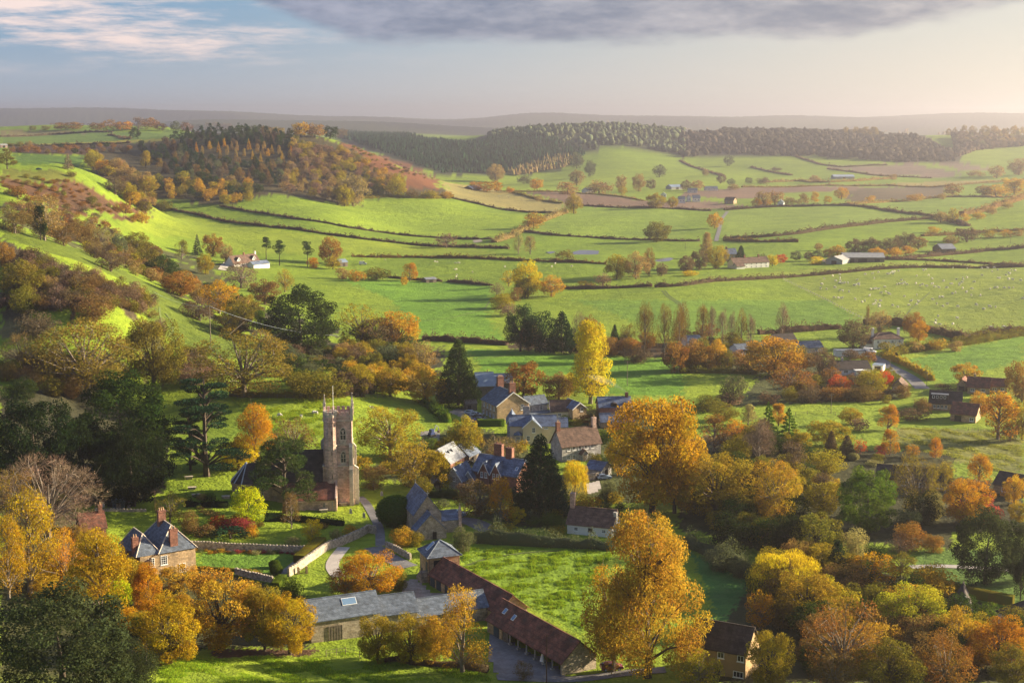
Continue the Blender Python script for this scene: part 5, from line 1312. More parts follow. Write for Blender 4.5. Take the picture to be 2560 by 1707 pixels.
HD = [
 ('dark hedge curving from the spur foot past the double hedge', 'A 1050 790 1300 850 1500 900 1800 940 2300 1005 B 200 1028 400 1050 800 1075 1000 1082 1140 1088', 2.2, 3.0, 'dusk'),
 ('upper dark hedge of the pair under the wooded hill', 'A 1490 800 1780 850 2000 890 2300 932 B 0 938 300 980 620 1010 900 1025 1030 1022', 1.9, 2.6, 'dusk'),
 ('dark hedge between bright field and straw field', 'B 750 745 950 790 1240 840 1480 852', 2.2, 3.0, 'dusk'),
 ('dark hedge running to the open olive oak', 'B 1230 970 1450 1000 1700 1012 2000 1027 2325 1038 C 130 1035', 2.0, 2.8, 'dusk'),
 ('dark hedge along the lower edge of the ploughed field', 'B 1640 798 1900 812 2325 822 C 210 832', 2.4, 3.5, 'dusk'),
 ('long brown hedge crossing the valley above the pond meadow', 'B 80 1140 500 1145 1180 1165 1600 1182 1800 1192', 2.0, 3.0, 'brown'),
 ('dark short hedge left of the yellow spinney', 'B 730 1310 870 1322 1030 1335', 1.8, 3.0, 'dusk'),
 ('low dark hedge beside the field shelter', 'B 330 1280 480 1298 580 1303 690 1308', 1.5, 2.4, 'dusk'),
 ('straight dark hedge right of the yellow spinney', 'B 1490 1357 1700 1358 2110 1342', 2.3, 2.6, 'dusk'),
 ('dark hedge corner below the farm copse', 'B 2130 1348 2325 1338 C 200 1310 500 1295 800 1275 1200 1240 1600 1215 1980 1218 2325 1210', 2.3, 3.0, 'dusk'),
 ('shaggy pinkish hedgerow climbing to the meeting of fields', 'B 1040 1045 1160 1010 1200 985 1290 935 1400 890 1530 842', 3.6, 6, 'tan'),
 ('hedge on the upper edge of the straw field', 'B 1170 710 1320 752 1500 782', 2.5, 4, 'olive'),
 ('tan hedge along the top of the plough', 'B 1430 702 1750 722 2050 764', 2.0, 4, 'tan'),
 ('hedge at the top of the right bright fields', 'C 300 828 700 802 1050 795 1250 805 1500 845 1720 868', 2.6, 4.5, 'dusk'),
 ('long dark hedge rising between the right fields', 'C 300 1017 360 1020 600 1007 800 987 1100 942 1400 907 1720 882', 2.8, 4.5, 'dusk'),
 ('lower hedge of the pair by the white lane', 'C 300 1032 560 1042 800 1042', 2.4, 4, 'brown'),
 ('hedge below the white shed field', 'C 1450 1160 1800 1128 2100 1098 2325 1083', 2.6, 4, 'dusk'),
 ('hedge below the long barns running to the edge', 'C 1000 1165 1380 1163 1700 1168 2000 1183 2325 1206', 2.0, 3.0, 'dusk'),
 ('high bushy hedge climbing at the edge of the haze', 'C 1900 862 2060 832 2250 772 2325 742', 4.0, 8, 'tan'),
 ('hazy hedge above the top right field', 'C 1130 790 1230 783 1400 772 1700 747 2000 737 2250 742', 2.4, 5, 'tan'),
 ('dark high hedge below the field meeting', 'C 1720 880 1830 905 1940 935', 4.0, 7, 'dusk'),
 ('shaggy hedge below the hedged rise', 'C 1640 1002 1950 985 2100 975 2325 962', 2.5, 6, 'brown'),
 ('faint hedge under the far ridge wood', 'C 780 462 950 520 1100 537 1400 522', 2.6, 6, 'dusk'),
 ('faint hedge crossing the slope under the wood', 'C 480 537 620 570 750 592', 2.4, 6, 'dusk'),
 ('faint hedge below the pale plough', 'C 1000 548 1300 592 1700 612', 2.4, 6, 'dusk'),
 ('faint hedge on the knoll\'s side', 'C 0 492 150 556 300 600', 2.6, 6, 'dusk'),
 ('hazy hedge above the broad plough', 'C 420 672 1000 662 1400 662 1800 668 2325 622', 2.4, 6, 'tan'),
 ('hazy bushy line in front of the far barns', 'C 560 640 800 630 1000 640 1200 630 1450 612', 3.2, 8, 'tan'),
 ('hedge beside the far green field', 'B 1060 700 1430 704', 2.0, 5, 'brown'),
 ('thick dark hedge at the foot of the striped field', 'E 560 268 750 278 1130 305', 2.6, 4.5, 'dusk'),
 ('dark hedge behind the bare poplars', 'F 530 230 750 217 1080 192', 3.0, 4, 'dusk'),
 ('dark hedge at the foot of the sheep field', 'F 1250 165 1400 160 1500 172 1690 212 1820 245 1900 262', 3.4, 5, 'dusk'),
 ('double hedge going to the frame edge below the sheep', 'F 1900 262 2050 232 2325 206', 2.6, 4, 'dusk'),
 ('tan bushy hedge behind the clipped lane hedge', 'F 1430 372 1560 345 1700 330 1900 302 2325 232', 3.4, 6, 'olive'),
 ('dark field-edge hedge beneath the great golden oak', 'F 0 490 120 488 300 490 440 496 520 500', 2.4, 4, 'olive'),
 ('brown hedge running off the upland', 'A 0 332 350 317 760 302', 2.6, 5, 'dusk'),
 ('dark line of hedge under the pale upland field', 'A 0 397 240 390 560 384 880 372', 2.4, 5, 'dusk'),
 ('small hedge crossing the upland field', 'A 730 320 800 330 880 346', 2.0, 4, 'dusk'),
 ('dark bank hedge edging the bracken hill', 'B 150 745 300 735 500 745 650 748 760 742', 3.0, 5, 'olive'),
 ('bushy hedge bordering the meadow below the village', 'H 905 612 1100 625 1400 640 1650 650 1860 662', 3.2, 3.0, 'grey'),
 ('ragged hedge along the right side of the meadow', 'I 60 640 180 690 300 760 420 830 500 880', 3.2, 3.6, 'grey'),
 ('brown hedge screening the church path', 'E 170 1180 300 1170 420 1165', 2.2, 2.6, 'brown'),
 ('dark green hedge below the inn yard', 'E 560 690 620 740 700 800 720 830', 3.0, 3.6, 'green'),
 ('dark churchyard hedge under the lime-yellow maple', 'D 1250 1390 1380 1395 1540 1400', 2.0, 1.8, 'yew'),
 ('dark churchyard hedge right of the maple', 'D 1790 1490 1950 1490 2100 1500 2325 1520', 1.9, 1.8, 'yew'),
 ('amber-topped dark hedge behind the chapel', 'E 590 1330 700 1335 800 1345', 2.4, 1.6, 'deep'),
 ('bramble bank under the barnyard trees', 'H 300 1425 420 1425 640 1450 830 1470 1000 1490', 1.3, 2.2, 'dusk'),
 ('hedge at the top of the church field', 'D 1560 640 1750 655 2000 660 2325 655', 2.0, 3.0, 'olive'),
]
for lab, s, h, wd, co in HD:
    hedge(lab, s, h, wd, co)
hedge('clipped pale green hedge curving along the lane', 'F 1385 392 1440 410 1520 440 1620 490 1700 545', 2.6, 2.6, 'golive')
hedge('neat clipped hedge in front of the inn yard', 'E 930 850 1110 850', 2.2, 2.0, 'green', clip=True)
hedge('thick clipped hedge beside the garden wall', 'G 2020 760 2085 705 2150 650 2170 632', 1.9, 2.6, 'olive', clip=True)
hedge('lower clipped hedge leading to the garden gate', 'G 1860 930 1910 870', 1.3, 1.8, 'green', clip=True)
hedge('long clipped hedge at the end of the lawn', 'I 1570 880 1750 925 1990 990 2250 1040', 2.0, 1.8, 'olive', clip=True)
hedge('low clipped hedge bounding the lower lawn', 'G 1330 800 1500 812 1700 822', .8, .8, 'olive', clip=True)
for lab, x, t, b_, wd in (('clipped yew mound behind its twin on the lawn', 1856, 733, 790, 82), ('clipped yew mound in front of its twin on the lawn', 1868, 762, 832, 92)):
    p = gpt(*zp('G', x, b_)); plant('clipped_shrub', 'topiary', p, size_at(p, (b_ - t) * ZS), size_at(p, wd * ZS), 'green', lab, 'shrub', None, '', 200)

def wall_run(name, label, s, h, t, mat='drystone', cat='wall', cope=True):
    pp = [gpt(*q) for q in zpl(s)]
    o = pp[0].copy(); mb = MB(); cp = MB()
    g = np.random.default_rng(3)
    for a, b in zip(pp, pp[1:]):
        n = max(1, int((b - a).length / 2.5))
        for k in range(n):
            p, q = a.lerp(b, k / n), a.lerp(b, (k + 1) / n)
            zp_, zq_ = gz(p.x, p.y), gz(q.x, q.y)
            d = Vector((q.x - p.x, q.y - p.y, 0)).normalized(); nn = Vector((-d.y, d.x, 0)) * t / 2
            jz = g.normal(0, .04)
            mb.prism([(p.x - nn.x - o.x, p.y - nn.y - o.y, zp_ - .5 - o.z), (p.x + nn.x - o.x, p.y + nn.y - o.y, zp_ - .5 - o.z), (p.x + nn.x - o.x, p.y + nn.y - o.y, zp_ + h + jz - o.z), (p.x - nn.x - o.x, p.y - nn.y - o.y, zp_ + h + jz - o.z)],
                     (q.x - p.x, q.y - p.y, zq_ - zp_))
            if cope:
                for c in range(4):
                    e = p.lerp(q, (c + .5) / 4); zz = zp_ + (zq_ - zp_) * (c + .5) / 4 + h + jz - o.z
                    r = g.uniform(.14, .24); cp.cyl(e.x - o.x, e.y - o.y, zz + .003, zz + r, t * .62, t * .45, 6, g.uniform(0, 1))
    r = empty(name, o, 0, label, cat)
    mb.build('masonry', MT[mat], r)
    if cope:
        cp.build('coping', MT[mat], r)
    return r
wall_run('garden_wall', 'dark dry stone retaining wall across the manor garden', 'G 1290 660 1450 668 1700 678 2065 690', 1.7, .5)
wall_run('garden_wall', 'sunlit pale dry stone wall climbing beside the churchyard', 'G 1950 850 2010 815 2080 760 2180 690 2230 660 2325 632', 1.9, .5)
wall_run('garden_wall', 'sunlit curved wall end below the churchyard gate', 'H 0 640 70 612 130 585 190 550', 1.9, .5)
wall_run('garden_wall', 'short wall from the churchyard gate beside the path', 'H 190 552 243 560', 1.9, .5)
wall_run('garden_wall', 'grey dry stone wall between church lane and coach house', 'H 310 650 370 675 420 705 478 735', 1.3, .5)
wall_run('garden_wall', 'low wall at the bottom of the manor lawn', 'G 1590 830 1700 860 1845 890', 1.3, .5)
wall_run('terrace_wall', 'stone terrace wall by the pale drive under the grey house', 'E 1665 1220 1720 1215 1760 1200', 1.8, .5)
wall_run('ha_ha_wall', 'low stone edge of the summerhouse terrace', 'G 640 405 800 410 990 408', .6, .5)

def sheet(name, label, s, mat, wid=None, lift=.07, pxs=None):
    """a lane (centre line + width) or a yard (outline) lying on the ground"""
    if wid:
        pp = [gpt(*q) for q in zpl(s)]; path = []
        for a, b in zip(pp, pp[1:]):
            n = max(1, int((b - a).length / 2)); path += [a.lerp(b, k / n) for k in range(n)]
        path.append(pp[-1]); xy = np.array([(p.x, p.y) for p in path])
        for _ in range(4):
            xy[1:-1] = (xy[:-2] + 2 * xy[1:-1] + xy[2:]) / 4
        tx, ty = np.gradient(xy[:, 0]), np.gradient(xy[:, 1]); n = np.hypot(tx, ty)
        V = []
        for q in (-.5, -.17, .17, .5):
            x, y = xy[:, 0] - ty / n * wid * q, xy[:, 1] + tx / n * wid * q
            V.append(np.stack([x, y, zfun(x, y) + lift], 1))
        V = np.stack(V, 1); I = np.arange(len(xy) * 4).reshape(-1, 4)
        F = np.stack([I[:-1, :-1], I[:-1, 1:], I[1:, 1:], I[1:, :-1]], -1).reshape(-1, 4); V = V.reshape(-1, 3)
    else:
        poly = [(p.x, p.y) for p in (at(*q) for q in dens(zpl(s), 12))]
        a = np.array(poly); st = 1.0
        gx, gy = np.arange(a[:, 0].min(), a[:, 0].max() + st, st), np.arange(a[:, 1].min(), a[:, 1].max() + st, st)
        X, Y = np.meshgrid(gx, gy); k = inside(poly, X.ravel(), Y.ravel()).reshape(X.shape)
        V = np.stack([X.ravel(), Y.ravel(), zfun(X.ravel(), Y.ravel()) + lift], 1)
        I = np.arange(X.size).reshape(X.shape); kk = k[:-1, :-1] | k[1:, 1:]
        F = np.stack([I[:-1, :-1], I[:-1, 1:], I[1:, 1:], I[1:, :-1]], -1)[kk]
    me = mesh_np(name, V, F, True); me.materials.append(MT[mat])
    return tag(put(name, me), label, None, None, 'structure')
sheet('path', 'church path of worn tarmac', 'E 130 1330 165 1350 200 1410 235 1470 262 1530 272 1567 H 272 640', 'tarmac', 2.3)
sheet('road', 'concrete yard of the cart shed', 'H 1010 1260 1060 1230 1200 1330 1400 1430 1510 1500 1480 1535 1300 1525 1150 1515 1070 1495 1040 1430', 'tarmac')
sheet('path', 'lane below the yard', 'H 1060 1530 1300 1540 1600 1545 1900 1500 2200 1480', 'tarmac', 3.4, .11)
sheet('path', 'gravel courtyard', 'H 430 900 480 860 530 900 600 960 680 970 640 985 480 1000 420 960', 'gravel')
sheet('path', 'pale lane to the coach house', 'H 220 650 330 720 400 760 470 785', 'tarmac', 4.5)
sheet('path', 'garden drive by the maple', 'G 2325 650 2250 740 2230 790 2290 850', 'drive', 3.0)
sheet('path', 'garden path by the yew mounds', 'G 1900 835 1960 790 2000 755 2030 730', 'tarmac', 1.8)
sheet('road', 'village lane by the chapel', 'S 560 600 700 500 800 490 950 560 1050 620', 'tarmac', 5.5)
sheet('road', 'courtyard with the red car', 'Q 1000 1560 1010 1400 1060 1370 1230 1380 1240 1480 1200 1567', 'gravel')
sheet('road', 'inn car park', 'Q 950 750 1100 700 1300 760 1600 890 1500 900 1300 900 1150 830', 'gravel')
sheet('road', 'workshop yard', 'Q 540 1040 640 1030 760 1040 800 1150 680 1210 600 1190', 'tarmac')
sheet('path', 'pale garden drive', 'E 1660 1240 1740 1225 1760 1250 1740 1290 1690 1310 1670 1280', 'drive')
sheet('road', 'lane through the hamlet', 'F 1240 355 1290 375 1340 400 1400 440 1500 490 1570 530 1640 600', 'tarmac', 5.5)
sheet('road', 'white lane across the valley', 'C 245 1035 250 1010 265 960 270 920 285 880 310 850 320 835', 'tarmac', 3.6, .15)
sheet('path', 'drive across the lower lawn', 'I 1560 785 1620 775 1850 778 2100 795 2325 810', 'drive', 2.4)
sheet('path', 'farm drive of the white farmhouse', 'A 1500 1230 1520 1200 1540 1180', 'drive', 5)
MT['track'] = surf('trodden_turf', (.085, .115, .022), var=.3, scale=.5)
for lab, s_ in (('tractor track on the steep grass strip, upper rut', 'D 1078 40 1082 100 1095 150 1098 200 1120 262'), ('tractor track on the steep grass strip, lower rut', 'D 1120 90 1150 130 1172 180 1165 225 1125 268'),
                ('tractor tracks in the field behind the bare poplars', 'B 2175 1370 2210 1410 2270 1450 2325 1490'), ('second tractor track behind the bare poplars', 'B 2195 1370 2230 1408 2290 1448 2325 1470'),
                ('trodden line across the striped field', 'E 560 140 760 120 980 60 1010 10'), ('trodden line in the field of the yellow poplar', 'E 900 400 1300 360 1510 372'), ('worn line up the sheep field', 'F 1500 150 1560 60 1620 10 C 1690 1380'),
                ('trodden path through the meadow', 'H 840 780 1000 720 1300 680 1600 672')):
    sheet('path', lab, s_, 'track', .8)
for lab, s_ in (('muddy gateway in the double hedge', 'B 900 1030 950 1024 960 1040 910 1048'), ('muddy gateway by the field shelter', 'B 560 1296 620 1292 650 1304 580 1312'), ('worn mud by the long barns', 'C 960 1160 1380 1143 1400 1165 980 1180')):
    sheet('path', lab, s_, 'gravel', lift=.12)
wm_, N = mk_mat('still_water')
b = N.n('ShaderNodeBsdfPrincipled', {'Base Color': (.03, .04, .05, 1), 'Roughness': .06, 'Specular IOR Level': .8})
N.n('ShaderNodeOutputMaterial', {0: b.outputs[0]})
MT['water'] = wm_
def pond(label, s):
    pp = [at(*q) for q in zpl(s)]
    z = sum(gz(p.x, p.y) for p in pp) / len(pp) + .35
    me = bpy.data.meshes.new('water'); me.from_pydata([(p.x, p.y, z) for p in pp], [], [tuple(range(len(pp)))]); me.materials.append(wm_)
    tag(put('water', me), label, None, None, 'structure')
pond('long still pond', 'B 1575 1112 1620 1103 1700 1104 1752 1108 1745 1124 1680 1128 1600 1132 1572 1128')
pond('short pond behind bush', 'B 1390 1112 1440 1108 1460 1114 1420 1122')
pond('small pond by the copse', 'B 2120 1166 2160 1157 2230 1152 2255 1160 2230 1172 2150 1176')

def pole(label, z, x, t, b_, arm=True, mat='timber', name='utility_pole'):
    p = gpt(*px2(z, x, b_)); h = size_at(p, (b_ - t) * (DET[z][2] if z in DET else ZS))
    r = empty(name, p, 0.3, label, 'utility pole'); r_ = max(.12, h * .013)
    MB().cyl(0, 0, -1, h, r_, r_ * .7, 8).build('pole', MT[mat], r)
    if arm:
        MB().box(-1.0, -.06, h - .55, 1.0, .06, h - .43).build('crossarm', MT['timber'], r)
        for k in (-.9, .9, 0):
            MB().cyl(k, 0, h - .43, h - .2, .06, .04, 6).build('insulator', MT['stoneurn'], r)
    return r, p + Vector((0, 0, h - .3))
po1, top1 = pole('pale utility pole standing on the steep grass above the oak', 'D', 1424, 35, 300)
po2, top2 = pole('thin utility pole in the field right of the yellow poplar', 'E', 1941, 410, 580)
po3, top3 = pole('utility pole at the meadow edge below the hamlet', 'F', 1020, 628, 765)
po4, top4 = pole('dark rusty pole in front of the cart shed', 'H', 1396, 1225, 1567, False, 'rust')
pole('faint utility pole beside the hedge in the striped field', 'E', 625, 190, 268)
pole('far utility pole on the bright spur field', 'A', 988, 685, 770)
pole('thin pole at the bottom of the bracken', 'A', 836, 850, 880, False)
pole('utility pole beside the clipped lane hedge', 'F', 1418, 400, 470)
pole('tall pole in front of the clipped lane hedge', 'F', 1667, 480, 585)
pole('lamp-topped pole below the great golden oak', 'F', 356, 375, 495)
pole('thin pole in the right far field by the hedge', 'C', 2234, 980, 1050, False)
pole('thin pole in the field beside the white lane', 'C', 35, 1035, 1090, False)
def wire(label, a, b, sag=1.5, r=.045):
    a, b = Vector(a), Vector(b); n = 24
    pts_ = [a.lerp(b, k / n) - Vector((0, 0, sag * 4 * (k / n) * (1 - k / n))) for k in range(n + 1)]
    o = MB().tube([p - a for p in pts_], [r] * (n + 1), 4).build('power_line', MT['lead'], None, loc=a)
    tag(o, label, 'cable')
q_ = at(*zp('A', 1040, 1380), 9); wire('power line running up over the grass strip from its pole', top1, q_)
q_ = at(*zp('D', 2290, 240), 9); wire('power line crossing in front of the dark oak', top1 + Vector((.05, 0, 0)), q_, 2.5)

def fence(label, s, step, h, mat='timber', rails=2, name='post_fence', r=.07):
    pp = [gpt(*q) for q in zpl(s)]; path = []
    for a, b in zip(pp, pp[1:]):
        n = max(1, int((b - a).length / step)); path += [a.lerp(b, k / n) for k in range(n)]
    path.append(pp[-1]); path = path[:98]
    for p in path:
        p.z = gz(p.x, p.y)
    o = path[0].copy(); rt = empty(name, o, 0, label, 'fence')
    for p in path:
        q = p - o
        MB().cyl(q.x, q.y, q.z - .4, q.z + h, r, r * .9, 6).build('post', MT[mat], rt)
    rm_ = MB()
    for k in range(rails):
        rm_.tube([p - o + Vector((0, 0, h * (.45 + .45 * k))) for p in path], [r * .45] * len(path), 4)
    for k in range(rails):
        MB().tube([p - o + Vector((0, 0, h * (.45 + .45 * k))) for p in path], [r * .45] * len(path), 4).build('rail', MT[mat], rt)
    return rt
fence('weathered post and wire fence below the slate barn', 'V 240 985 320 975 395 965 505 995 600 985 700 1020', 3.0, 1.3)
fence('long rail fence along the top of the church field', 'U 60 235 400 240 760 250 1100 240 1740 250', 2.6, 1.4)
fence('pale fence line dividing the sheep field from its neighbour', 'C 700 1297 800 1345 1000 1442 1130 1510 1250 1568', 5.0, 1.3, 'stoneurn', 1, r=.16)
fence('post and rail fence on the meadow behind the orchard', 'F 1470 1010 1560 1040 1700 1065 1850 1100', 3.5, 1.2)
fence('rail fence in front of the large orange beech', 'F 1950 880 2080 900 2200 930 2325 945', 3.0, 1.3)
fence('low fence posts at the orchard\'s far side', 'F 780 780 860 772 960 770 1050 778', 4.0, 1.2)
gt = empty('garden_gate', gpt(*zp('G', 2025, 830)), R(20), 'small iron garden gate at the foot of the sunlit wall', 'gate')
gm = MB(); gm.box(0, -.03, .1, 1.3, .03, .16); gm.box(0, -.03, 1.05, 1.3, .03, 1.11)
for k in range(8):
    gm.box(.02 + k * .175, -.02, .16, .06 + k * .175, .02, 1.25)
gm.build('gate_panel', MT['rust'], gt); MB().box(-.5, -.25, -.3, -.05, .25, 1.6).build('gate_pier', MT['ham'], gt); MB().box(1.36, -.25, -.3, 1.8, .25, 1.6).build('gate_pier', MT['ham'], gt)
# gravestones and table tombs
for z, x, y, kind, lab in (('D', 1277, 1208, 't', 'long table tomb on the churchyard lawn by the cedar'), ('D', 1298, 1280, 't', 'pale table tomb lower on the churchyard lawn'), ('D', 1325, 1328, 't', 'small flat tomb below the pale one'),
                           ('D', 1527, 1340, 't', 'white table tomb beside the lime-yellow maple'), ('U', 1010, 1455, 's', 'leaning dark gravestone in front of the aisle'), ('U', 1085, 1480, 't', 'flat grey ledger stone below the aisle'),
                           ('U', 1380, 1495, 's', 'small pale gravestone beside the church path'), ('U', 1525, 1540, 's', 'dark gravestone near the bottom of the church path'), ('E', 283, 1322, 's', 'tall stone cross marker by the clipped yew'),
                           ('U', 1300, 1405, 't', 'white slab leaning at the tower foot')):
    p = gpt(*px2(z, x, y)); r = empty('gravestone' if kind == 's' else 'table_tomb', p, R(12), lab, 'grave')
    if kind == 's':
        MB().prism([(-.35, 0, -.3), (.35, 0, -.3), (.35, 0, .95), (.22, 0, 1.2), (0, 0, 1.3), (-.22, 0, 1.2), (-.35, 0, .95)], (0, .14, .02)).build('headstone', MT['grey'], r)
        MB().box(-.4, -.1, -.2, .4, .25, .08).build('base', MT['grey'], r)
    else:
        MB().box(-.95, -.45, -.3, .95, .45, .62).build('chest', MT['rubble'], r); MB().box(-1.1, -.58, .623, 1.1, .58, .76).build('ledger', MT['churchlight'], r)
# cars
def car(label, z, x, y, rz, c, kind='car', name='parked_car', L=4.2, H=1.45, W=1.75):
    p = gpt(*px2(z, x, y)); r = empty(name, p + Vector((0, 0, .1)), R(rz), label, 'van' if kind == 'van' else 'car'); pm = paintm('car_paint', c); FOOT.append((p.x, p.y, 0.0, -3.0, 3.0, -9.0, 3.0))
    if kind == 'van':
        L, H, W = 5.4, 2.3, 2.0
        prof = [(-L / 2, .35), (L / 2 - .1, .35), (L / 2, .75), (L / 2 - .25, 1.1), (L / 2 - 1.1, 1.25), (L / 2 - 1.7, 2.2), (L / 2 - 2.1, H), (-L / 2 + .1, H), (-L / 2, 2.1)]
        wins = [[(L / 2 - 1.2, 1.32), (L / 2 - 1.72, 2.1), (L / 2 - 2.5, 2.1), (L / 2 - 2.5, 1.32)]]; ws = [(L / 2 - 1.12, 1.3), (L / 2 - 1.66, 2.15)]
    else:
        prof = [(-L / 2, .42), (-L / 2 + .1, .3), (L / 2 - .12, .3), (L / 2, .45), (L / 2 - .06, .72), (L / 2 - .35, .85), (L / 2 - 1.2, .95), (L / 2 - 1.85, H - .08), (L / 2 - 2.3, H), (-L / 2 + 1.0, H - .02), (-L / 2 + .6, H - .12), (-L / 2 + .08, .98), (-L / 2, .8)]
        wins = [[(L / 2 - 1.35, .97), (L / 2 - 1.9, H - .15), (L / 2 - 2.35, H - .09), (L / 2 - 2.35, .97)], [(L / 2 - 2.45, .97), (L / 2 - 2.45, H - .09), (-L / 2 + 1.0, H - .1), (-L / 2 + .5, .97)]]; ws = [(L / 2 - 1.22, .97), (L / 2 - 1.84, H - .1)]
    b_ = MB(); n = len(prof)
    sect = [(-W / 2 * k, k) for k in ()]
    vs = []
    for yy, k in ((-W / 2, 1.0), (W / 2, 1.0)):
        vs += [(q[0], yy * (1.0 if q[1] < 1.0 else .86), q[1]) for q in prof]
    b_.add(vs, [tuple(range(n)), tuple(range(n, 2 * n))[::-1]] + [(i, (i + 1) % n, (i + 1) % n + n, i + n) for i in range(n)])
    body = b_.build('body', pm, r)
    for sd in (-1, 1):
        for w_ in wins:
            MB().prism([(q[0], sd * (W / 2 * .9 + .03 - .05 * (q[1] > 1.2)), q[1]) for q in w_], (0, sd * .03, 0)).build('side_window', MT['glass'], r)
    k_ = .82
    MB().add([(ws[0][0] + .02, -W / 2 * k_, ws[0][1] + .01), (ws[0][0] + .02, W / 2 * k_, ws[0][1] + .01), (ws[1][0] + .02, W / 2 * k_ * .9, ws[1][1]), (ws[1][0] + .02, -W / 2 * k_ * .9, ws[1][1])], [(0, 1, 2, 3)]).build('windscreen', MT['glass'], r)
    if kind != 'van':
        MB().add([(-L / 2 + .1 - .02, -W / 2 * k_, 1.0), (-L / 2 + .08, W / 2 * k_, 1.0), (-L / 2 + .56, W / 2 * k_ * .9, H - .13), (-L / 2 + .56, -W / 2 * k_ * .9, H - .13)], [(0, 1, 2, 3)]).build('rear_window', MT['glass'], r)
    for xx in (-L / 2 + .8, L / 2 - .85):
        for sd in (-1, 1):
            wh = MB(); m_ = 14
            for ra, y0, y1 in ((.32, sd * (W / 2 - .18), sd * (W / 2 + .02)),):
                a = [(xx + ra * math.cos(t), y0, .32 - .1 + .1 + ra * math.sin(t)) for t in np.linspace(0, 2 * math.pi, m_, endpoint=False)]
                wh.prism(a, (0, y1 - y0, 0))
            w_ = wh.build('wheel', MT['rubber'], r)
            MB().prism([(xx + .18 * math.cos(t), sd * (W / 2 + .022), .32 + .18 * math.sin(t)) for t in np.linspace(0, 2 * math.pi, 10, endpoint=False)], (0, sd * .015, 0)).build('hubcap', MT['lead'], w_)
    for sd in (-1, 1):
        MB().box(L / 2 - .14, sd * .62 - .16, .58, L / 2 + .01, sd * .62 + .16, .72).build('headlight', MT['paint'], r)
        MB().box(-L / 2 - .012, sd * .66 - .12, .68, -L / 2 + .05, sd * .66 + .12, .86).build('tail_light', MT['redtail'], r)
    return r
MT['redtail'] = paintm('tail_lamp_red', (.3, .01, .01))
car('silver-blue estate car parked by the chapel', 'E', 800, 1458, -12, (.20, .27, .33), L=4.5)
car('bright red hatchback in the gravel courtyard', 'Q', 1115, 1478, -100, (.55, .02, .03), L=3.9)
car('black car in the shade beside the slate garage', 'Q', 1265, 1478, -95, (.015, .015, .018))
car('pale blue car on the drive under the huge lime', 'E', 1785, 1210, 15, (.32, .42, .55))
car('silver estate car at the back of the inn yard', 'Q', 1260, 790, -25, (.45, .47, .5), L=4.5)
car('silver car beside the silver estate in the inn yard', 'Q', 1340, 815, -20, (.5, .52, .54))
car('black car nearest the inn gable', 'Q', 1380, 850, -15, (.012, .012, .014))
car('dark blue car at the front of the inn yard', 'Q', 1400, 890, -10, (.03, .07, .14))
car('white van parked on the hamlet lane', 'F', 1282, 360, -30, (.75, .76, .78), 'van', 'parked_van')
car('dark car beside the white van', 'F', 1240, 362, -75, (.02, .022, .028))
car('dark red car under the chestnut', 'H', 1835, 1480, 10, (.16, .012, .015))
car('white vehicle beside the field barn', 'B', 155, 1195, 5, (.7, .7, .7), 'van', 'parked_van')
car('green tractor-sized car on the bracken hilltop', 'A', 265, 555, 10, (.02, .09, .10))
# things in yards
pr = empty('white_parasol', gpt(*zp('H', 1368, 1435)), 0, 'closed white canvas parasol inside the cart shed', 'parasol')
MB().cyl(0, 0, .5, 2.3, .55, .05, 8).build('canopy', MT['paint'], pr); MB().cyl(0, 0, -.1, .5, .05, None, 6).build('pole', MT['timber'], pr)
pr = empty('white_parasol', gpt(*zp('F', 1890, 800)), 0, 'open white parasol on the patio of the gable-end house', 'parasol')
MB().cyl(0, 0, 2.0, 2.6, 2.3, .1, 8).build('canopy', MT['paint'], pr); MB().cyl(0, 0, -.1, 2.0, .05, None, 6).build('pole', MT['timber'], pr)
for k, (x, lab) in enumerate(((1318, 'purple-blue wheelie bin in the inn yard'), (1375, 'bright blue wheelie bin in the inn yard'))):
    bn = empty('wheelie_bin', gpt(*px2('Q', x, 895)), .3, lab, 'bin')
    c = paintm('bin_plastic', ((.05, .05, .3), (.03, .14, .5))[k])
    MB().prism([(-.28, -.3, .08), (.28, -.3, .08), (.34, -.36, 1.0), (-.34, -.36, 1.0)], (0, .66, 0)).build('body', c, bn); MB().prism([(-.36, -.4, 1.0), (.36, -.4, 1.0), (.36, .36, 1.08), (-.36, .36, 1.08)], (0, 0, .05)).build('lid', c, bn)
    for q in (-.25, .25):
        MB().prism([(q, .28 + .11 * math.cos(t), .11 + .11 * math.sin(t)) for t in np.linspace(0, 6.283, 9)[:-1]], (.05, 0, 0)).build('wheel', MT['rubber'], bn)
dg = empty('small_digger', gpt(*px2('Q', 690, 1110)), .8, 'small dark digger with raised arm in the workshop yard', 'digger')
MB().box(-1.2, -.8, .1, 1.2, -.35, .7).build('track', MT['rubber'], dg); MB().box(-1.2, .35, .1, 1.2, .8, .7).build('track', MT['rubber'], dg)
dgc = MB().box(-.9, -.7, .72, .9, .7, 1.3).box(-.5, -.6, 1.3, .5, .6, 2.4).build('cab', paintm('digger_paint', (.03, .05, .14)), dg); MB().tube([(.8, 0, 1.2), (1.9, 0, 3.4), (3.0, 0, 2.6), (3.1, 0, 1.4)], [.16, .15, .12, .1], 6).build('arm', MT['lead'], dg)
MB().box(2.8, -.35, .9, 3.4, .35, 1.5).build('bucket', MT['rust'], dg)
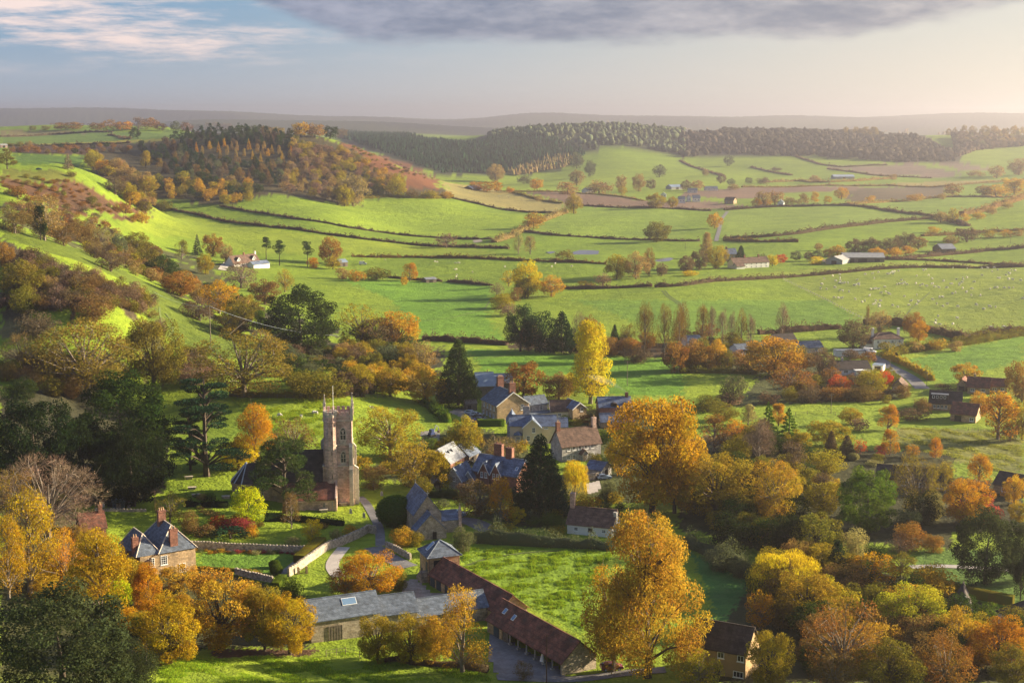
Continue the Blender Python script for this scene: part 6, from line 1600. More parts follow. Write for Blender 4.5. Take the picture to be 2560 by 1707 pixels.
# sheep
def sheep_mesh(pose):
    """one continuous woolly body with neck, head, ears and four legs"""
    vs, ed, rad = [], [], []
    def chain(pts, start=None):
        prev = start
        for (x, y, z, r) in pts:
            vs.append((x, y, z)); rad.append(r); i = len(vs) - 1
            if prev is not None:
                ed.append((prev, i))
            prev = i
        return prev
    chain([(0, 0, .66, .27)]); chain([(.34, 0, .66, .25)], 0); chain([(-.36, 0, .66, .25), (-.52, 0, .62, .14)], 0)
    hd = [(.5, 0, .74, .17), (.66, 0, .62, .11), (.78, 0, .34, .09), (.84, 0, .18, .05)] if pose == 0 else [(.5, 0, .82, .16), (.62, 0, .98, .12), (.76, 0, .98, .09), (.86, 0, .92, .055)]
    chain(hd, 1)
    for x, i in ((.34, 1), (-.36, 2)):
        for s in (-1, 1):
            if pose == 2:
                chain([(x + .1, s * .16, .3, .08), (x + .3, s * .2, .22, .05)], i)
            else:
                chain([(x, s * .15, .42, .09), (x + (.02 if x > 0 else -.04), s * .15, .22, .05), (x, s * .15, .0, .045)], i)
    me = bpy.data.meshes.new('sheep'); me.from_pydata(vs, ed, []); o = bpy.data.objects.new('tmp', me); COL.objects.link(o)
    sk = o.modifiers.new('s', 'SKIN')
    for k, v in enumerate(me.skin_vertices[0].data):
        v.radius = (rad[k], rad[k])
    me.skin_vertices[0].data[0].use_root = True
    ss_ = o.modifiers.new('d', 'SUBSURF'); ss_.levels = 1; ss_.render_levels = 1
    dgx = bpy.context.evaluated_depsgraph_get(); ev = o.evaluated_get(dgx); m2 = bpy.data.meshes.new_from_object(ev)
    bpy.data.objects.remove(o); m2.materials.clear(); m2.materials.append(MT['wool'])
    m2.polygons.foreach_set('use_smooth', [True] * len(m2.polygons)); m2.name = 'sheep'
    return m2
SHEEP = [sheep_mesh(k) for k in (0, 1, 0)]
SP_ = """C 975 1294 1032 1275 1080 1267 1250 1265 1300 1260 1340 1250 1405 1264 1420 1258 1435 1250 1450 1246 1440 1262 1475 1242 1600 1275 1645 1238 1660 1232 1680 1272 1705 1295 1050 1308 1082 1290 1085 1310 1100 1326 1112 1322 1135 1325 1080 1325 1312 1292 1195 1303 1180 1340 1192 1335 1205 1330 1210 1338 1495 1306 1465 1334 1482 1330 1498 1330 1535 1335 1515 1322 1595 1328 1622 1340 1640 1335 1665 1345 1710 1328 1718 1350 1700 1330 1750 1356 1780 1310 960 1332 950 1360 990 1366 1048 1355 1080 1374 1100 1376 1142 1382 1290 1366 1308 1364 1325 1362 1340 1366 1385 1352 1390 1382 1358 1392 1405 1395 1418 1400 1280 1410 1515 1414 1600 1405 1185 1433 1040 1422 1068 1425 1092 1428 1232 1452 1250 1444 1325 1444 1352 1446 1348 1470 1305 1468 1438 1476 1470 1486 1560 1448 1548 1474 1600 1468 1612 1452 1705 1436 1735 1466 1752 1420 1775 1420 1778 1482 1805 1468 1875 1484 1840 1396 1862 1390 1840 1328 1828 1330 1886 1340 1890 1328 1800 1358 1865 1300 1910 1290 1915 1302 1940 1288 1905 1318 1910 1360 1935 1386 1970 1364 1968 1408 2030 1410 2004 1472 2050 1500 2095 1486 2132 1486 2096 1364 2125 1358 2145 1356 2190 1358 2225 1358 2252 1356 2316 1430 2080 1224 2125 1222 2145 1234 2110 1248 2240 1236 2220 1256 2228 1262 2205 1272 2222 1298 2250 1302 2305 1306 2150 1290 2042 1272 1985 1318 1940 1228 1845 1222 2040 1224 2265 1240 2160 1292
F 1745 115 1728 146 1726 166 1755 174 1845 170 1875 130 2105 192 2192 192 1320 30 2050 68 1348 52"""
k_ = 0
def sheep_at(z, x, y, lab, grp, kk):
    p = gpt(*px2(z, x, y)); o = put('sheep', SHEEP[kk % 3], None, p - Vector((0, 0, .03)), (0, 0, random.uniform(0, 6.28)))
    o.scale = (1.25, 1.25, 1.2)
    return tag(o, lab, 'sheep', grp)
for k, q in enumerate(zpl(SP_)):
    p = gpt(*q); o = put('sheep', SHEEP[k % 3], None, p - Vector((0, 0, .03)), (0, 0, random.uniform(0, 6.28))); s_ = random.uniform(1.25, 1.6); o.scale = (s_, s_, s_)
    tag(o, 'white sheep scattered over the big fenced pasture', 'sheep', 'sheep in the big fenced pasture')
for k, (x, y) in enumerate(((305, 1165), (640, 1178), (655, 1180), (780, 1188), (795, 1188), (808, 1188), (775, 1232), (788, 1230), (895, 1248), (788, 1268), (785, 1282), (1115, 1212), (1455, 1190), (1430, 1213), (1565, 1208))):
    sheep_at('B', x, y, 'white sheep grazing the striped meadow below the pond', 'sheep in the striped meadow', k)
for k, (x, y) in enumerate(((830, 607), (860, 610), (1075, 735), (1140, 745), (875, 712))):
    sheep_at('B', x, y, 'tiny animal grazing the far straw or green field', 'animals in the far fields', k)
for k, (z, x, y, lab) in enumerate((('U', 600, 440, 'white sheep half hidden by the orange birch'), ('U', 838, 455, 'white sheep in the middle of the church field'), ('U', 975, 410, 'white-faced sheep beside a dark one'), ('U', 1005, 415, 'dark sheep left of the church tower'), ('U', 1612, 362, 'white sheep at the top of the church field, right of tower'))):
    o = sheep_at(z, x, y, lab, 'sheep in the church field', k)
# chimney smoke
m, N = mk_mat('smoke')
ob_ = N.n('ShaderNodeTexCoord').outputs['Object']
N.n('ShaderNodeOutputMaterial', {1: N.n('ShaderNodeVolumePrincipled', {'Color': (.9, .9, .92, 1), 'Density': .05}).outputs[0]})
pc = dh.root.matrix_basis @ Vector((dh.L * .9, 3.7, 10.0))
sm = MB(); sm.tube([(0, 0, 0), (-1.6, 1, .9), (-4.5, 2.5, 2.3), (-9, 4, 3.8), (-13, 5, 4.6)], [.25, .5, .9, 1.3, .4], 8)
tag(sm.build('smoke', m, None, loc=pc), 'thin white smoke drifting from the dormer house chimney', 'smoke', None, 'stuff')
# rough grass on the near bank and in the meadow: nobody could count the tufts
def tufts(label, s, n, h, seed, cols):
    g = np.random.default_rng(seed)
    poly = [(p[0], p[1]) for p in quickhits(dens(zpl(s), 40))]; a = np.array(poly)
    X, Y = g.uniform(a[:, 0].min(), a[:, 0].max(), n * 3), g.uniform(a[:, 1].min(), a[:, 1].max(), n * 3)
    k = np.nonzero(inside(poly, X, Y))[0][:n]; X, Y = X[k], Y[k]; Z = zfun(X, Y)
    q = np.zeros(len(X))
    for _ in range(16):
        a2, f = g.uniform(0, 6.283), 6.283 / g.uniform(2.5, 16)
        q += np.sin(X * f * math.cos(a2) + Y * f * math.sin(a2) + g.uniform(0, 6.283))
    q = q / 2.8; keep = q > g.normal(.1, .35, len(X)); X, Y, Z, q = X[keep], Y[keep], Z[keep], q[keep]
    m = len(X); B = 3
    a_ = g.uniform(0, 6.283, (m, B)); hh = h * g.uniform(.5, 1.2, (m, B)) * np.clip(.7 + .5 * q, .5, 1.7)[:, None]; wd = .09 * g.uniform(.7, 1.6, (m, B)); lean = g.normal(0, .35, (m, B, 2)) * hh[..., None]
    c = np.stack([X, Y, Z - .05], 1)[:, None, :] + np.concatenate([g.normal(0, .12, (m, B, 2)), np.zeros((m, B, 1))], 2)
    t = np.stack([np.cos(a_) * wd, np.sin(a_) * wd, np.zeros_like(a_)], -1)
    tip = c + np.concatenate([lean, hh[..., None]], 2)
    V = np.stack([c - t, c + t, tip], 2).reshape(-1, 3); F = np.arange(len(V)).reshape(-1, 3)
    me = mesh_np('grass', V, F); v = np.stack([g.random(len(F)), g.random(len(F)), g.random(len(F)), np.ones(len(F))], 1)
    me.attributes.new('var', 'FLOAT_COLOR', 'FACE').data.foreach_set('color', v.astype(np.float32).ravel()); me.materials.append(M_leaf)
    o = put('grass', me); o.color = cols + (1,)
    return tag(o, label, 'grass', None, 'stuff')
tufts('rough grass tufts on the near bank', 'G 1000 1620 1100 1430 1450 1390 2150 1400 2325 1440 H 0 1350 500 1440 1000 1500 1050 1640 0 1640', 42000, .32, 41, (.24, .36, .03))
tufts('rough grass tufts in the meadow below the village', 'H 840 650 1840 670 1650 1200 1200 1010 830 790', 26000, .36, 42, (.21, .32, .025))
tufts('rough grass tufts in the church field', 'D 1560 670 2325 680 E 100 760 0 760 D 2180 1000 1900 930', 24000, .4, 43, (.25, .34, .03))
tufts('pale tussocks of the rough meadow', 'F 1480 860 2100 880 2325 960 2325 1190 1700 1060 1450 990', 14000, .36, 44, (.25, .28, .06))
# ------------------------------------------------------------------ trees and bushes: zone x top base width kind colour | label
TREES = """
D 590 90 650 700 wide.h oak|great olive-gold oak filling the lower slope beside the scrub
D 1040 90 600 460 round olive|olive oak behind the dark cedar, next to the great oak
D 850 480 1200 640 dense deep|tall deep green tree with a sunlit edge, between yews and cedar
D 240 640 1300 640 dense yew|broad black-green yew at the picture's edge under the oak
D 560 790 1260 460 dense yew|black-green yew between two larger dark trees
D 900 830 1390 500 dense yew|dark yew hanging low over the summerhouse
D 300 910 1230 340 bush yew|lower round yew behind the mauve bare tree
D 1400 480 1190 560 cedar cedar|tall flat-tiered cedar on the churchyard lawn
D 1290 700 1150 260 cedar cedar|smaller tiered cedar leaning beside the tall one
D 1720 700 1140 320 oval.h orange|orange birch glowing between cedar and church
D 1610 930 1150 300 round yellow|yellow-leaved tree at the cedar's foot
D 1990 770 1090 300 wide.s brown|thin brown-leaved tree behind the church roof
D 1925 890 1440 430 pine pine|large loose pine standing in front of the church
D 1670 1245 1520 275 oval lime|bright lime-yellow maple in front of the chancel
D 1650 190 650 650 wide.h oak|wide half-bare olive oak above the church field
D 1330 370 570 260 bush.s mauve|mauve leafless thicket behind the tall cedar
D 2150 430 660 400 bush olive|dark olive thicket along the top of the church field
D 330 1010 1600 660 wide.b mauve|big mauve bare tree with pale twisted branches
D 160 220 480 300 wide.b brown|dark leafless tree on the shaded slope
A 2030 1340 1790 510 dense deep|large dark green oak in the hillside belt
D 1150 1270 1500 210 round.s olive|thin olive tree behind the manor chimneys
D 1280 1385 1570 140 bush brown|copper-brown bush beside the manor garden steps
D 1475 1435 1540 140 bush red|scarlet shrub in the manor garden
D 1620 1430 1560 240 bush crimson|crimson rounded shrub beside the scarlet one
D 1560 1510 1610 280 spread cedar|blue-green spreading juniper below the crimson shrub
D 1700 1510 1600 110 bush orange|small amber shrub at the end of the juniper
D 2110 1465 1630 140 round.h yellow|small yellow sapling on the churchyard lawn
D 1970 1295 1540 140 oval.s brown|brown twiggy shrub under the big pine
D 1380 1500 1590 180 bush brown|dull brown bush between copper bush and juniper
D 80 1100 1500 330 wide.s gold|thin gold tree below the mauve bare one
A 460 228 285 230 round rust|rust clump of beeches on the upland skyline
A 222 255 288 52 round olive|small round tree alone on the upland skyline
A 310 250 284 70 bush olive|low olive bushes right of the lone skyline tree
A 650 232 286 110 round brown|brown tree next to the rust skyline clump
A 740 213 292 150 round.h rust|tall rust tree in the upland spinney
A 840 222 290 130 round orange|orange-brown tree in the upland spinney
A 935 193 284 110 oval.s mauve|tallest mauve bare tree of the upland spinney
A 1015 200 280 120 round rust|round rust tree ending the upland spinney
A 1085 235 290 90 round brown|small brown tree beyond the upland spinney
A 1185 222 300 80 oval grey|grey tree at the start of the skyline row
A 1260 230 302 100 round mauve|mauve tree second along the skyline row
A 1340 235 300 90 round grey|grey-green tree third along the skyline row
A 1440 228 300 110 round brown|brown tree fourth along the skyline row
A 1530 235 300 100 round mauve|mauve tree fifth along the skyline row
A 1630 248 310 100 round deep|dark tree above the pines on the skyline
A 1720 250 320 100 round grey|grey tree above the wood on the skyline
A 1800 252 320 90 round brown|brown tree above the wood on the skyline
A 1880 260 330 100 round tan|tan tree just before the gold skyline tree
A 2030 225 335 130 round larch|gold-brown rounded tree on the hill shoulder
A 2130 236 335 150 round tan|tan tree behind the small lit hilltop field
A 2230 252 345 120 round deep|dark tree at the end of the hilltop row
A 2310 270 350 90 round brown|brown tree where hilltop row meets far wood
A 915 265 345 85 round deep|dark tree alone in the upland pasture
A 70 365 397 48 bush olive|first of three round bushes by the upland hedge
A 130 357 396 62 bush olive|middle of three round bushes by the upland hedge
A 195 350 394 52 bush tan|tan last of three round bushes by the upland hedge
A 1185 292 362 80 pine fir|dark pine standing apart before the wood
A 50 408 550 130 pine olive|olive pine above the bracken at the picture's edge
A 460 440 552 85 cone.s mauve|narrow bare tree beside the shaded upland field
A 635 412 545 130 round golive|olive-gold tree at the top of the golden hedgerow
A 985 423 540 95 oval golive|gold birch standing against the dark wood
A 700 478 575 120 round orange|amber tree at the head of the golden hedgerow
A 800 470 590 130 round tan|tan tree behind the amber hedgerow tree
A 740 520 600 130 round golive|yellow-olive tree below the amber hedgerow tree
A 850 520 640 150 round tan|tan tree in the golden hedgerow
A 780 590 720 160 round.h dusk|mauve-brown tree on the shaded side of hedgerow
A 960 560 690 160 round tan|broad tan tree between hedgerow and wood
A 860 625 760 140 round golive|yellow-green round tree in the golden hedgerow
A 1010 590 720 140 round golive|gold-olive tree at the wood's lower edge
A 890 690 790 110 round larch|gold tree near the bottom of the hedgerow
A 850 750 850 90 bush rust|rust bush on the bracken beside the hedgerow
A 620 715 790 80 bush olive|dark round holly alone on the red bracken
A 800 770 840 90 bush rust|rust bush below the holly on the bracken
A 120 650 740 130 bush rust|rust thorn bush on the upper bracken
A 290 640 690 60 bush rust|small rust bush in the hillside grass
A 485 550 605 70 bush brown|brown thorn where the bracken meets the field
A 960 820 915 110 bush larch|amber bush at the spur foot above bright field
A 900 845 905 70 bush rust|deep red bush at the bottom of the bracken
A 1110 745 830 120 bush olive|leaning dark bush at the hedge corner
A 100 770 980 230 bush.h brown|brown-olive thicket on the crest of the grass strip
A 300 710 1030 260 round.s tan|tall thin tree with pale twigs above the strip
A 275 780 1025 110 oval deep|ivy-clad dark tree on the crest of the strip
A 430 890 1070 160 round.h brown|brown tree right of the ivy-clad one
A 560 860 1050 150 bush brown|brown bush behind the crest of the strip
A 680 930 1100 170 wide.s pale|pale leafless tree beyond the grass strip
A 800 980 1140 120 round grey|grey-green tree in the belt below the bright field
A 925 968 1130 210 round olive|dark amber oak with gaps, at the belt's upper edge
A 1230 1025 1160 120 oval.s olive|thin olive tree left of the small conifer
A 1335 983 1130 75 fir grey|grey-green conifer near the white farmhouse
A 1440 972 1140 140 round rust|russet tree left of the white farmhouse
A 1525 1045 1175 100 round.h tan|tan tree touching the farmhouse garden
A 1800 1008 1160 90 scots pine|dark pine just right of the white farmhouse
A 1890 1023 1200 105 scots pine|second pine, lower, beside the white farmhouse
A 2080 1030 1210 100 scots pine|dark pine left of the russet pine clump
A 2230 998 1190 160 round rust|russet spreading tree beside the field barn
A 2250 1135 1225 110 round golive|olive-gold bush in front of the russet tree
A 2120 1130 1215 90 bush orange|amber bush under the dark pine
A 1390 1115 1260 120 round golive|olive-yellow tree below the white farmhouse lane
A 970 1070 1230 220 round olive|olive-green tree in the middle of the belt
A 750 1080 1240 200 round.h dusk|mauve-brown thicket at the belt's left
A 1090 1120 1310 230 round deep|dark green bush in the heart of the belt
A 1220 1225 1410 250 round rust|orange-brown dome in the lower belt
A 1480 1275 1520 270 round.h orange|fiery orange tree in the lower belt
A 1630 1175 1350 240 wide.s mauve|thin mauve tree in front of the white farmhouse
A 1790 1278 1460 210 round brown|dark brown tree between orange tree and dark oak
A 1925 1215 1380 125 round.s golive|pale olive sapling beside the dark oak
A 1350 1400 1567 250 round.h dusk|mauve bare thicket below the fiery orange tree
A 1640 1400 1600 260 round olive|olive-gold tree beside the power line
A 1160 1180 1330 140 bush grey|grey-green holly between belt trees
A 640 1000 1150 130 bush.h dusk|mauve bush on the field side of the belt
A 30 1030 1210 150 round rust|rust tree at the picture's edge below the grass strip
A 160 1150 1420 280 round olive|dark olive-brown thorn tree on the near scrub
A 180 1310 1520 220 bush olive|round olive thorn lower on the near scrub
D 1080 100 240 110 bush mauve|mauve bush at the edge of the steep grass
D 620 -60 130 300 bush brown|brown scrub above the great olive oak
D 260 40 260 320 bush.h dusk|mauve scrub left of the great oak
D 1620 90 230 200 round dusk|maroon-brown tree just below the power line
D 1760 70 230 120 oval green|small bright green tree beside the dark oak
D 1530 60 220 180 round.h golive|olive thicket above the pole
E 150 10 330 330 round.s golive|large thin olive tree on the belt's field side
E 400 58 330 280 round larch|golden-orange oak jutting into the striped field
E 240 110 340 300 round dusk|dusky brown tree left of the golden-orange oak
E 320 298 470 240 round grey|grey-green round tree below the golden-orange oak
E 550 268 480 240 round.h tan|tan half-bare tree right of the grey-green one
E 90 290 450 200 bush dusk|dark reddish thicket at the foot of the belt
E 130 415 640 230 round golive|olive-gold tree in the row above the church field
E 340 445 650 250 round golive|bushy olive-gold tree mid-row above the church field
E 20 465 650 190 round dusk|shaded tree in the row above the flagpole
E 580 455 700 270 round larch|copper-orange tree left of the tall pine
E 800 238 710 330 cone pine|tall dark green pine behind the pub
E 690 500 700 120 round.h dusk|dark reddish tree squeezed beside the tall pine
E 1240 400 650 280 wide rust|rust-red maple above the pub roof
E 1480 470 670 240 round brown|dark amber tree right of the rust-red maple
E 1545 480 650 150 round.h yellow|thin yellow tree behind the dark amber one
E 1690 148 700 360 poplar yellow|tall bright yellow poplar with visible limbs
E 1220 18 345 230 round fir|first dark conifer of the clump beyond the field
E 1350 60 355 210 round fir|middle dark conifer of the clump beyond the field
E 1500 62 355 230 cone fir|pointed dark conifer ending the clump
E 1275 138 345 170 round.h brown|brown bare tree in front of the dark conifers
E 1855 155 330 90 cone fir|narrow dark conifer right of the yellow poplar
E 1940 145 320 120 wide.s olive|thin olive tree right of the narrow conifer
E 1690 80 330 150 round.h rust|mauve-red bare tree behind the yellow poplar
E 1620 70 330 130 round.b mauve|mauve bare tree beside the pointed conifer
E 1780 230 380 170 bush brown|brown thicket behind the yellow poplar's crown
E 2060 25 400 160 brush.b rust|reddish bare poplar beyond the field, tallest of its pair
E 2190 25 400 140 brush.b rust|reddish bare poplar beyond the field, broad one
E 2290 25 400 120 brush.b rust|reddish bare poplar nearest the bare row
E 2000 280 420 200 bush dusk|dusky undergrowth below the reddish poplars
E 2260 270 490 180 round rust|low rust tree at the field corner
E 340 690 1070 400 wide.h golive|half-bare golden dome tree beside the church tower
E 480 935 1250 310 round.h golive|sunlit olive pine above the chapel roof
E 650 1022 1290 210 oval golive|olive pine beside the pale-roofed house
E 850 768 1060 230 round golive|olive-gold tree by the pub yard
E 780 880 1080 260 round olive|olive tree below the olive-gold one
E 1090 868 1110 270 bush.b tan|tan leafless thicket behind the red chimneys
E 1350 875 1445 430 cone fir|great dark green cypress in the village centre
E 1590 1058 1310 180 willow yellow|yellow weeping willow beside the grey stone house
E 2110 575 1430 640 round gold|huge golden lime tree towering over the village
E 2260 690 1440 400 round gold|golden lime tree joined to the huge one
E 1900 880 1180 220 round.h golive|olive-gold young tree leaning from the huge lime
E 1825 1210 1360 120 round grey|small grey-green orchard tree by the pale drive
E 940 1195 1460 330 round.h brown|brown-olive tree behind the chapel
E 1085 1195 1510 190 oval.h orange|orange flame-shaped tree behind the chapel
E 1195 1378 1510 120 round yellow|small yellow tree beside the dark cypress
E 380 1308 1520 265 topiary green|large clipped dome of dark yew by the church path
E 550 1180 1330 150 round olive|olive bush above the chapel gable
E 580 1240 1320 90 bush yellow|little yellow bush behind the chapel gable
E 1690 1308 1420 220 bush larch|amber-brown hedge bush behind the tiled cottage
E 1470 1260 1440 120 bush grey|grey-green bush at the cypress foot
E 1280 1400 1500 180 bush grey|low grey bush in front of the cypress
E 1440 1420 1540 200 bush green|green bush left of the tiled cottage
E 1600 780 850 90 bush golive|yellow-green bush beside the pub annex
E 1700 700 820 120 round.h tan|thin tan tree before the dormer house
E 1830 850 950 170 bush green|green garden bush behind the stone house
E 1880 820 900 120 bush rust|reddish shrub below the dormer house
E 150 1040 1150 140 round golive|yellow bush right behind the church tower
E 230 1100 1280 200 bush.h brown|brown scrub between tower and olive pine
E 1720 1010 1130 110 bush olive|dark olive bush at the stone house gable
E 690 1330 1400 110 bush grey|grey-green bush behind the chapel porch
H 2080 345 1530 760 twotier larch|great two-tiered orange chestnut in the meadow
H 1850 700 1490 420 round.h larch|orange lower bough tree left of the chestnut
H 200 638 980 430 round.h orange|bright orange maple behind the long slate barn
H 40 760 980 240 round.h rust|dark rust tree left of the orange maple
H 400 778 940 130 bush olive|dark olive bush right of the orange maple
H 420 478 640 170 bush larch|apricot shrub beside the churchyard wall
H 510 520 640 120 bush golive|yellow-olive shrub beside the chapel
H 835 478 680 165 bush grey|grey white-flecked bush behind the square coach house
H 800 470 520 100 round.b mauve|mauve bare sapling by the chapel porch
H 255 1080 1420 290 round golive|dark gold tree at the left of the barnyard row
H 480 1085 1440 330 round golive|broad gold tree in the middle of the barnyard row
H 640 1090 1440 260 round larch|deep gold tree of the barnyard row near the bare one
H 830 895 1500 400 oval.s larch|tall thin tree with brown stems before the cart shed
H 280 985 1120 240 oval.s lime|thin yellow-green sapling against the slate roof
H 1240 1400 1545 140 round.s brown|small bare sapling in the yard
H 70 480 570 120 bush larch|amber shrub on the churchyard bank
H 1100 470 560 200 bush golive|yellowish shrub on the meadow hedge bank
H 1470 490 570 130 bush golive|pale green shrub on the meadow hedge bank
G 430 880 1700 900 dense holm|great dark holm oak at the bottom corner
G 900 1230 1650 330 bush holm|lower bough of dark holm oak at its side
G 780 1380 1690 420 bush holm|front bough of dark holm oak above the bank
G 1500 770 1330 560 round larch|large golden hazel beside the lower lawn
G 1790 850 1350 330 round golive|olive-gold hazel between two golden ones
G 1960 925 1370 360 round gold|yellow hazel nearest the barn doors
G 1150 980 1440 440 round gold|golden bush tree above the bank
G 1230 945 1120 180 oval larch|bright amber bush below the manor
G 1010 750 1120 240 oval orange|orange-gold tree below the manor windows
G 1215 742 950 270 round larch|gold tree crowding the manor's corner
G 680 510 1130 480 oval.h gold|tall thin golden tree in front of the manor
G 200 250 960 460 oval.s gold|tall thin golden tree at the picture's edge
G 60 420 1000 300 oval.s gold|second thin golden tree at the very edge
G 790 840 1080 230 oval lime|yellow-green bush tree above the holm oak
G 450 480 950 300 round.s orange|thin amber tree between golden ones
G 330 800 1010 260 bush larch|amber undergrowth above the holm oak
G 950 1100 1250 160 bush deep|dark green bush among the gold
G 600 470 800 280 round.h rust|rust creeper bush beside the manor roof
G 1980 560 640 120 bush pale|silvery grass clump on the terrace
G 2270 510 600 90 bush pale|tan shrub on the churchyard bank
G 1740 790 840 80 bush larch|small amber bush on the lower lawn
G 1960 830 980 190 bush green|dark shrub below the garden gate
F 640 228 510 400 wide larch|great golden oak above the village field
F 760 330 500 180 round orange|orange tree touching the great golden oak
F 960 318 500 200 round.h dusk|mauve-grey tree left of the bungalow
F 1170 123 335 220 round dusk|dark round tree left of the white villa
F 1345 58 250 160 wide.s tan|thin tan tree behind the dark round one
F 1265 25 190 34 brush.b rust|thin bare spire in the sheep field corner
F 1575 73 250 140 round rust|brown tree behind the white villa
F 1612 123 280 130 round orange|orange round tree beside the white villa
F 1390 270 380 160 bush olive|olive bush in front of the white villa
F 1580 270 350 130 bush tan|tan bush right of the white villa
F 1740 245 340 130 bush larch|amber thorn in the hedge beyond the villa
F 1860 260 345 110 bush tan|tan thorn in the hedge beyond the villa
F 150 28 290 120 brush.b rust|first bare poplar of the row, broadest
F 215 38 290 75 brush.b mauve|second bare poplar of the row
F 285 55 300 85 brush.b mauve|third bare poplar of the row
F 348 70 310 65 brush.b mauve|fourth bare poplar of the row
F 412 62 315 90 brush.b rust|fifth bare poplar of the row, tall
F 475 90 315 75 brush.b mauve|last bare poplar of the row
F 690 22 240 105 brush.b mauve|oval bare tree alone at the field edge
F 20 20 290 110 brush.b rust|rusty bare poplar at the start of the row
F 110 255 470 190 round rust|dark rust tree below the bare poplars
F 245 248 460 140 round larch|gold tree below the bare poplars
F 320 330 470 110 round olive|olive tree at the gold tree's side
F 40 300 470 130 round larch|amber low tree at the field's top corner
F 210 400 470 110 bush larch|amber bush on the field bank
F 90 395 475 180 bush olive|olive bush on the field bank
F 430 420 490 200 bush brown|brown bush under the great golden oak
F 740 418 640 300 round.s rust|thin russet tree below the great golden oak
F 1295 460 640 210 round golive|green-yellow ash in front of the bungalow
F 1380 468 610 120 round red|scarlet maple behind the green-yellow ash
F 1080 498 630 170 round.h red|reddish thin tree below the bungalow
F 1230 560 680 200 bush brown|brown bush below the green-yellow ash
F 1020 560 680 160 bush.h rust|russet thicket below the bungalow
F 860 560 690 180 bush.h dusk|dusky thicket below the russet tree
F 360 498 710 180 round grey|grey-green rounded tree in the village field
F 330 600 710 190 bush mauve|mauve thicket at the grey-green tree's foot
F 600 610 700 150 bush dusk|dusky bush beside the village field
F 190 630 750 230 bush olive|olive thicket left of the yellow willow
F 300 690 810 200 bush olive|dark olive thicket above the pink birches
F 460 700 840 130 oval pale|pale yellow willow bush behind the fir
F 590 675 1010 190 fir bright|sunlit bright green fir, taller of the two
F 730 715 1010 210 fir bright|sunlit bright green fir, lower of the two
F 665 688 850 140 oval larch|orange tree peeping between the two firs
F 230 755 1020 230 oval.s rust|pinkish leafless birch beside the huge lime
F 370 795 960 160 round.h orange|red-orange tree beside the pink birch
F 530 785 1110 250 oval.b mauve|mauve leafless tree left of the firs
F 1150 720 840 165 round golive|olive-orange round bush in the meadow
F 1215 778 880 135 bush mauve|mauve round bush in the meadow
F 1010 808 990 300 wide golive|pale olive spreading tree in the orchard
F 1020 870 1045 110 cone dusk|dark maroon conifer, left of the pair
F 1125 900 1060 140 cone dusk|dark maroon conifer, right of the pair
F 1405 698 880 155 oval.h orange|rust-orange birch in the meadow
F 1420 865 1050 135 oval.h orange|pale orange birch below the rust one
F 1360 968 1045 95 bush crimson|dark crimson bush in the orchard garden
F 1220 928 1040 95 round.s red|thin pinkish cherry in the orchard garden
F 1170 1028 1080 80 topiary pale|pale clipped dome in the orchard garden
F 1335 1030 1085 110 bush olive|low olive bush in the orchard garden
F 1310 1068 1118 120 bush pale|low pale bush at the orchard lawn edge
F 1725 918 1070 100 oval.h orange|small faded orange birch by the meadow fence
F 1570 968 1060 100 round.h orange|faded amber tree at the meadow fence
F 2150 623 940 320 oval.h orange|large orange beech right of the gabled house
F 2030 605 790 140 round larch|gold tree behind the large orange beech
F 2230 800 950 120 round.h rust|small rust tree under the large orange beech
F 2310 650 940 130 round golive|yellow-olive tree at the picture's edge
F 1930 408 570 190 round larch|golden-brown dome tree by the red-roofed house
F 2270 400 650 160 round rust|rust-brown tree beside the red-roofed house
F 2310 520 690 110 round brown|brown tree at the edge below the red roofs
F 1790 555 620 140 bush dusk|dusky bush above the dormer house
F 1640 640 760 130 bush brown|brown bush left of the dormer house
F 1560 720 800 260 bush dusk|dark bramble mound below the dormer house
F 1260 1115 1560 390 dense green|large rich green tree left of the long bungalow
F 970 1148 1430 230 oval.b dusk|dusky mauve leafless tree beside the rich green one
F 760 938 1260 230 oval.h dusk|tall brown half-bare tree left of mauve one
F 640 1035 1510 360 round.h larch|golden-brown tree with drooping boughs
F 240 1005 1460 500 wide golive|broad yellow-olive tree with open branches
F 980 980 1160 290 bush golive|olive round tree at the orchard lawn corner
F 1580 1000 1430 320 wide.s olive|thin olive tree in front of the long bungalow
F 1790 1085 1300 170 oval.s golive|thin yellow-olive tree beside the bungalow
F 2020 1040 1260 200 oval.h orange|pale orange birch right of the bungalow
F 1930 1175 1510 320 round orange|glowing orange maple behind crimson shrub
F 2010 1285 1500 290 bush crimson|deep crimson shrub before the orange maple
F 2260 1170 1380 170 round larch|olive-gold tree at the picture's edge
F 2290 1340 1500 150 round golive|olive bush at the edge beside the crimson shrub
F 1640 1240 1500 240 bush yew|dark laurel mass under the thin olive tree
F 1540 1380 1560 190 bush grey|blue-grey bush under the rich green tree
F 1720 1270 1480 130 bush pale|pale variegated bush beside the laurel
I 2060 365 890 440 dense holm|large grey-green holm oak on the lower lawn
I 2300 460 880 230 dense holm|second grey-green holm oak at the edge
I 350 370 690 310 bush yew|dark yew under the yellow-olive tree
I 720 365 690 280 bush yew|dark yew right of the golden-brown tree
I 910 400 710 360 round olive|olive yew in front of the dark ones
I 1180 478 720 200 bush pale|pale green arching bamboo clump
I 1480 528 690 220 bush.s mauve|grey-mauve leafless round bush by the lawn
I 1560 438 660 240 bush rust|red-brown acer behind the lawn
I 1710 538 680 160 bush rust|orange-brown acer nearer the lawn
I 1060 575 880 225 cone fir|dark green conifer behind yellow willow
I 1320 590 800 170 bush deep|dark laurel between conifer and lawn
I 700 648 980 500 willow yellow|bright yellow weeping willow by the meadow
I 1290 655 920 340 round.h orange|orange-gold cherry right of the dark conifer
I 860 800 1170 480 round golive|olive-gold tree below the yellow willow
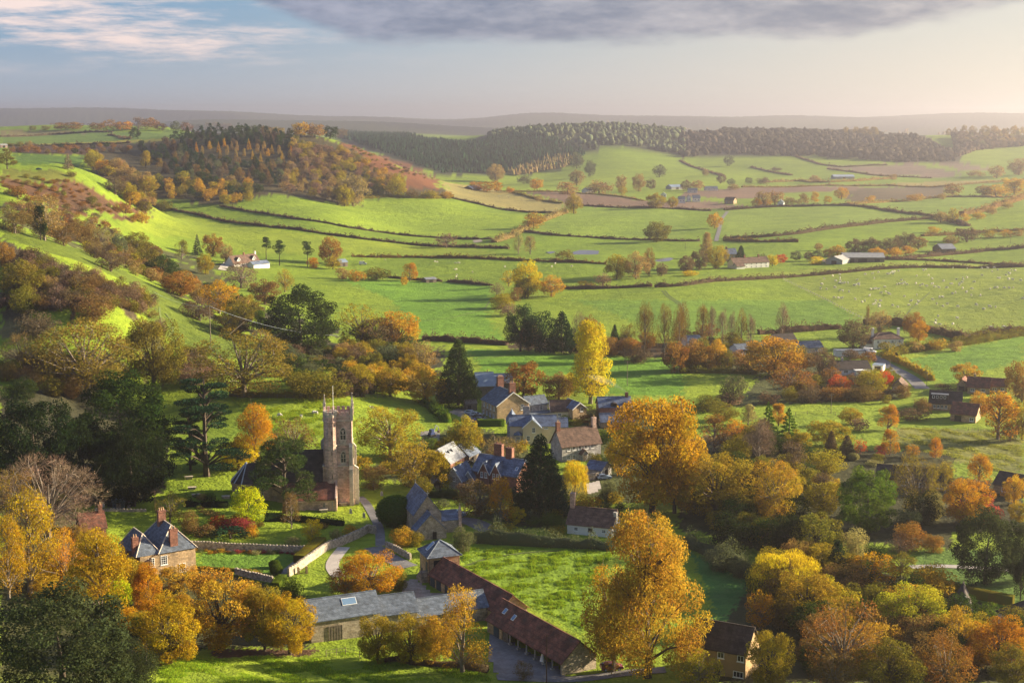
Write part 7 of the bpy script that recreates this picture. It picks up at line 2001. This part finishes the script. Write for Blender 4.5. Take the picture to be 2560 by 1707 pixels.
I 540 905 1200 200 round.h orange|amber tree at the meadow's lower corner
I 1090 955 1560 560 wide.s rust|big russet thin-twigged tree
I 1560 885 1230 480 round limey|lime-yellow tree above the russet one
I 1490 665 850 200 round.h olive|thin olive tree beside the drive
I 1850 1010 1430 300 round.h larch|apricot tree right of the lime-yellow one
I 2150 1090 1480 430 round orange|orange tree in the bottom corner
I 2250 1290 1620 330 round olive|dark olive tree in the very corner
I 600 1165 1600 330 round golive|olive-gold tree right of the ochre cottage
I 120 1305 1620 320 round.h golive|olive tree left of the ochre cottage
I 1400 1240 1640 500 round olive|dark olive-gold tree below the russet one
I 1780 1190 1640 380 round.h rust|rust-brown tree at the bottom edge
I 1030 1330 1640 330 round.h brown|brown twiggy tree at the bottom edge
I 2300 680 1010 110 oval yew|dark clipped yew column at the picture's edge
I 2080 1010 1120 170 bush green|green shrub by the tile-roofed house corner
I 1890 930 1080 180 bush.s mauve|mauve twigs behind the white gable
I 260 600 800 230 bush grey|grey-green bush in the meadow's hedge corner
I 400 690 850 160 bush grey|grey-green bush further down meadow hedge
B 1580 708 850 115 round golive|olive-gold oak where three fields meet
B 1310 838 950 150 round larch|orange-brown round oak by the field hedge
B 2140 898 1040 185 round olive|open olive oak alone in the field hedge
B 715 978 1080 165 wide.s mauve|pale mauve bare tree on the double hedge
B 1205 950 1120 80 oval.s pale|thin pale tree at the hedge crossing
B 1285 1000 1125 100 oval.s tan|pale tan bare tree right of the crossing
B 1520 1085 1150 125 bush olive|olive bush beside the long pond
B 1870 1118 1290 170 round golive|green-gold tree at the farm copse
B 2000 1098 1290 180 round.h tan|pale tan tree in the farm copse
B 2088 1072 1270 90 round.h brown|brown tree at the back of the farm copse
B 2175 1165 1270 85 bush dusk|dark bush right of the farm copse
B 1270 1158 1410 210 round yellow|bright yellow tree in the field spinney
B 1140 1228 1340 110 round.s yellow|thin yellow tree at the spinney's edge
B 1250 1278 1420 150 round olive|dark olive tree in front of the yellow one
B 1430 1258 1410 170 round.h larch|gold-brown tree at the spinney's end
B 1090 1368 1490 170 bush golive|olive round bush below the spinney
B 1135 1440 1540 160 bush.h mauve|mauve bush below the olive round one
B 1180 1330 1440 110 bush brown|brown bush in the spinney
B 1060 1300 1400 110 bush.s mauve|mauve twiggy bush left of the spinney
B 472 1178 1305 120 oval.h orange|orange-brown birch in the field hedge
B 435 1270 1335 55 round larch|small gold bush beside the orange-brown birch
B 1775 1238 1335 120 bush.h mauve|mauve thicket left of the farm copse
B 1655 1300 1345 150 bush golive|olive bramble beside the field hedge
B 2135 700 815 135 round golive|olive oak by the hazy village
B 2248 730 812 85 round golive|smaller olive oak by the hazy village
B 250 1200 1295 200 bush olive|dark arched hedge trees below the field barn
B 110 1215 1305 130 bush larch|amber bush left of arched hedge trees
B 20 1200 1290 110 bush tan|tan bush below the field barn
B 718 690 748 95 bush larch|amber bush at the hill's foot
B 605 680 745 130 bush golive|olive bush at the hill's foot
B 490 680 742 100 bush brown|brown bush at the hill's foot
B 385 600 735 140 round golive|yellow-olive tree at the hill's foot
B 260 645 730 110 round olive|olive tree at the hill's foot
B 90 560 800 230 round.h tan|tan broad tree at the corner of the wood
B 30 640 800 130 round golive|gold-olive tree at the corner of the wood
B 400 570 690 90 round golive|pale gold tree at the bracken's lower edge
B 1050 508 640 120 round tan|greyish-tan tree below the far conifers
B 920 628 690 110 round orange|amber tree beside the dark far roof
B 1030 625 705 160 round orange|orange tree beside the far green field
B 1150 660 710 60 bush orange|small amber bush by the straw field
B 1330 608 690 95 round orange|orange tree in the hazy vale
B 1340 715 765 60 bush tan|tan bush at the ploughed field's edge
B 1600 548 660 110 round tan|tan tree in the hazy vale
B 1690 485 600 80 round grey|dim tree below the green knoll
B 1900 585 690 85 round tan|tan tree among hazy vale houses
B 2020 575 700 95 round tan|tall tan tree among hazy vale houses
B 2160 515 605 95 round grey|round dim tree on the knoll's slope
B 1600 435 545 110 round grey|dim tree at the knoll's wooded edge
B 1540 620 720 160 bush tan|hazy thicket in the vale, left part
B 1750 610 715 190 bush tan|hazy thicket in the vale, middle part
B 1910 662 725 65 round golive|small round pale tree in the vale
B 2100 610 690 70 round dusk|dim tree right of the tall tan ones
B 1250 580 650 100 bush grey|dim bush below the far larches
C 235 838 950 110 round larch|orange-brown tree beside the white lane
C 178 980 1150 120 poplar.h tan|pale pinkish poplar above the farm
C 245 1058 1220 160 round golive|olive rounded tree by the blue-roofed house
C 130 1085 1230 120 round dusk|dark tree beside the pale poplar
C 410 1058 1190 95 cone fir|dark conifer behind the white cottages
C 40 1125 1250 110 round dusk|dark bushy tree left of the farm
C 685 1118 1185 80 round red|scarlet tree right of the white cottages
C 625 1118 1205 85 round yellow|yellow tree right of the white cottages
C 560 1108 1185 60 bush grey|grey bush behind the cottages
C 780 1095 1170 75 round grey|dull tree before the long barns
C 870 1100 1170 70 round dusk|dark tree beside the long barns
C 925 1085 1170 70 round grey|grey tree touching the long barns
C 920 1130 1190 120 bush yellow|yellow bushes by the long barns
C 70 1225 1270 120 bush yellow|yellow bank of bushes left of the cottages
C 935 1045 1100 60 round tan|tan thorn above the long barns
C 1060 1058 1140 120 round larch|first copse tree above the long barns
C 1180 1008 1130 130 round dusk|dusky copse tree behind the long barns
C 1290 998 1125 140 round dusk|tall dusky copse tree
C 1420 1005 1125 140 round dusk|dusky copse tree past the tall one
C 1520 965 1100 140 round dusk|highest dusky copse tree on the rise
C 1610 998 1090 120 round brown|brown copse tree on the rise
C 1330 1073 1150 140 round larch|golden copse tree behind barn roof
C 1450 1065 1140 110 bush larch|amber copse bush past the barn roof
C 1545 1058 1118 100 bush larch|amber copse bush at the lane
C 1000 1085 1140 90 round larch|gold tree at the barn's end
C 1940 938 1040 170 round dusk|dark olive oak on the hedged rise
C 1830 985 1060 110 bush brown|brown bush left of the dark olive oak
C 2090 955 1010 110 bush golive|olive bush right of the dark olive oak
C 2210 948 1005 110 bush larch|amber bush on the hedged rise
C 2290 950 1000 90 bush tan|tan bush at the edge of the rise
C 1760 828 910 95 round tan|tan hedge tree at the field meeting
C 1845 805 915 90 oval.h golive|tall thin hedge tree at the field meeting
C 1930 840 900 70 bush larch|amber bush along the high hedge
C 2020 828 885 90 bush larch|gold bush along the high hedge
C 2100 790 855 80 bush tan|tan bush along the high hedge
C 2210 758 815 80 bush tan|brown bush along the high hedge
C 1710 930 980 110 bush larch|amber bush below the field meeting
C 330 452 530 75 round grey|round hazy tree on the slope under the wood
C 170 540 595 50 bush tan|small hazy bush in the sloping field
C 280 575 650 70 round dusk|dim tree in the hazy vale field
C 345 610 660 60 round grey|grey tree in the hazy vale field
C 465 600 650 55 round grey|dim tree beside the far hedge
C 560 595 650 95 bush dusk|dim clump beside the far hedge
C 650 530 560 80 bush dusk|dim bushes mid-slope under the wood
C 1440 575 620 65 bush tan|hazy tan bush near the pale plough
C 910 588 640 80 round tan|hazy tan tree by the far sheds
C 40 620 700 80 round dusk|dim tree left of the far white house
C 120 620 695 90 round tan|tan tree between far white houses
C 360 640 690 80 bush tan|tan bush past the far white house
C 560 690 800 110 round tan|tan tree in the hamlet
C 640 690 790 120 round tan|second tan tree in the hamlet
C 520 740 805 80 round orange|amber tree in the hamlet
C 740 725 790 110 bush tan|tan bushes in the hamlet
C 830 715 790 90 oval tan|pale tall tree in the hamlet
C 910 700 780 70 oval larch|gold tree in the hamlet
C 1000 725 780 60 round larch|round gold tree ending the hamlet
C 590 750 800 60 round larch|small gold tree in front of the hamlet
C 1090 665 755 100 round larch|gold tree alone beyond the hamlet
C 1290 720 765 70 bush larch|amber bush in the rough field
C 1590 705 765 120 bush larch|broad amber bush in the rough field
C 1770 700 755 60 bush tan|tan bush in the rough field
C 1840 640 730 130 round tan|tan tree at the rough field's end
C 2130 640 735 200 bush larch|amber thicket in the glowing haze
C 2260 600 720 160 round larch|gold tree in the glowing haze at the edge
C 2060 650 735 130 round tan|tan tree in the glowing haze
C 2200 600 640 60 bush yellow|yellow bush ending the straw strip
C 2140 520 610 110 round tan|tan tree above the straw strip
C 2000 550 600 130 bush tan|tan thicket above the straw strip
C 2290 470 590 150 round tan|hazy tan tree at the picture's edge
C 220 -2 20 1 bush tan|
"""
KNAME = {'round': ('broadleaf_tree', 'tree'), 'dense': ('evergreen_tree', 'tree'), 'wide': ('oak_tree', 'tree'), 'oval': ('broadleaf_tree', 'tree'), 'twotier': ('chestnut_tree', 'tree'), 'poplar': ('poplar_tree', 'tree'),
         'cone': ('conifer_tree', 'conifer'), 'fir': ('fir_tree', 'conifer'), 'cedar': ('cedar_tree', 'cedar'), 'pine': ('pine_tree', 'pine'), 'scots': ('pine_tree', 'pine'),
         'brush': ('bare_poplar', 'tree'), 'willow': ('willow_tree', 'willow'), 'bush': ('bush', 'bush'), 'topiary': ('clipped_shrub', 'shrub'), 'spread': ('juniper_bush', 'bush')}
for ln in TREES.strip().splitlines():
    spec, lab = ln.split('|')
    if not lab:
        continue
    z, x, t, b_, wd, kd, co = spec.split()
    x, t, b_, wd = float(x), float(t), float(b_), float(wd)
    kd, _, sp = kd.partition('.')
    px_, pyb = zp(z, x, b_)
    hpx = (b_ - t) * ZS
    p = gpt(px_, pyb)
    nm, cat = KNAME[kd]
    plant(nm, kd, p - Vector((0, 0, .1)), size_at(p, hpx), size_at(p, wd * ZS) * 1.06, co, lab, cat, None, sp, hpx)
# the wood on the hill, tree by tree
def scatter_px(s, n, g, mind):
    poly = zpl(s); a = np.array(poly)
    out, tries = [], 0
    while len(out) < n and tries < 20000:
        tries += 1
        q = (g.uniform(a[:, 0].min(), a[:, 0].max()), g.uniform(a[:, 1].min(), a[:, 1].max()))
        if inside(poly, np.array([q[0]]), np.array([q[1]]))[0] and all((q[0] - o[0]) ** 2 + ((q[1] - o[1]) * 1.6) ** 2 > mind ** 2 for o in out):
            out.append(q)
    return out
def grove(s, n, kinds, cols, h, asp, mind, seed, name, label, cat, group):
    g = np.random.default_rng(seed)
    for q in sorted(scatter_px(s, n, g, mind), key=lambda q: q[1]):
        p = gpt(*q)
        if not clear_of_houses(p):
            continue
        kd, _, sp = str(g.choice(kinds)).partition('.')
        hm = g.uniform(*h)
        plant(name, kd, p - Vector((0, 0, .2)), hm, hm * g.uniform(*asp), str(g.choice(cols)), label, cat, group, sp, hm * FPX / p.y)
grove('A 1200 345 1500 300 1760 310 2000 370 1980 420 1700 380 1400 400 1230 400', 46, ['scots', 'pine', 'cone'], ['fir', 'pine', 'deep'], (11, 15), (.5, .8), 13, 1,
      'pine_tree', 'dark pine on the crest of the wooded hill', 'pine', 'dark pines along the crest of the wooded hill')
grove('A 1300 420 1500 400 1800 410 1980 450 1960 520 1500 500 1320 480', 24, ['oval', 'fir'], ['larch', 'orange', 'tan'], (10, 13), (.4, .6), 14, 2,
      'larch_tree', 'orange larch just below the pines on the wooded hill', 'larch', 'orange larches below the pines')
grove('A 900 430 1230 400 1330 480 1500 520 1950 540 1900 680 1500 640 1200 620 1050 560', 62, ['round', 'oval', 'cone', 'round.h'], ['grey', 'deep', 'dusk', 'fir', 'brown'], (10, 14), (.7, 1.0), 15, 3,
      'woodland_tree', 'dark green or dusky tree on the wooded hillside', 'tree', 'dusky trees on the wooded hillside')
grove('A 1960 420 2100 480 2325 620 2325 780 2150 760 1900 700 1960 540', 46, ['round.h', 'round', 'oval.h'], ['tan', 'mauve', 'golive', 'dusk'], (10, 14), (.75, 1.05), 15, 4,
      'woodland_tree', 'tan half-bare tree on the sunny shoulder of the wooded hill', 'tree', 'tan trees on the sunny shoulder of the wood')
grove('A 1040 640 1300 620 1700 680 1830 740 1560 800 1480 800 1120 740', 40, ['round', 'round', 'bush'], ['golive', 'olive', 'larch', 'tan', 'deep'], (9, 13), (.9, 1.2), 15, 5,
      'edge_tree', 'olive-gold tree along the foot of the wooded hill', 'tree', 'olive-gold trees at the foot of the wood')
grove('A 60 430 560 400 900 400 880 440 560 450 100 440', 26, ['bush', 'round'], ['dusk', 'brown', 'deep', 'rust'], (5, 9), (1.0, 1.6), 16, 6,
      'hedgerow_bush', 'dusky bush along the shaded upland bank', 'bush', 'dusky bushes along the shaded upland bank')
grove('B 60 390 160 430 350 500 600 590 660 640 560 620 300 540 150 500 0 440', 40, ['bush'], ['olive', 'tan', 'dusk'], (2.5, 4.5), (1.2, 1.9), 9, 7,
      'gorse_bush', 'low olive gorse bush on the red bracken hill', 'bush', 'gorse bushes on the red bracken hill')
grove('A 0 600 300 600 560 660 760 780 980 840 900 880 500 800 300 820 0 720', 64, ['bush'], ['rust', 'brown', 'olive', 'rust'], (2, 4), (1.2, 2), 10, 8,
      'thorn_bush', 'low rusty thorn bush on the near bracken slope', 'bush', 'thorn bushes on the near bracken slope')
grove('A 100 1100 420 1210 700 1320 920 1370 1040 1440 1030 1560 D 800 60 400 80 0 60', 110, ['bush', 'bush.h', 'bush.s'], ['mauve', 'dusk', 'brown', 'olive', 'tan', 'dusk'], (3.5, 6.5), (1.0, 1.7), 12, 9,
      'scrub_bush', 'mauve-brown scrub bush on the near hillside', 'bush', 'scrub bushes on the near hillside')
grove('A 560 1110 740 1060 1050 1230 1500 1400 1750 1520 1650 1567 1400 1480 1050 1330', 60, ['bush', 'round', 'bush.h'], ['olive', 'dusk', 'brown', 'deep', 'tan', 'golive'], (5, 9), (.9, 1.3), 13, 10,
      'belt_tree', 'mixed olive or brown tree in the belt beyond the grass strip', 'tree', 'small trees in the belt beyond the grass strip')
grove('A 60 860 560 930 740 960 800 1060 1050 1130 1200 1300 1050 1320 740 1130 560 1080 200 960', 66, ['bush', 'round', 'bush.h', 'round.s'], ['dusk', 'tan', 'brown', 'olive', 'rust', 'mauve'], (5, 9), (.9, 1.4), 12, 17,
      'hillside_bush', 'brown or mauve bush in the fringe above the grass strip', 'bush', 'bushes in the fringe above the grass strip')
grove('A 0 880 40 800 200 760 380 760 700 900 560 930 60 850', 22, ['bush', 'bush.h'], ['dusk', 'rust', 'tan', 'brown'], (4, 7), (1.1, 1.6), 16, 18,
      'hillside_bush', 'rusty bush at the foot of the bracken slope', 'bush', 'rusty bushes at the foot of the bracken slope')
grove('A 1960 370 2100 400 2325 470 2325 660 2150 560 1960 440', 60, ['bush', 'round', 'round.h', 'bush.h'], ['tan', 'olive', 'golive', 'dusk', 'mauve'], (6, 11), (.9, 1.3), 11, 19,
      'woodland_tree', 'olive or tan tree high on the hill\'s rounded flank', 'tree', 'olive and tan trees high on the rounded flank')
grove('B 0 400 180 520 420 665 330 710 200 690 100 580 0 540', 44, ['bush', 'round', 'round.h'], ['tan', 'olive', 'golive', 'larch', 'mauve'], (6, 11), (.9, 1.3), 11, 20,
      'woodland_tree', 'sunlit tree in the wood under the bracken slope', 'tree', 'sunlit trees under the bracken slope')
grove('A 1500 300 2000 350 2000 430 1700 400 1300 410 1240 380', 40, ['round', 'pine', 'oval'], ['deep', 'dusk', 'fir', 'grey'], (8, 12), (.7, 1.0), 12, 21,
      'woodland_tree', 'dark tree filling the crown of the wooded hill', 'tree', 'dark trees filling the hill crown')
grove('A 560 470 700 480 900 590 1060 770 1010 860 930 830 760 640 600 530', 44, ['bush', 'round', 'round.h'], ['tan', 'golive', 'larch', 'olive', 'dusk'], (6, 10), (.9, 1.3), 11, 22,
      'hedgerow_tree', 'golden or tan tree packed into the hedgerow down the spur', 'tree', 'trees packed into the golden hedgerow')
grove('A 640 1330 900 1370 1040 1430 1020 1567 D 980 100 700 60', 26, ['bush', 'bush.h'], ['dusk', 'mauve', 'brown', 'olive'], (3.5, 6), (1.0, 1.6), 13, 23,
      'scrub_bush', 'dusky scrub bush at the near edge of the grass strip', 'bush', 'scrub bushes at the near edge of the strip')
grove('E 0 330 400 330 600 420 660 500 560 670 0 655', 40, ['bush', 'round', 'round.h'], ['olive', 'dusk', 'golive', 'deep', 'tan', 'larch'], (5, 9), (1.0, 1.4), 17, 24,
      'thicket_tree', 'olive or tan tree filling the thicket right of the church field top', 'tree', 'trees filling the thicket above the church field')
grove('D 1900 300 2100 330 2325 350 2325 645 1980 640 1880 500', 30, ['bush', 'round', 'bush.h'], ['olive', 'dusk', 'deep', 'grey'], (4, 7), (1.1, 1.6), 17, 25,
      'thicket_bush', 'dark olive bush in the thicket right of the wide olive oak', 'bush', 'dark bushes right of the wide olive oak')
grove('D 1180 330 1420 330 1480 560 1240 600', 12, ['bush.h', 'bush'], ['mauve', 'dusk', 'olive'], (4, 6), (1.1, 1.5), 18, 26,
      'thicket_bush', 'mauve thicket bush left of the wide olive oak', 'bush', 'mauve thicket left of the wide olive oak')
grove('D 0 440 260 420 560 480 480 660 0 680', 18, ['bush', 'round', 'bush.h'], ['olive', 'dusk', 'brown', 'deep'], (4, 8), (1.0, 1.5), 22, 27,
      'slope_bush', 'brown or olive bush under the great oak on the slope', 'bush', 'bushes under the great oak')
grove('E 0 500 60 300 400 330 560 480 500 640 300 660 0 660', 16, ['bush', 'round'], ['olive', 'dusk', 'deep', 'golive'], (6, 9), (.9, 1.3), 22, 11,
      'belt_tree', 'shaded tree low in the thicket above the church field', 'tree', 'shaded trees in the thicket above the church field')
grove('C 1930 330 2325 350 2325 400 2100 420 1930 400', 26, ['round'], ['dusk', 'grey', 'tan'], (14, 20), (.7, 1.0), 14, 12,
      'far_tree', 'hazy tree in the far copse at the end of the ridge', 'tree', 'hazy trees at the end of the ridge')
grove('F 0 1400 500 900 1000 1100 1000 1500 I 1000 500 560 680 100 560', 34, ['bush', 'round'], ['deep', 'olive', 'golive', 'yew', 'golive'], (6, 10), (1.0, 1.4), 26, 13,
      'understorey_bush', 'shaded bush under the village trees', 'bush', 'shaded bushes under the village trees')
grove('E 560 950 760 860 900 1000 1100 880 1240 1050 1150 1200 1180 1400 1100 1400 900 1390 780 1300 620 1290 400 1250 180 1220 160 1120 420 1160', 50, ['bush', 'bush', 'round'], ['olive', 'deep', 'dusk', 'golive', 'grey', 'green'], (2.2, 4.5), (1.0, 1.6), 13, 31,
      'garden_bush', 'green or brown garden bush between the village houses', 'bush', 'garden bushes between the village houses')
grove('E 1230 1400 1530 1380 1560 1300 1700 1300 1900 1370 1900 1440 1840 1560 1540 1540 1240 1520', 26, ['bush'], ['deep', 'grey', 'olive', 'green', 'golive'], (2.2, 4.0), (1.0, 1.6), 12, 32,
      'garden_bush', 'dark garden bush around the tiled cottage', 'bush', 'garden bushes around the tiled cottage')
grove('E 1500 700 1900 830 1900 1000 1780 1140 1700 1200 1540 900 1420 830', 20, ['bush'], ['deep', 'green', 'olive', 'rust', 'dusk'], (2.2, 4.2), (1.0, 1.6), 12, 33,
      'garden_bush', 'garden bush behind the grey stone house', 'bush', 'garden bushes behind the grey stone house')
grove('F 520 330 900 300 1040 380 1300 400 1420 480 1500 560 1640 640 1500 700 1000 680 560 690', 46, ['bush', 'bush', 'round', 'round.h'], ['dusk', 'brown', 'rust', 'olive', 'golive', 'tan'], (3, 6.5), (1.0, 1.6), 13, 34,
      'garden_bush', 'autumn bush in the hamlet gardens', 'bush', 'autumn bushes in the hamlet gardens')
grove('E 1550 300 2325 330 F 0 250 500 250 540 330 500 470 0 480 E 2325 420 2000 390 1550 360', 36, ['bush', 'round.h', 'round'], ['dusk', 'brown', 'rust', 'olive'], (4, 8), (.9, 1.4), 13, 35,
      'field_edge_bush', 'dusky bush in the thicket under the bare poplars', 'bush', 'dusky bushes under the bare poplars')
grove('D 1130 1310 1500 1340 1500 1400 2300 1500 2300 1560 1900 1540 1150 1500', 16, ['bush'], ['olive', 'brown', 'green', 'tan'], (1.2, 2.4), (1.0, 1.6), 14, 36,
      'garden_shrub', 'small shrub in the churchyard borders', 'shrub', 'small shrubs in the churchyard borders')
grove('G 1300 670 2060 695 2050 705 1340 690', 22, ['bush'], ['larch', 'rust', 'green', 'pale', 'crimson', 'grey'], (.8, 1.5), (1.2, 2.0), 9, 37,
      'border_plant', 'flowering plant in the border below the garden wall', 'plant', 'border plants below the garden wall')
grove('I 480 900 900 760 1500 900 1720 980 2250 1150 2325 1500 1700 1567 900 1567', 60, ['bush', 'round'], ['olive', 'golive', 'brown', 'larch', 'deep'], (5, 9), (.9, 1.4), 26, 14,
      'understorey_bush', 'shaded bush under the corner trees', 'bush', 'shaded bushes under the corner trees')
grove('G 0 900 300 700 900 900 1200 1150 1050 1300 400 1000', 16, ['bush', 'round'], ['larch', 'golive', 'gold', 'olive'], (4, 7), (1.0, 1.4), 40, 15,
      'understorey_bush', 'gold bush crowding under the golden trees', 'bush', 'gold bushes under the golden trees')
grove('F 700 650 1000 500 1420 640 1400 700 1000 700', 18, ['bush'], ['dusk', 'brown', 'olive', 'rust'], (3, 5), (1.1, 1.7), 20, 16,
      'hedgerow_bush', 'dusky bush below the bungalow gardens', 'bush', 'dusky bushes below the bungalow gardens')
for i, (x, t, wd) in enumerate(((1120, 275, 60), (1190, 268, 60), (1250, 268, 90), (1310, 266, 70), (1815, 285, 45), (1855, 282, 40), (1920, 270, 60), (1975, 272, 60), (2060, 268, 70), (2120, 270, 80), (2200, 285, 60), (2260, 268, 70), (2310, 280, 40))):
    px_, py_ = zp('C', x, 330)
    d = ray(px_, py_); p = Vector((d[0] * 3560, 3560, 0)); p.z = gz(p.x, p.y)
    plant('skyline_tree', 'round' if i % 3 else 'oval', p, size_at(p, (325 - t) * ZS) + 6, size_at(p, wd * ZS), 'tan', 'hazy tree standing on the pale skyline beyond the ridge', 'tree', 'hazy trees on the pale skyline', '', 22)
# far woods on the ridge: nobody could count them
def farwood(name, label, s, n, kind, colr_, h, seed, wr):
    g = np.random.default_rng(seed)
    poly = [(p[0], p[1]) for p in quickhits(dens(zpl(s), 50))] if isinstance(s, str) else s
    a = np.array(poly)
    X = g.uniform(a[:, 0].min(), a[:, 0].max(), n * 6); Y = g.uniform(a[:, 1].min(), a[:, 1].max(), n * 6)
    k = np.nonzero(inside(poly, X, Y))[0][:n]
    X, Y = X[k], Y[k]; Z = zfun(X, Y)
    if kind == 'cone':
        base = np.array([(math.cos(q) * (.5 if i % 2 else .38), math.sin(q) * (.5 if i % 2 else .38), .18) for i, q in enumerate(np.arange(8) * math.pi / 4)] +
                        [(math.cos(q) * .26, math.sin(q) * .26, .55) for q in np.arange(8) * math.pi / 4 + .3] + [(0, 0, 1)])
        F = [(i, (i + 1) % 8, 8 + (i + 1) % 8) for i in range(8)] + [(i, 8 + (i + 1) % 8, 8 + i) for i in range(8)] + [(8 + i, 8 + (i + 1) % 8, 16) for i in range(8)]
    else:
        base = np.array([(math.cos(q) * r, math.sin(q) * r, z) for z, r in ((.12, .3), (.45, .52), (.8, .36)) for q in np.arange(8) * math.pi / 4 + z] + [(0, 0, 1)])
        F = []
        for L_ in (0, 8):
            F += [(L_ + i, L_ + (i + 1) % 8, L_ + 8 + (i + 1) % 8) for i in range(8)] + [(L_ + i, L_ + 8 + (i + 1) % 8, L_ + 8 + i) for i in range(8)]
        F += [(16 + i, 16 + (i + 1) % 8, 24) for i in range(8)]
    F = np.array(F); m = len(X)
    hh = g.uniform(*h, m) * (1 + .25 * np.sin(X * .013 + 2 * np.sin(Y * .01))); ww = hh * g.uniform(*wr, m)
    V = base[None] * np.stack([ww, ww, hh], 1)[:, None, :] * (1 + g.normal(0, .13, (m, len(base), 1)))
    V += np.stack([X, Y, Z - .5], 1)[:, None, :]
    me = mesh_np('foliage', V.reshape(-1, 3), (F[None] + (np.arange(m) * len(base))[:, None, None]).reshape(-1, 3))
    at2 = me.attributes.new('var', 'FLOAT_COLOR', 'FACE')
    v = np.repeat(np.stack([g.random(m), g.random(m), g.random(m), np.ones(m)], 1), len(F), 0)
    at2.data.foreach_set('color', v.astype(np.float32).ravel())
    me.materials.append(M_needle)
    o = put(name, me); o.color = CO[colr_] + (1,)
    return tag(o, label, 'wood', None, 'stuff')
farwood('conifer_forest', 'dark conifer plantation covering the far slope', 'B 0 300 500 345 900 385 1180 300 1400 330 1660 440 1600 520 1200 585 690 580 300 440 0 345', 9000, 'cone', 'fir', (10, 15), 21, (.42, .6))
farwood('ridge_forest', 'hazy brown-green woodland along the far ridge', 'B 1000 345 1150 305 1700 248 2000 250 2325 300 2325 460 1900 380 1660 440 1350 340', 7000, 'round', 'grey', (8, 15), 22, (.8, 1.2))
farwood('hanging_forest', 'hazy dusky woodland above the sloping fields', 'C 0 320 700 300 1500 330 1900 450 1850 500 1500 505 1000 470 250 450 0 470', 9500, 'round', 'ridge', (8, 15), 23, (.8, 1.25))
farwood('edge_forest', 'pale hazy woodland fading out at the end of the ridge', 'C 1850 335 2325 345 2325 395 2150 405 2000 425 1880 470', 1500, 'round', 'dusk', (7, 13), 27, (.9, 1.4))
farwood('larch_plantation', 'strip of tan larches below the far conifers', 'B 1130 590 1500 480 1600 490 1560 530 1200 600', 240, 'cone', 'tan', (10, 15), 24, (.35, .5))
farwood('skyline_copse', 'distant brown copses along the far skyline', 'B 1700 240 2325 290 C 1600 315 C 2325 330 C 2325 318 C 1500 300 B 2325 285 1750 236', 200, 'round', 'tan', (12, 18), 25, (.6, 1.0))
# ------------------------------------------------------------------ the air itself
m, N = mk_mat('haze')
pv = N.n('ShaderNodeVolumePrincipled', {'Color': (.90, .86, .93, 1), 'Density': 1.3e-4, 'Anisotropy': .76})
N.n('ShaderNodeOutputMaterial', {1: pv.outputs[0]})
hz = MB().box(-11500, -60, float(ZTERR.min()) - 1.0, 11500, 16900, float(max(ZTERR.max(), CAMH)) + 12.0).build('haze', m)
tag(hz, 'thin autumn haze over the whole valley', 'haze', None, 'stuff')
